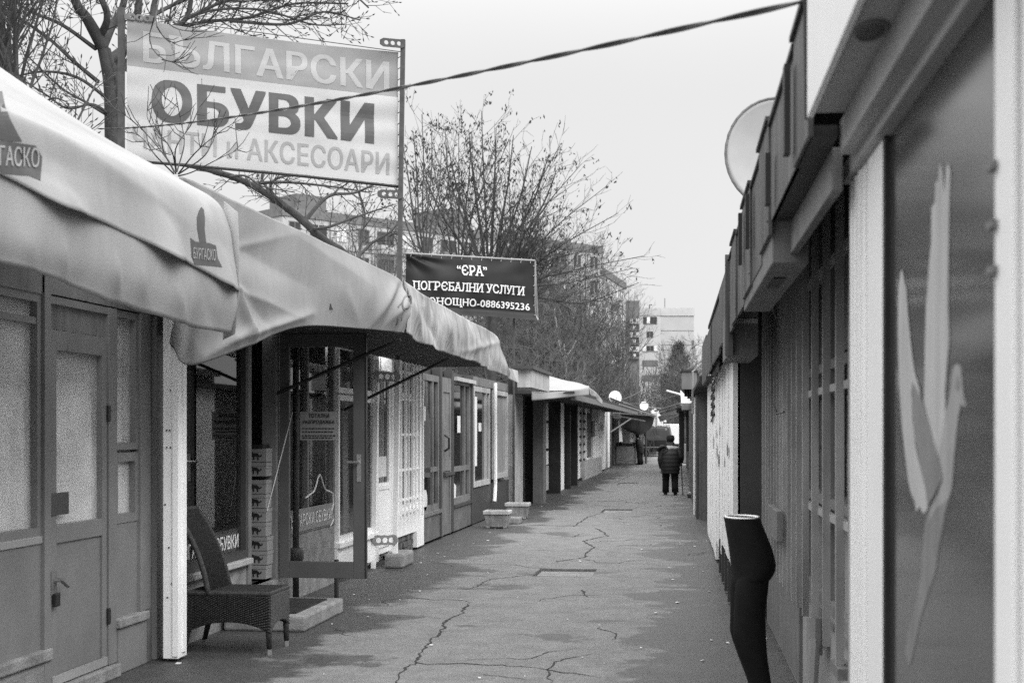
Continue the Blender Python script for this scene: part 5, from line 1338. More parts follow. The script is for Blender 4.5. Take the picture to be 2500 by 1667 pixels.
# ================================================================== PEOPLE
def person(base, ang, Ht, label, grp, pose, coat, hat, sc_=1.0, hood=False):
    """local: x right, y ahead, z up"""
    t = thing('person', label, 'person', base, grp)
    ca_, sa_ = cos(ang), sin(ang)
    def w(x, y, z): return Vector(base) + Vector((x * ca_ - y * sa_, x * sa_ + y * ca_, z)) * sc_
    # one continuous body grown over its skeleton
    J = {'pel': (0, 0, .80), 'wai': (0, .02, .95), 'che': (0, .06, 1.12), 'nec': (0, .10, 1.24), 'chi': (0, .13, 1.31), 'hea': (0, .15, 1.40), 'cro': (0, .14, 1.455)}
    J.update(pose)
    names = list(J); E = [('pel', 'wai'), ('wai', 'che'), ('che', 'nec'), ('nec', 'chi'), ('chi', 'hea'), ('hea', 'cro')]
    for s_ in 'lr': E += [('che', 'sh' + s_), ('sh' + s_, 'el' + s_), ('el' + s_, 'wr' + s_), ('wr' + s_, 'ha' + s_), ('pel', 'hi' + s_), ('hi' + s_, 'kn' + s_), ('kn' + s_, 'an' + s_), ('an' + s_, 'to' + s_)]
    rad = {'pel': .13, 'wai': .12, 'che': .14, 'nec': .055, 'chi': .075, 'hea': .085, 'cro': .06, 'sh': .06, 'el': .045, 'wr': .03, 'ha': .035, 'hi': .085, 'kn': .058, 'an': .042, 'to': .035}
    fing = []
    for s_ in 'lr':
        h_ = Vector(J['ha' + s_]); wv = (h_ - Vector(J['wr' + s_])).normalized()
        for k in range(5):
            n1, n2 = 'f%s%da' % (s_, k), 'f%s%db' % (s_, k)
            ln = (.05, .07, .075, .07, .055)[k]; off = Vector(((k - 2) * .018, (.03 if k == 0 else .0), 0))
            J[n1] = tuple(h_ + off * .8 + wv * ln * .55); J[n2] = tuple(h_ + off + wv * ln + Vector((0, .02 if k else .03, 0)))
            E += [('ha' + s_, n1), (n1, n2)]; fing += [n1, n2]
    names = list(J)
    me = bpy.data.meshes.new('body'); b0 = Vector(base)
    me.from_pydata([tuple(w(*J[n]) - b0) for n in names], [(names.index(a), names.index(b)) for a, b in E], [])
    o = bpy.data.objects.new('body', me); COL.objects.link(o); o.parent = t
    me.materials.append(m_skin)
    md = o.modifiers.new('skin', 'SKIN'); md.use_smooth_shade = True
    for i, n in enumerate(names):
        r = rad.get(n, rad.get(n[:2], .009)) * sc_
        if n in fing: r = .0085 * sc_
        me.skin_vertices[0].data[i].radius = (r, r); me.skin_vertices[0].data[i].use_root = (n == 'pel')
    o.modifiers.new('subd', 'SUBSURF').render_levels = 1
    nose = MB().loft([(w(J['hea'][0], J['hea'][1] + .08 + k * .014, J['hea'][2] - .01 - k * .01), (w(.014 - k * .004, 0, 0) - w(0, 0, 0)), Vector((0, 0, .022 - k * .006))) for k in range(3)], 8)
    obj('nose', nose, m_skin, t, smooth=True)
    ears = MB()
    for s_ in (-1, 1): ears.loft([(w(J['hea'][0] + s_ * (.08 + k * .01), J['hea'][1] - .01, J['hea'][2] - .01), w(0, .022, 0) - w(0, 0, 0), Vector((0, 0, .032))) for k in range(2)], 8)
    obj('ear', ears, m_skin, t, smooth=True)
    X = lambda r: w(r, 0, 0) - w(0, 0, 0)
    Yv = lambda r: w(0, r, 0) - w(0, 0, 0)
    # trousers
    tm = MB()
    for s_ in 'lr':
        h_, k_, a_ = (Vector(J[n + s_]) for n in ('hi', 'kn', 'an'))
        pts = [h_ + Vector((0, 0, .08)), h_, h_.lerp(k_, .5), k_, k_.lerp(a_, .5), a_ + Vector((0, 0, -.03))]
        tm.loft([(w(*p), X(r), Yv(r * 1.05)) for p, r in zip(pts, (.12, .118, .108, .092, .084, .086))], 14)
    obj('trousers', tm, m_trsr, t, smooth=True)
    for s_ in 'lr':
        a_, o_ = Vector(J['an' + s_]), Vector(J['to' + s_])
        obj('shoe', MB().loft([(w(*(a_.lerp(o_, k) * 1) if False else (a_.x + (o_.x - a_.x) * k, a_.y + (o_.y - a_.y) * k, 0.045 - .012 * k)), X(.045 - .008 * abs(k - .6)), Vector((0, 0, .045 - .014 * k))) for k in (-.5, -.2, .2, .6, 1.0, 1.3)], 12), m_black, t, smooth=True)
    # coat: quilted torso and sleeves
    cm = MB(); secs = []
    nq = 26
    for i in range(nq + 1):
        k = i / nq; z = .54 + (1.235 - .54) * k
        wx = np.interp(k, [0, .2, .55, .8, .93, 1], [.235, .255, .265, .25, .18, .09]); wy = np.interp(k, [0, .3, .7, .93, 1], [.19, .205, .19, .13, .075])
        q_ = 1 + .028 * cos(k * 2 * pi * 7)
        yc = np.interp(k, [0, .5, 1], [0, .03, .1]); xc = 0
        secs.append((w(xc, yc, z), X(wx * q_ * coat), Yv(wy * q_ * coat)))
    cm.loft(secs, 20, pw=2.3)
    for s_ in 'lr':
        a_, b_, c_ = (Vector(J[n + s_]) for n in ('sh', 'el', 'wr')); path = catmull([a_ + Vector((0, 0, .02)), b_, c_], 14)
        cm.loft([(w(*p), X(r), Yv(r)) for p, r in zip(path, [(.092 - .03 * (i / 13)) * (1 + .05 * cos(i * 2.1)) * coat for i in range(14)])], 14)
    obj('coat', cm, m_coat, t, smooth=True)
    obj('collar', MB().loft([(w(0, .09 + .02 * k, 1.2 + .06 * k), X(.12 - .012 * k), Yv(.11 - .01 * k)) for k in range(3)], 16), m_coat, t, smooth=True)
    if hood: obj('hood', MB().tube([w(-.19 + .105 * cos(a_ * pi / 8), -.03 + .03 * sin(a_ * pi / 4), 1.13 + .085 * sin(a_ * pi / 8)) for a_ in range(17)], .038 * sc_, 8), m_coat, t, smooth=True)
    hx, hy, hz = J['hea']
    obj('hair', MB().loft([(w(hx, hy - .014, hz + dz), X(rx), Yv(ry)) for dz, rx, ry in ((-.10, .06, .06), (-.05, .09, .09), (.0, .1, .1), (.05, .09, .095))], 16), m_trsr, t, smooth=True)
    if hat:
        obj('hat', MB().loft([(w(hx, hy + dy, hz + dz), X(rx), Yv(ry)) for dz, rx, ry, dy in ((-.035, .098, .108, 0), (.0, .104, .112, 0), (.045, .1, .108, 0), (.085, .088, .098, 0), (.1, .05, .06, 0))], 18).loft([(w(hx, hy + .03, hz + dz), X(.11), Yv(.145)) for dz in (.005, .018)], 18), m_trsr, t, smooth=True)
    else:
        obj('hair_top', MB().loft([(w(hx, hy - .012, hz + dz), X(rx), Yv(ry)) for dz, rx, ry in ((-.08, .06, .06), (-.04, .092, .09), (.02, .1, .104), (.065, .085, .09), (.095, .045, .05))], 16), m_trsr, t, smooth=True)
    return t, w
pb = onz(1637, 1208)
pose1 = {'shl': (-.2, .06, 1.16), 'ell': (-.25, .0, .88), 'wrl': (-.22, .05, .66), 'hal': (-.215, .07, .60), 'shr': (.2, .06, 1.16), 'elr': (.255, .0, .93), 'wrr': (.255, .14, .80), 'har': (.26, .18, .765),
         'hil': (-.095, 0, .76), 'knl': (-.115, .12, .44), 'anl': (-.12, .14, .085), 'tol': (-.135, .27, .03), 'hir': (.095, 0, .76), 'knr': (.105, .03, .43), 'anr': (.115, -.12, .10), 'tor': (.13, .0, .03)}
t1, w1_ = person(pb, 0.03, 1.5, 'hunched person in a dark quilted coat and cap walking away with a cane', None, pose1, .93, True, 1.0, True)
ck = MB().tube([w1_(.255, .11, .795), w1_(.27, .17, .80), w1_(.275, .22, .78)], .014, 8).tube([w1_(.27, .17, .79), w1_(.31, .17, .0)], .015, 8)
tag(obj('walking_cane', ck, m_rust, at=w1_(.31, .17, 0)), 'thin walking cane held in the right hand of the hunched person', 'cane')
pb2 = onz(1563, 1134)
pose2 = {'shl': (-.18, .06, 1.16), 'ell': (-.2, .05, .92), 'wrl': (-.15, .22, .8), 'hal': (-.13, .28, .78), 'shr': (.18, .06, 1.16), 'elr': (.2, .03, .92), 'wrr': (.17, .16, .76), 'har': (.16, .2, .72),
         'hil': (-.09, 0, .76), 'knl': (-.1, .03, .43), 'anl': (-.1, .0, .085), 'tol': (-.11, .13, .03), 'hir': (.09, 0, .76), 'knr': (.1, .02, .43), 'anr': (.1, -.03, .085), 'tor': (.11, .1, .03)}
person(pb2, 1.25, 1.5, 'person in dark clothes standing sideways by the far stall table', None, pose2, .82, False, 1.03)

# ================================================================== FAR END STALLS
fs_ = thing('market_stall', 'dark canopied market stall at the far end of the left row', 'stall', (-4, 66, 0))
def at(u, v, d): return P(u, v, d)
q = [at(1489, 974, 60), at(1600, 1016, 66), at(1600, 1016, 80), at(1489, 968, 80)]
obj('roof', MB().poly(q, (0, 0, .08)), m_under, fs_)
obj('roof_edge', MB().tube([at(1512, 987, 60.5), at(1600, 1015, 65.8)], .035, 6), m_metal, fs_)
obj('truss', MB().tube([at(1497, 1008, 61), at(1580, 1014, 65)], .03, 5).tube([at(1490, 1012, 61), at(1575, 1028, 65)], .03, 5).tube([at(1490, 1055, 61), at(1540, 1022, 62)], .03, 5), m_rust, fs_)
obj('tarpaulin', sheet([[at(1516, 1005, 63), at(1560, 1010, 65), at(1598, 1018, 66.5)], [at(1520, 1040, 63.5), at(1560, 1048, 65), at(1592, 1040, 67)], [at(1530, 1050, 65), at(1562, 1062, 66), at(1586, 1047, 67)]], 16, 12, lambda u, v, p: Vector((0, .25 * mnoise.noise(p * 1.5), 0))), m_coat, fs_, solid=.01)
for (u, d, vb) in ((1491, 61, 1142), (1577, 67, 1132)): a = onz(u, vb); obj('post', MB().tube([a, Vector((a.x, a.y, 2.3))], .05, 6), m_darkpaint, fs_)
obj('back_wall', MB().box(L, 70, 70.2, -5.5, -2.9, 0, 2.2), m_concrete, fs_)
obj('side_wall', MB().box(L, 60.5, 70, -5.6, -4.2, 0, 2.4), m_black, fs_)
obj('white_panel', MB().poly([at(1510, 1025, 64), at(1517, 1045, 64), at(1520, 1078, 64), at(1512, 1078, 64)], (0, .05, 0)), m_plastic, fs_)
obj('white_panel', MB().poly([at(1538, 1056, 66), at(1546, 1056, 66), at(1546, 1078, 66), at(1538, 1078, 66)], (0, .05, 0)), m_plastic, fs_)
tt = onz(1523, 1134)
tb_ = thing('stall_table', 'trestle table heaped with goods under the dark canopy', 'table', (tt.x, tt.y, 0))
obj('top', MB().box(L, tt.y, tt.y + .9, tt.x - .45, tt.x + .55, .86, .9), m_darkpaint, tb_)
for x in (-.42, .5):
    for y in (.05, .85): obj('leg', MB().bar((tt.x + x, tt.y + y, 0), (tt.x + x, tt.y + y, .86), .05), m_rust, tb_)
obj('brace', MB().tube([(tt.x - .45, tt.y, .25), (tt.x + .5, tt.y, .15)], .02, 5).tube([(tt.x - .42, tt.y, .35), (tt.x + .0, tt.y, .3)], .02, 5), m_rust, tb_)
for k in range(6):
    x = tt.x - .4 + k * .16; h_ = random.uniform(.08, .2)
    tag(obj('goods_box', MB().box(L, tt.y + .1, tt.y + .4, x, x + .14, .9, .9 + h_), [m_black, m_coat, m_darkpaint][k % 3], at=(x, tt.y + .1, .9), bevel=.01), 'small dark packed box lying on the far stall table', 'box', 'goods on the far stall table')
cr_ = onz(1583, 1110)
t = thing('goods_crate', 'low crate of goods with pale lids behind the standing person', 'crate', (cr_.x, cr_.y, 0))
obj('crate', MB().box(L, cr_.y, cr_.y + 1, cr_.x - .45, cr_.x + .5, 0, .3), m_darkpaint, t); obj('lid', MB().box(L, cr_.y - .05, cr_.y + 1, cr_.x - .5, cr_.x + .2, .3, .38), m_plastic, t)
# black van
vd = 88
vb_ = onz(1604, 1050 + 1.62 / vd * FPX)
vn = thing('van', 'black van parked across the far end of the alley', 'van', (vb_.x, vb_.y, 0))
x0, x1 = vb_.x - .92, vb_.x + .92
obj('body', MB().loft([((vb_.x, vb_.y + 1.5, z), (.92 * k, 0, 0), (0, 1.6 * k, 0)) for z, k in ((.32, .95), (.5, 1.0), (1.0, 1.0), (1.15, .98), (1.75, .88), (1.86, .80))], 28, pw=6), m_carblk, vn, smooth=False)
obj('rear_window', MB().poly([(x0 + .2, vb_.y - .06, 1.08), (x1 - .2, vb_.y - .06, 1.08), (x1 - .25, vb_.y + .06, 1.62), (x0 + .25, vb_.y + .06, 1.62)], (0, -.015, 0)), m_darkglass, vn)
obj('bumper', MB().box(L, vb_.y - .2, vb_.y - .05, x0 + .02, x1 - .02, .34, .55), m_carblk, vn, bevel=.02)
obj('chrome_strip', MB().box(L, vb_.y - .22, vb_.y - .2, x0 + .1, x1 - .1, .56, .60), m_steel, vn)
for x in (x0 + .08, x1 - .2): obj('tail_light', MB().box(L, vb_.y - .12, vb_.y - .05, x, x + .1, .75, 1.15), m_rust, vn)
for x in (x0 + .1, x1 - .3):
    for y in (.5, 2.5):
        wh = obj('wheel', MB().tube([(x, vb_.y + y, .3), (x + .2, vb_.y + y, .3)], .3, 16), m_tyre, vn)
obj('roof_rack', MB().box(L, vb_.y + .2, vb_.y + .3, x0 + .12, x1 - .12, 1.9, 1.96).box(L, vb_.y + .2, vb_.y + .3, x0 + .3, x0 + .36, 1.84, 1.9).box(L, vb_.y + .2, vb_.y + .3, x1 - .36, x1 - .3, 1.84, 1.9), m_steel, vn)
# white box truck further right
tb0 = P(1616, 1035, 95); tb1 = P(1646, 1035, 95)
tk = thing('truck', 'white box truck standing behind the black van', 'truck', ((tb0.x + tb1.x) / 2, tb0.y, 0))
obj('box_body', MB().box(L, tb0.y, tb0.y + 4, tb0.x, tb1.x + .6, .7, tb0.z), m_plastic, tk, bevel=.05)
obj('chassis', MB().box(L, tb0.y + .1, tb0.y + 5, tb0.x + .1, tb1.x + .5, .45, .7), m_black, tk)
for y in (.8, 3.2):
    for x in (tb0.x + .05, tb1.x + .3): obj('wheel', MB().tube([(x, tb0.y + y, .4), (x + .25, tb0.y + y, .4)], .4, 16), m_tyre, tk)
obj('cab', MB().box(L, tb0.y + 4.1, tb0.y + 5.6, tb0.x + .1, tb1.x + .5, .7, 2.0), m_plastic, tk, bevel=.08)
# low kerb wall
a = onz(1590, 1117); tag(obj('low_wall', MB().box(L, 84, 84.4, -2.2, -.6, 0, .42), m_offwhite, at=(-1.5, 84, 0)), 'low pale wall below the black van', 'wall')
# hanging white clothes and signs at the far end
t = thing('washing', 'white clothes hung on a line at the far end', 'clothes', P(1600, 1000, 78))
for k, (u, v0_, v1_, w_) in enumerate(((1593, 1000, 1022, 7), (1600, 996, 1040, 9), (1607, 1003, 1025, 6), (1612, 1012, 1034, 9))):
    obj('garment', sheet([[at(u - w_ / 2, v0_ + 4, 78), at(u, v0_, 78), at(u + w_ / 2, v0_ + 5, 78)], [at(u - w_ / 2, v1_, 78), at(u, v1_ + 2, 78), at(u + w_ / 2, v1_ - 2, 78)]], 8, 8, lambda a_, b_, p: Vector((0, .08 * sin(p.x * 20), 0))), m_plastic, t, solid=.01)
obj('line', MB().tube([at(1580, 994, 78), at(1620, 997, 78)], .015, 4), m_metal, t)
tag(obj('name_board', MB().poly([at(1592, 1024, 80), at(1619, 1024, 80), at(1619, 1039, 80), at(1592, 1039, 80)], (0, .08, 0)), m_paper, at=at(1600, 1039, 80)), 'small white board hanging above the black van', 'board')
tag(obj('globe_lamp', MB().loft([(at(1623.5, 1028.5, 72) + Vector((0, 0, z)), (r, 0, 0), (0, r, 0)) for z, r in ((-.07, .02), (-.05, .055), (0, .075), (.05, .055), (.07, .02))], 12), m_plastic, at=at(1623, 1028, 72)), 'small white round lamp under the far right canopy', 'lamp')
# right far stall
rs_ = thing('market_stall', 'stall with slatted canopy and hanging vertical letters on the far right', 'stall', R.p(45, .3, 0))
for i in range(4):
    o_ = i * 5; obj('canopy_slat', MB().bar(at(1600 + o_ * 2, 1006 + o_ * .9 - 3, 62), at(1663 + o_ * .6, 984 + o_, 48), .1, .05), m_offwhite if i % 2 else m_rust, rs_)
obj('canopy_sheet', MB().poly([at(1606, 1018, 62), at(1670, 996, 46), at(1672, 1010, 46), at(1612, 1030, 62)], (0, 0, .03)), m_midpaint, rs_)
slab(rs_, R, 41, 66, .5, 2.5, 0, 2.3, m_darkpaint, 'wall')
slab(rs_, R, 40.5, 66, .05, .5, 2.25, 2.32, m_under, 'roof')
obj('sign_post', MB().box(R, 41.5, 41.6, .33, .5, 1.0, 2.2), m_black, rs_)
lb_ = obj('sign_post', MB().box(R, 44, 44.1, .12, .28, .7, 2.2), m_black, rs_)
for (col, dep, u, v0_, dv) in (('КАФЕ', 43.9, 1662.5, 1046, 8.5), ('АТЕМ', 43.9, 1665, 1076, 7.6), ('АЛАНИ', 41.4, 1681, 1040, 9)):
    lt = MB()
    for k, ch in enumerate(col):
        q_ = text_on(ch, P(u - 2.6, v0_ + k * dv + 2.6, dep * .993 / cos(0.1)), (1, 0, 0), (0, 0, 1), .062, .066, .02, off=.0); lt.add(q_.v, q_.f)
    obj('lettering', lt, m_plastic, lb_)
cbp = onz(1686, 1131)
t = thing('display_cabinet', 'pale upright display cabinet with goods at its foot', 'cabinet', (cbp.x, cbp.y, 0))
obj('carcass', MB().box(R, cbp.y, cbp.y + .6, cbp.x + .62, cbp.x + 1.1, .05, .95), m_greypaint2, t); obj('plinth', MB().box(R, cbp.y, cbp.y + .6, cbp.x + .64, cbp.x + 1.08, 0, .05), m_black, t)
obj('front_panel', MB().box(R, cbp.y - .02, cbp.y, cbp.x + .78, cbp.x + 1.08, .1, .93), m_midpaint, t)
wp = thing('window_panel', 'white framed posters at the right edge of the far stall', 'poster panel', P(1692, 1060, 40))
a, b = P(1688, 1006, 40), P(1696, 1078, 40)
obj('panel', MB().hexa([(a.x, a.y, b.z), (b.x, a.y, b.z), (b.x, a.y + .1, b.z), (a.x, a.y + .1, b.z), (a.x, a.y, a.z), (b.x, a.y, a.z), (b.x, a.y + .1, a.z), (a.x, a.y + .1, a.z)]), m_plastic, wp)
for k in range(3): z_ = a.z - .2 - k * .22; obj('poster', MB().box(L, a.y - .01, a.y, a.x + .01, b.x - .02, z_, z_ + .08), m_midpaint, wp)
tag(obj('white_banner', sheet([[P(1661, 952, 33), P(1676, 966, 33), P(1694, 970, 33)], [P(1663, 984, 33), P(1678, 984, 33), P(1694, 984, 33)]], 10, 6, lambda u, v, p: Vector((0, .04 * sin(p.x * 15), 0))), m_plastic, at=P(1678, 984, 33), solid=.01), 'torn white sheet hanging below the grey shutter housing', 'sheet')
tag(obj('canopy_tube', MB().tube([P(1629, 954, 33), P(1662, 963, 32)], .025, 6), m_plastic, at=P(1662, 963, 32)), 'white tube poking out above the far right canopy', 'tube')
q0, q1 = P(1664, 985, 32), P(1694, 1000, 32)
tag(obj('awning_box', MB().box(L, q0.y, q0.y + 1.5, q0.x, q1.x, q1.z, q0.z), m_board, at=q1), 'dark awning box under the torn white sheet', 'box')
for (u, v, lb) in ((1690, 1215, 'low dark tray on the ground beside the white pole'), (1682, 1143, 'small crate of goods at the foot of the cabinet')):
    a = onz(u, v); t = thing('floor_tray', lb, 'tray', (a.x, a.y, 0)); obj('tray', MB().box(L, a.y, a.y + .5, a.x - .12, a.x + .1, 0.02, .09), m_darkpaint, t, bevel=.008); obj('lid', MB().box(L, a.y + .02, a.y + .48, a.x - .1, a.x + .1, .09, .12), m_offwhite, t)

# ================================================================== BUILDINGS FAR BEHIND
def block_building(name, label, pA, pB, depth, h, floors, bays, wall, lightw, seed, pent=None):
    """slab block: facade from pA to pB (ground points), windows as parts"""
    rnd = random.Random(seed)
    t = thing(name, label, 'apartment block', pA)
    d = (pB - pA); Ln = d.length; d.normalize(); n = Vector((d.y, -d.x, 0))
    if n.dot(-pA) < 0: n = -n
    def w(x, y, z): return pA + d * x - n * y + Vector((0, 0, z))
    def bx_(x0, x1, y0, y1, z0, z1, mb_=None):
        mb_ = mb_ or MB(); return mb_.hexa([w(x0, y0, z0), w(x1, y0, z0), w(x1, y1, z0), w(x0, y1, z0), w(x0, y0, z1), w(x1, y0, z1), w(x1, y1, z1), w(x0, y1, z1)])
    obj('wall', bx_(0, Ln, .0, depth, 0, h), wall, t)
    obj('parapet', bx_(-.1, Ln + .1, -.12, depth + .1, h, h + .9), m_joint, t)
    fh = h / floors; bw_ = Ln / bays; first = None
    jm = MB()
    for f in range(1, floors): bx_(0, Ln, -.03, 0, f * fh - .06, f * fh + .06, jm)
    for b in range(1, bays): bx_(b * bw_ - .05, b * bw_ + .05, -.035, 0, 0, h, jm)
    obj('panel_joint', jm, m_joint, t)
    for b in range(bays):
        kind = (b % 3 == 1)
        for f in range(floors):
            x0 = b * bw_ + bw_ * (.1 if kind else .25); x1 = b * bw_ + bw_ * (.9 if kind else .75); z0 = f * fh + .95; z1 = f * fh + 2.35
            nm_ = 'loggia' if kind else 'window'
            fm = MB(); bx_(x0, x0 + .1, -.05, .05, z0, z1, fm); bx_(x1 - .1, x1, -.05, .05, z0, z1, fm); bx_(x0, x1, -.05, .05, z0 - .1, z0, fm); bx_(x0, x1, -.05, .05, z1, z1 + .1, fm); bx_((x0 + x1) / 2 - .05, (x0 + x1) / 2 + .05, -.045, .05, z0, z1, fm)
            fo = obj(nm_, fm, m_panell if rnd.random() > .4 else m_rust, t)
            obj('pane', bx_(x0 + .08, x1 - .08, -.012, .02, z0, z1), m_winfar if rnd.random() > .2 else m_curtain, fo)
            if kind: obj('balcony', bx_(x0 - .1, x1 + .1, -.9, -.0, f * fh + .0, f * fh + .9), [wall, lightw, m_paneld][rnd.randrange(3)], t)
    for (xa, xb, hh) in (pent or []): obj('lift_house', bx_(xa * Ln, xb * Ln, 1.0, 6.0, h + .9, h + .9 + hh), m_paneld, t)
    return t
pA = P(690, 1050, 143); pA.z = 0; pB = P(1470, 1050, 174); pB.z = 0
block_building('apartment_block', 'long grey panel apartment block behind the bare trees', pA, pB, 11, 23.2, 8, 16, m_panel, m_panell, 4, [(.05, .13, 1.7), (.47, .55, 2.2)])
pA = P(1473, 1050, 178); pA.z = 0; pB = P(1527, 1050, 196); pB.z = 0
block_building('apartment_block', 'stepped lower end of the panel block seen past the tree crown', pA, pB, 9, 21.0, 7, 3, m_panel, m_panell, 5)
# pale block at the end
dB2 = 280
bt_ = thing('apartment_block', 'pale apartment block with blank gable and dark pine before it', 'apartment block', P(1640, 1050, dB2) - Vector((0, 0, CAMZ)))
def fx2(u, v): return P(u, v, dB2)
y_ = fx2(1600, 1050).y
def qd(u0, u1, v0, v1, dd, mat, name, th=.3, par=bt_):
    a, b = P(u0, v1, dB2), P(u1, v0, dB2); o_ = _F
    m_ = MB().hexa([a - o_ * dd, Vector((b.x, b.y, a.z)) - o_ * dd, Vector((b.x, b.y, a.z)) + o_ * (th - dd), a + o_ * (th - dd), Vector((a.x, a.y, b.z)) - o_ * dd, b - o_ * dd, b + o_ * (th - dd), Vector((a.x, a.y, b.z)) + o_ * (th - dd)])
    return obj(name, m_, mat, par)
qd(1613, 1694, 752, 1069, 0, m_panell, 'wall', 14)
qd(1561, 1613, 752, 1069, .0, M('loggia wall', .62, .9, .06, .4), 'wall', 14)
qd(1612.5, 1695, 752, 771, .15, m_panel, 'parapet', 14.2); qd(1561, 1612.3, 752, 770, .12, m_panel, 'parapet', 14.2)
for v in (771, 806.5, 841.5): qd(1613.5, 1694, v, v + 1, .05, m_joint, 'panel_joint', .05)
for (v0_, v1_, u0, u1) in ((773, 791, 1570, 1604), (808, 824, 1578, 1595), (843, 858, 1568, 1606)):
    f = qd(u0, u1, v0_, v1_, .1, m_panell if v0_ > 800 else m_rust, 'window', .1)
    n_ = 4 if u1 - u0 > 25 else 2
    for k in range(n_): qd(u0 + 1 + k * (u1 - u0 - 1) / n_, u0 + (k + 1) * (u1 - u0 - 1) / n_, v0_ + 1.2, v1_ - 1.2, .14, m_winfar if (k + v0_) % 3 else m_curtain, 'pane', .05, f)
for v in (879, 915): qd(1568, 1606, v, v + 15, .1, m_paneld, 'window', .1)
qd(1690, 1694.5, 830, 838, .3, m_rust, 'vent', .4)
obj('aerial', MB().tube([P(1623, 752, dB2), P(1623, 728, dB2)], .08, 4).tube([P(1586, 752, dB2), P(1586, 744, dB2), P(1592, 744, dB2)], .15, 4), m_rust, bt_)
# darker wing with glazed balconies
bw2 = thing('apartment_block', 'dark wing with stacked glazed balconies left of the pale gable', 'apartment block', P(1545, 1050, 265) - Vector((0, 0, CAMZ)))
dB2 = 265
qd(1528, 1561, 734, 1070, 0, m_paneld, 'wall', 10, bw2); qd(1516, 1530, 757, 1070, -.3, m_panel, 'wall', 8, bw2)
for k, v in enumerate((778, 795, 811, 829, 846, 863)):
    f = qd(1536, 1560, v, v + 13, .8, m_joint if k % 2 else m_panel, 'balcony', .8, bw2)
    for j in range(3): qd(1537 + j * 7.6, 1543.5 + j * 7.6, v + 1, v + 8, .86, m_winfar if (k + j) % 2 else m_curtain, 'pane', .06, f)

# ================================================================== TREES
def sc_tree(seed, base, trunk, env, nattr, step, rinf, rkill, maxn=2600):
    """space colonisation: trunk polyline(s) then growth towards points scattered in the crown"""
    rg = np.random.default_rng(seed)
    pos = []; par = []
    for path, start in trunk:
        pts = [np.array(p, float) for p in path]
        prev = -1
        if start is not None: prev = int(np.argmin([np.linalg.norm(np.array(q) - np.array(start)) for q in pos]))
        for i, p in enumerate(pts):
            if prev >= 0:
                q0 = np.array(pos[prev]); k = max(1, int(np.linalg.norm(p - q0) / step))
                for j in range(1, k + 1):
                    pos.append(tuple(q0 + (p - q0) * j / k + rg.normal(0, step * .06, 3) * (0 if j == k else 1))); par.append(prev); prev = len(pos) - 1
            else:
                pos.append(tuple(p)); par.append(-1); prev = len(pos) - 1
    A = []
    wts = np.array([e[2] for e in env], float); wts /= wts.sum()
    for (c, r, wt), cnt in zip(env, rg.multinomial(nattr, wts)):
        d = rg.normal(size=(cnt, 3)); d /= np.linalg.norm(d, axis=1)[:, None]
        A.append(np.array(c) + d * (rg.random((cnt, 1)) ** .4) * np.array(r))
    A = np.concatenate(A)
    Pn = np.array(pos); near = np.full(len(A), -1); nd = np.full(len(A), 1e9)
    def upd(i0):
        q = np.array(pos[i0:]);
        if not len(q): return
        D = np.linalg.norm(A[:, None, :] - q[None], axis=2); j = D.argmin(1); dm = D[np.arange(len(A)), j]
        b = dm < nd; nd[b] = dm[b]; near[b] = j[b] + i0
    upd(0); alive = np.ones(len(A), bool)
    for it in range(160):
        alive &= nd > rkill
        act = alive & (nd < rinf)
        if not act.any() or len(pos) > maxn: break
        i0 = len(pos); idx = near[act]; dirs = A[act] - np.array(pos)[idx]; dirs /= np.linalg.norm(dirs, axis=1)[:, None] + 1e-9
        acc = {}
        for k, dv in zip(idx, dirs): acc[k] = acc.get(k, 0) + dv
        for k, dv in acc.items():
            n = np.linalg.norm(dv)
            if n < 1e-6: continue
            dv = dv / n + rg.normal(0, .22, 3) + np.array((0, 0, .06)); dv /= np.linalg.norm(dv)
            p = np.array(pos[k]) + dv * step
            pos.append(tuple(p)); par.append(int(k))
        upd(i0)
    return np.array(pos), np.array(par)
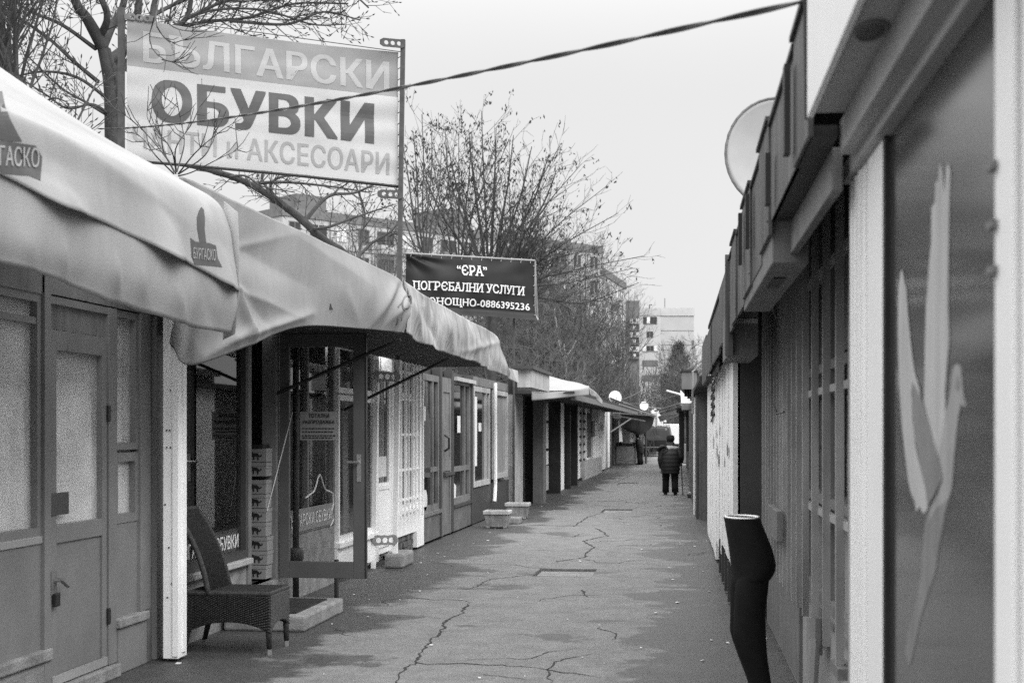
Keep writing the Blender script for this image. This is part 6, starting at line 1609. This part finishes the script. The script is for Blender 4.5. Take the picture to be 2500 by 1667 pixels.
def tree_mesh(pos, par, rtip, expo, rmax, seed, twigs=2, tl=.45, leaf=0.0, up=.5, thr=.045, rtw=.004, droop=0.0, buds=0.0):
    rg = random.Random(seed); n = len(pos); kids = [[] for _ in range(n)]
    for i in range(n):
        if par[i] >= 0: kids[par[i]].append(i)
    rad = np.zeros(n)
    for i in range(n - 1, -1, -1):
        rad[i] = rtip if not kids[i] else min(rmax, sum(rad[k] ** expo for k in kids[i]) ** (1 / expo))
    V = [Vector(p) for p in pos]; big, small, lf = MB(), MB(), MB()
    ringc = {}
    def ring(mb_, c, d, r, ns):
        ref = Vector((.3, .9, .1)) if abs(d.z) > .8 else Vector((0, 0, 1)); x = d.cross(ref).normalized(); y = d.cross(x); o = len(mb_.v)
        for j in range(ns): a = 2 * pi * j / ns; mb_.v.append(c + x * (cos(a) * r) + y * (sin(a) * r))
        return o
    def seg(mb_, o0, o1, ns):
        for j in range(ns): mb_.f.append((o0 + j, o0 + (j + 1) % ns, o1 + (j + 1) % ns, o1 + j))
    for i in range(n):
        p = par[i]
        if p < 0: continue
        d = (V[i] - V[p]).normalized()
        bigm = rad[i] > thr; mb_ = big if bigm else small; ns = 8 if bigm else (5 if rad[i] > .015 else 3)
        main = kids[p] and max(kids[p], key=lambda k: rad[k]) == i
        key = (p, ns, bigm)
        if main and key in ringc: o0 = ringc[key]
        else: o0 = ring(mb_, V[p], d, min(rad[p], rad[i] * 1.2), ns)
        dn = d
        if kids[i]: m_ = max(kids[i], key=lambda k: rad[k]); dn = (d + (V[m_] - V[i]).normalized()).normalized()
        o1 = ring(mb_, V[i], dn, rad[i], ns); ringc[(i, ns, bigm)] = o1
        seg(mb_, o0, o1, ns)
    for i in range(n):
        if par[i] < 0 or rad[i] > rtip * 3.2: continue
        cnt = twigs if not kids[i] else (1 if rg.random() < .45 * twigs / 2 else 0)
        d = (V[i] - V[par[i]]).normalized()
        for k in range(cnt):
            dv = (d + Vector((rg.gauss(0, .55), rg.gauss(0, .55), rg.gauss(0, .45) + up * .5 - droop))).normalized(); ln = tl * rg.uniform(.5, 1.25)
            a = V[i]; b = a + dv * ln * .5; e2 = (dv + Vector((rg.gauss(0, .2), rg.gauss(0, .2), up * .5 - droop + rg.gauss(0, .15)))).normalized(); c = b + e2 * ln * .5
            o0 = ring(small, a, dv, rtw * 1.25, 3); o1 = ring(small, b, e2, rtw, 3); o2 = ring(small, c, e2, rtw * .55, 3); seg(small, o0, o1, 3); seg(small, o1, o2, 3)
            for _s in range(2):
                if rg.random() > .75: continue
                sd = (e2 + Vector((rg.gauss(0, .6), rg.gauss(0, .6), rg.gauss(.2, .4)))).normalized(); e = b + sd * ln * .4
                o0 = ring(small, b, sd, rtw * .8, 3); o1 = ring(small, e, sd, rtw * .5, 3); seg(small, o0, o1, 3)
                if rg.random() < buds: o0 = ring(small, e, sd, rtw * 2.0, 3); o1 = ring(small, e + sd * .03, sd, rtw * .6, 3); seg(small, o0, o1, 3)
            if rg.random() < buds: o0 = ring(small, c - e2 * .01, e2, rtw * 2.1, 3); o1 = ring(small, c + e2 * .03, e2, rtw * .6, 3); seg(small, o0, o1, 3)
            if rg.random() < leaf:
                for _ in range(rg.randrange(1, 4)):
                    q = c + Vector((rg.gauss(0, .03), rg.gauss(0, .03), rg.gauss(-.03, .03))); s_ = rg.uniform(.02, .045); a1 = Vector((rg.gauss(0, 1), rg.gauss(0, 1), rg.gauss(0, 1))).normalized(); a2 = a1.orthogonal().normalized()
                    lf.add([q - a1 * s_, q + a2 * s_ * .5, q + a1 * s_, q - a2 * s_ * .5 + Vector((0, 0, -.01))], [(0, 1, 2, 3)])
    return big, small, lf
def make_tree(name, label, base, pos, par, rtip=.006, expo=2.3, rmax=.16, seed=1, mats=None, cat='tree', group=None, **k):
    big, small, lf = tree_mesh(pos, par, rtip, expo, rmax, seed, **k)
    t = thing(name, label, cat, base, group); mats = mats or (m_bark, m_twig)
    obj('trunk', big, mats[0], t, smooth=True); obj('crown', small, mats[1], t)
    if lf.v: obj('dry_leaves', lf, m_leaf, t)
    return t
def V3(p): return (p.x, p.y, p.z)
def ramify(limbs, seed, dens, ratio, ang, up, rtip, levels=4, thr=.035, leaf=0.0, buds=0.0, stiff=.05, minlen=.12, flat=1.0):
    """side shoots of straight, slightly rising wood along given limbs [(points, r0, r1, level)]"""
    rg = random.Random(seed); big, small, lf = MB(), MB(), MB()
    def put(pts, r0, r1):
        k = len(pts); rs = [r0 + (r1 - r0) * i / (k - 1) for i in range(k)]
        if r0 > thr: big.tube(pts, rs, 8, cap=False)
        else: small.tube(pts, rs, 5 if r0 > .012 else 3, cap=False)
    def tips(c, d):
        if rg.random() < buds: small.tube([c - d * .012, c + d * .012, c + d * .04], [.006, .011, .003], 3, cap=False)
        if rg.random() < leaf:
            for _ in range(rg.randrange(1, 5)):
                q = c + Vector((rg.gauss(0, .05), rg.gauss(0, .05), rg.gauss(-.05, .05))); s_ = rg.uniform(.035, .07); a1 = Vector((rg.gauss(0, .6), rg.gauss(0, .6), -1)).normalized(); a2 = a1.orthogonal().normalized()
                lf.add([q - a1 * s_, q + a2 * s_ * .45, q + a1 * s_, q - a2 * s_ * .45], [(0, 1, 2, 3)])
    def shoot(p, d, ln, r, lev):
        k = max(3, int(ln / .22)); pts = [p]; dd = d.copy(); cv = Vector((rg.gauss(0, 1), rg.gauss(0, 1), rg.gauss(0, .6))) * stiff
        for i in range(k):
            dd = (dd + cv * (ln / k) * 2 + Vector((rg.gauss(0, stiff), rg.gauss(0, stiff), rg.gauss(0, stiff) + up * ln / k))).normalized(); pts.append(pts[-1] + dd * (ln / k))
        r1 = max(rtip * .6, r * .35); put(pts, r, r1); grow(pts, r, r1, lev, ln)
        if lev >= levels - 1: tips(pts[-1], dd)
    def grow(pts, r0, r1, lev, ln, t0=.15):
        if lev >= levels: return
        n = ln * dens[lev]; n = int(n) + (rg.random() < n - int(n)); sp = rg.random() * 6.28
        for j in range(n):
            t = t0 + (1 - t0) * (j + rg.random()) / n; x = t * (len(pts) - 1); i = min(int(x), len(pts) - 2)
            p = pts[i].lerp(pts[i + 1], x - i); tg = (pts[i + 1] - pts[i]).normalized(); o = tg.orthogonal().normalized(); o2 = tg.cross(o)
            sp += 2.4; an = ang[lev] * rg.uniform(.7, 1.3); side = o * cos(sp) + o2 * sin(sp)
            d = (tg * cos(an) + side * sin(an) + Vector((0, 0, up * .35))).normalized(); d.y *= flat; d.normalize()
            l2 = max(minlen, ln * ratio[lev] * (1.15 - .75 * t) * rg.uniform(.6, 1.25)); r2 = max(rtip, min((r0 + (r1 - r0) * t) * .55, .009 * l2 + rtip))
            shoot(p, d, l2, r2, lev + 1)
        if lev and r1 > rtip * .7:
            pass
    for pts, r0, r1, lev in limbs:
        q = catmull(pts, max(6, len(pts) * 4)); put(q, r0, r1); ln = sum((b_ - a_).length for a_, b_ in zip(q, q[1:]))
        if lev >= 0: grow(q, r0, r1, lev, ln, .12)
    return big, small, lf
def make_tree2(name, label, base, limbs, mats=None, group=None, **k):
    big, small, lf = ramify(limbs, **k); t = thing(name, label, 'tree', base, group); mats = mats or (m_bark, m_twig)
    obj('trunk', big, mats[0], t, smooth=True); obj('crown', small, mats[1], t)
    if lf.v: obj('dry_leaves', lf, m_leaf, t)
    return t
# tall tree behind the left banner post
dT = 17.8
b_ = P(272, 1050, dT); b_.z = 0
def T(u, v, k=0.0): return P(u, v, dT + k)
limbs = [([b_, T(276, 500), T(274, 300), T(268, 200), T(251, 115)], .12, .07, -1), ([T(286, 330), T(288, 220), T(262, 120)], .06, .04, -1),
    ([T(251, 115), T(215, 50, -.2), T(183, 0, -.3), T(150, -140, -.5)], .085, .045, 0), ([T(251, 115), T(275, 60, .2), T(300, 15, .3), T(330, -120, .3)], .06, .035, 0),
    ([T(240, 100), T(262, 40, -.2), T(235, -40, -.3), T(220, -200, -.3)], .05, .03, 0),
    ([T(266, 190, .1), T(310, 110, .5), T(336, 30, .7), T(345, -90, .9)], .06, .04, 0), ([T(262, 150), T(360, 70, .7), T(380, 0, .9), T(420, -120, 1)], .055, .035, 0),
    ([T(268, 200, .1), T(380, 90, 1), T(455, 45, 1.2), T(470, -60, 1.3)], .05, .03, 0), ([T(300, 120, .6), T(470, 60, 1.4), T(600, 45, 1.6), T(720, 10, 1.8), T(850, 10, 1.8)], .03, .012, 0), ([T(330, 60, .6), T(480, -10, 1.4), T(640, -20, 1.6), T(800, -60, 1.8), T(900, 20, 1.8)], .03, .012, 0), ([T(560, 52, 1.5), T(700, 60, 1.6), T(790, 30, 1.7), T(880, 50, 1.7)], .025, .01, 0),
    ([T(380, 90, 1), T(500, 30, 1.3), T(640, 25, 1.5), T(760, 60, 1.7), T(840, 60, 1.7)], .024, .009, 0), ([T(455, 45, 1.2), T(560, 0, 1.4), T(700, -30, 1.5), T(830, -20, 1.6)], .026, .01, 0), ([T(300, 150, .6), T(420, 105, 1.3), T(520, 100, 1.5), T(640, 85, 1.6)], .02, .008, 0),
    ([T(240, 200), T(180, 150, -.3), T(120, 95, -.4), T(40, 40, -.6), T(-60, -20, -.8)], .03, .012, 0), ([T(262, 240), T(190, 190, -.3), T(110, 175, -.4), T(20, 190, -.5)], .025, .01, 0),
    ([T(235, 120), T(150, 60, -.4), T(60, 20, -.5), T(-40, -60, -.5)], .03, .012, 0), ([T(270, 280), T(225, 255, -.3), T(165, 265, -.4), T(110, 230, -.6), T(30, 180, -.6)], .02, .008, 0), ([T(268, 285), T(210, 250, -.2), T(150, 215, -.3), T(70, 140, -.5)], .022, .009, 0)]
tall_ = make_tree2('bare_tree', 'tall bare tree with a forked trunk behind the left billboard post', b_, limbs, seed=5, dens=(5.8, 6.2, 6.5, 5), ratio=(.36, .5, .55, .6), ang=(.75, .7, .65, .6), up=.35, rtip=.0042, levels=3, thr=.04, buds=.9, stiff=.07, minlen=.14)
b0t = P(15, 1050, 16.2); b0t.z = 0
limbs = [([b0t, P(50, 330, 16.2), P(28, 190, 16.2), P(5, 100, 16.2), P(-10, -40, 16.2)], .12, .045, 0), ([P(30, 200, 16.2), P(22, 90, 16.2), P(25, 10, 16.2), P(30, -80, 16.2)], .03, .015, 0), ([P(45, 300, 16.2), P(20, 150, 16.0), P(-20, 60, 16)], .03, .012, 0), ([P(48, 310, 16.2), P(100, 260, 16.1), P(130, 240, 16), P(165, 250, 16)], .02, .008, 0)]
make_tree2('bare_tree', 'bare tree leaning in at the upper left corner above the awning', b0t, limbs, seed=9, dens=(5, 5.4, 6, 5), ratio=(.34, .5, .55, .6), ang=(.75, .7, .65, .6), up=.35, rtip=.0042, levels=3, thr=.04, buds=.9, stiff=.07, minlen=.14)
# leaning tree below the banner
d2 = 21
b2_ = P(930, 1050, d2); b2_.z = 0
def T(u, v, k=0.0): return P(u, v, d2 + k)
limbs = [([b2_, T(890, 720), T(776, 575), T(690, 500), T(600, 445), T(510, 415), T(440, 400)], .075, .035, -1), ([T(776, 575), T(690, 500), T(600, 445), T(520, 420)], .04, .035, 0),
    ([T(700, 510), T(660, 460, -.3), T(700, 430, -.4), T(850, 440, -.5)], .03, .01, 0), ([T(740, 545), T(800, 480, .3), T(870, 470, .4), T(950, 430, .5)], .035, .012, 0), ([T(760, 560), T(800, 555, -.3), T(870, 530, -.4), T(960, 500, -.5)], .03, .01, 0), ([T(600, 450), T(690, 445, .3), T(800, 455, .4), T(900, 470, .5)], .03, .01, 0),
    ([T(700, 515), T(640, 440, .4), T(660, 400, .5)], .03, .012, 0), ([T(850, 660), T(900, 600, .3), T(960, 560, .3), T(990, 500, .4)], .03, .012, 0), ([T(870, 690), T(880, 600, .6), T(890, 520, .8), T(860, 430, .9)], .03, .012, 0), ([T(560, 432), T(600, 430, -.5), T(640, 455, -.6), T(720, 470, -.7)], .02, .008, 0)]
make_tree2('bare_tree', 'leaning bare tree with thick low limbs under the billboard', b2_, limbs, seed=8, dens=(6.5, 5.5, 5.5, 5), ratio=(.42, .5, .55, .6), ang=(.8, .75, .7, .6), up=.2, rtip=.0045, levels=3, thr=.04, buds=.6, stiff=.1, minlen=.14)
# upright trees above the black sign
def vase(u, d, top, fan, label, seed, n, rb=.13, leaf=.5, lean=0, low=760, dens=(2.0, 2.5, 2.7, 3), mats=None, group=None):
    b = P(u, 1050, d); b.z = 0; rg = random.Random(seed)
    k_ = 40 / d
    fk = P(u + lean * .4, low, d); limbs = [([b, b.lerp(fk, .5) + Vector((.05, 0, 0)), fk], rb, rb * .72, -1)]
    for i in range(n):
        f = (i + .5) / n * 2 - 1; tx = u + lean + f * fan * rg.uniform(.85, 1.1); ty = top + (abs(f) ** 1.8) * (low - top) * .42 + rg.uniform(-20, 30); dy = rg.uniform(-1.6, 1.6)
        m1 = P(u + lean * .5 + (tx - u) * .42, low - (low - ty) * .34, d + dy * .4); m2 = P(u + (tx - u) * .78, low - (low - ty) * .68, d + dy * .8)
        limbs.append(([fk.lerp(b, rg.uniform(0, .12)), m1, m2, P(tx, ty, d + dy)], rb * rg.uniform(.3, .5), .010, 0))
    return make_tree2('bare_tree', label, b, limbs, seed=seed, dens=dens, ratio=(.40, .5, .5, .5), ang=(.75, .65, .6, .5), up=.2, rtip=.0055 / k_ ** .3, levels=3, thr=.05, leaf=leaf, stiff=.05, minlen=.3, mats=mats, group=group)
vase(1195, 40, 285, 190, 'upright bare tree with clinging dry leaves rising above the black sign', 3, 10, low=690)
vase(1120, 41, 300, 120, 'slimmer bare tree with dry leaves just left of the middle of the black sign', 4, 7, rb=.08, low=660)
vase(1050, 38, 290, 80, 'bare tree with dry leaves right of the billboard post', 6, 7, rb=.09, low=650, lean=-20)
b4_ = P(1205, 1050, 39); b4_.z = 0
def T(u, v, k=0.0): return P(u, v, 39 + k)
limbs = [([b4_, T(1203, 850), T(1210, 760)], .12, .09, -1)]
for (ex, ey, mx_, my_) in ((1570, 625, 1400, 660), (1545, 655, 1390, 690), (1510, 520, 1370, 600), (1480, 455, 1350, 560), (1420, 400, 1320, 520), (1370, 350, 1290, 500), (1480, 600, 1330, 640), (1440, 700, 1330, 735), (1560, 690, 1420, 740), (1340, 420, 1280, 560)):
    limbs.append(([T(1206, 790), T(1240 + (mx_ - 1206) * .25, 720 + (my_ - 720) * .4, .3), T(mx_, my_, random.uniform(-1, 1)), T(ex, ey, random.uniform(-1.4, 1.4))], .042, .008, 0))
make_tree2('bare_tree', 'wide bare tree reaching to the right over the alley behind the black sign', b4_, limbs, seed=14, dens=(3.2, 3.2, 3.6, 3), ratio=(.30, .48, .5, .5), ang=(.55, .55, .5, .5), up=.25, rtip=.0055, levels=3, thr=.05, leaf=.3, stiff=.05, minlen=.3)
for i, (u, d, top, fan, lb) in enumerate(((930, 52, 560, 120, 'far bare tree seen between the billboard posts'), (1010, 70, 560, 110, 'distant pale grey bare tree left of the black sign'), (1330, 80, 560, 130, 'distant bare tree before the middle of the panel block'), (1430, 88, 590, 110, 'distant bare tree before the stepped end of the panel block'), (1255, 75, 540, 120, 'distant bare tree directly behind the black sign'), (1520, 110, 700, 90, 'distant bare tree left of the pale gable'), (830, 60, 540, 130, 'distant bare tree over the ridge of the grey awning'))):
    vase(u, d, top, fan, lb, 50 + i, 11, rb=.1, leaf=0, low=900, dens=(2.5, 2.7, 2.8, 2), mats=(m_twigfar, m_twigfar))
# birches
for i, (u, d, lb) in enumerate(((1378, 66, 'forked white barked birch behind the far kiosks'), (1305, 74, 'slender birch deeper among the bare trees'))):
    b = P(u, 1050, d); b.z = 0
    tr = [([V3(b), V3(P(u + 4, 960, d)), V3(P(u, 880, d)), V3(P(u - 12, 850, d)), V3(P(u - 20, 790, d)), V3(P(u - 30, 720, d))], None), ([V3(P(u + 20, 850, d)), V3(P(u + 35, 810, d)), V3(P(u + 62, 785, d))], V3(P(u, 880, d))), ([V3(P(u - 2, 820, d)), V3(P(u - 6, 760, d))], V3(P(u, 880, d)))]
    env = [(V3(P(u, 780, d)), (1.9, 1.9, 2.2), 1)]
    pos, par = sc_tree(40 + i, b, tr, env, 500, .3, 3, .45, 1300)
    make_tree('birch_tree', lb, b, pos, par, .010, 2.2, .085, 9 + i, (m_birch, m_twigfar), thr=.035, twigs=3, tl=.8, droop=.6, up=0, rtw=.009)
# pollard with young shoots in front of the banner
d3 = 13.4
b3_ = P(436, 1050, d3); b3_.z = 0
st_ = P(430, 425, d3)
big = MB().tube([b3_, P(440, 700, d3), P(434, 520, d3), st_ + Vector((0, 0, -.05))], [.11, .1, .07, .05], 8); sm = MB(); rg = random.Random(4)
shoots = [[(430, 425), (405, 385), (360, 330), (310, 285), (270, 262)], [(425, 420), (400, 370), (395, 330), (402, 250), (420, 200)], [(430, 420), (430, 360), (470, 300), (500, 230)], [(435, 425), (480, 370), (540, 320), (590, 290)], [(435, 430), (470, 420), (540, 385), (592, 362)],
          [(425, 425), (380, 380), (350, 340), (320, 322)], [(432, 420), (450, 350), (440, 290), (430, 240)], [(430, 420), (415, 360), (360, 290), (375, 230)], [(436, 425), (500, 380), (520, 330), (525, 290)], [(428, 422), (410, 390), (385, 345), (372, 300)],
          ]
hang = [[(400, -40), (385, 10), (372, 60), (365, 90), (375, 125), (410, 150), (440, 145), (470, 128)], [(390, -10), (380, 50), (395, 85), (420, 105), (460, 95), (500, 92), (548, 88)], [(395, -20), (400, 40), (430, 70), (480, 78), (530, 76)], [(395, 146), (425, 152), (445, 150)]]
hs = MB()
for sh_ in shoots + hang:
    isH = sh_ in hang; w_ = hs if isH else sm
    pts = catmull([P(u, v, (14.6 + max(0, -v) * .09 if isH else d3 + rg.uniform(-.25, .25))) for u, v in sh_], 14); r0 = .008 if not isH else .009
    w_.tube(pts, [r0 * (1 - .75 * i / 13) for i in range(14)], 5)
    for k in range(7):
        i = rg.randrange(5, 13); d = (pts[i + 1] - pts[i]).normalized() if i < 13 else Vector((0, 0, 1)); dv = (d + Vector((rg.gauss(0, .6), rg.gauss(0, .5), rg.gauss(.2, .5)))).normalized(); l_ = rg.uniform(.1, .3)
        w_.tube([pts[i], pts[i] + dv * l_ * .6, pts[i] + dv * l_ + Vector((0, 0, .04))], [.005, .004, .003], 4)
obj('hanging_bough', hs, m_twig, tall_)
t = thing('pollarded_tree', 'cut back stump with thin young shoots in front of the banner', 'tree', b3_); obj('trunk', big, m_bark, t, smooth=True); obj('crown', sm, m_twig, t)
# thicket trees: three kinds, copied
protos = []
for i, (hh, rx) in enumerate(((8.0, 2.6), (6.5, 3.0), (9.5, 2.4))):
    b = Vector((0, 0, 0)); tr = [([(0, 0, 0), (.1, 0, hh * .25), (-.1, .1, hh * .5)], None)]
    env = [((0, 0, hh * .62), (rx, rx, hh * .38), 3), ((0, 0, hh * .35), (rx * .9, rx * .9, hh * .25), 1.6)]
    pos, par = sc_tree(60 + i, b, tr, env, 1100, .30, 3.0, .40, 2600)
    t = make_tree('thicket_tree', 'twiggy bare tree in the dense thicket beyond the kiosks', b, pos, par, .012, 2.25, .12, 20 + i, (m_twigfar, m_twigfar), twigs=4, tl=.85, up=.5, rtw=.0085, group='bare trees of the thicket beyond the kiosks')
    protos.append(t)
rg = random.Random(12)
spots = []
for k in range(46):
    u = rg.uniform(1130, 1700); d = rg.uniform(72, 130)
    spots.append((u, d, rg.uniform(.8, 1.15)))
for k in range(20):
    u = rg.uniform(560, 1180); d = rg.uniform(34, 90); spots.append((u, d, rg.uniform(.72, 1.0)))
for k in range(8): spots.append((rg.uniform(1290, 1460), rg.uniform(60, 70), rg.uniform(.75, .95)))
for k in range(9): spots.append((rg.uniform(1150, 1500), rg.uniform(80, 120), rg.uniform(1.1, 1.45)))
first = [True] * 3
for k, (u, d, s_) in enumerate(spots):
    p = P(u, 1050, d); p.z = 0
    if -7.0 < p.x < 3.4 and p.y < 100: p.x = -7.2 - rg.random() * 2
    i = k % 3; src = protos[i]
    c = src if first[i] else copy_tree(src); first[i] = False
    c.location = p; s2 = s_ * (.9 if u > 1450 else 1.0) * (1.0 if d > 60 else .72); c.scale = (s2, s2, s2); c.rotation_euler = (0, 0, rg.uniform(0, 6.28))
# undergrowth that closes the lower gaps
mu_ = MB(); rg = random.Random(3)
for k in range(16000):
    u = rg.uniform(520, 1720); d = rg.uniform(85, 140); p = P(u, 1050, d); p.z = rg.random() ** 1.4 * 5.2
    if p.x > -2.6 and p.y < 100: continue
    dv = Vector((rg.gauss(0, .4), rg.gauss(0, .4), 1)).normalized(); ln = rg.uniform(.8, 2.0); e_ = p + dv * ln
    x = dv.orthogonal().normalized() * rg.uniform(.012, .03); y = dv.cross(x).normalized() * x.length
    o = len(mu_.v); mu_.v += [p + x, p - x * .5 + y * .87, p - x * .5 - y * .87, e_]; mu_.f += [(o, o + 1, o + 3), (o + 1, o + 2, o + 3), (o + 2, o, o + 3)]
tag(obj('undergrowth', mu_, m_twigfar), kind='stuff')
# pine
dp = 118
bp_ = P(1656, 1050, dp); bp_.z = 0
t = thing('pine_tree', 'dark pine with a pointed crown before the pale block', 'tree', bp_)
obj('trunk', MB().tube([bp_, bp_ + Vector((.1, 0, 5)), bp_ + Vector((0, 0, 8.6))], [.2, .13, .03], 8), m_bark, t)
pn = MB(); rg = random.Random(6)
for k in range(120):
    f = rg.random() ** .75; z = 2.5 + f * 6.3; r_ = (1 - f) * 2.6 + .15; a = rg.uniform(0, 6.28)
    tip = bp_ + Vector((cos(a) * r_, sin(a) * r_, z + .35 * r_ * .4))
    root = bp_ + Vector((0, 0, z - .2))
    for j in range(70):
        q = root.lerp(tip, rg.uniform(.35, 1.05)) + Vector((rg.gauss(0, .16), rg.gauss(0, .16), rg.gauss(.05, .13)))
        dv = ((tip - root).normalized() + Vector((rg.gauss(0, .6), rg.gauss(0, .6), .7 + rg.gauss(0, .4)))).normalized(); s_ = rg.uniform(.12, .26); x = dv.orthogonal().normalized() * .02
        o = len(pn.v); pn.v += [q - x, q + x, q + dv * s_]; pn.f.append((o, o + 1, o + 2))
obj('crown', pn, m_needle, t)
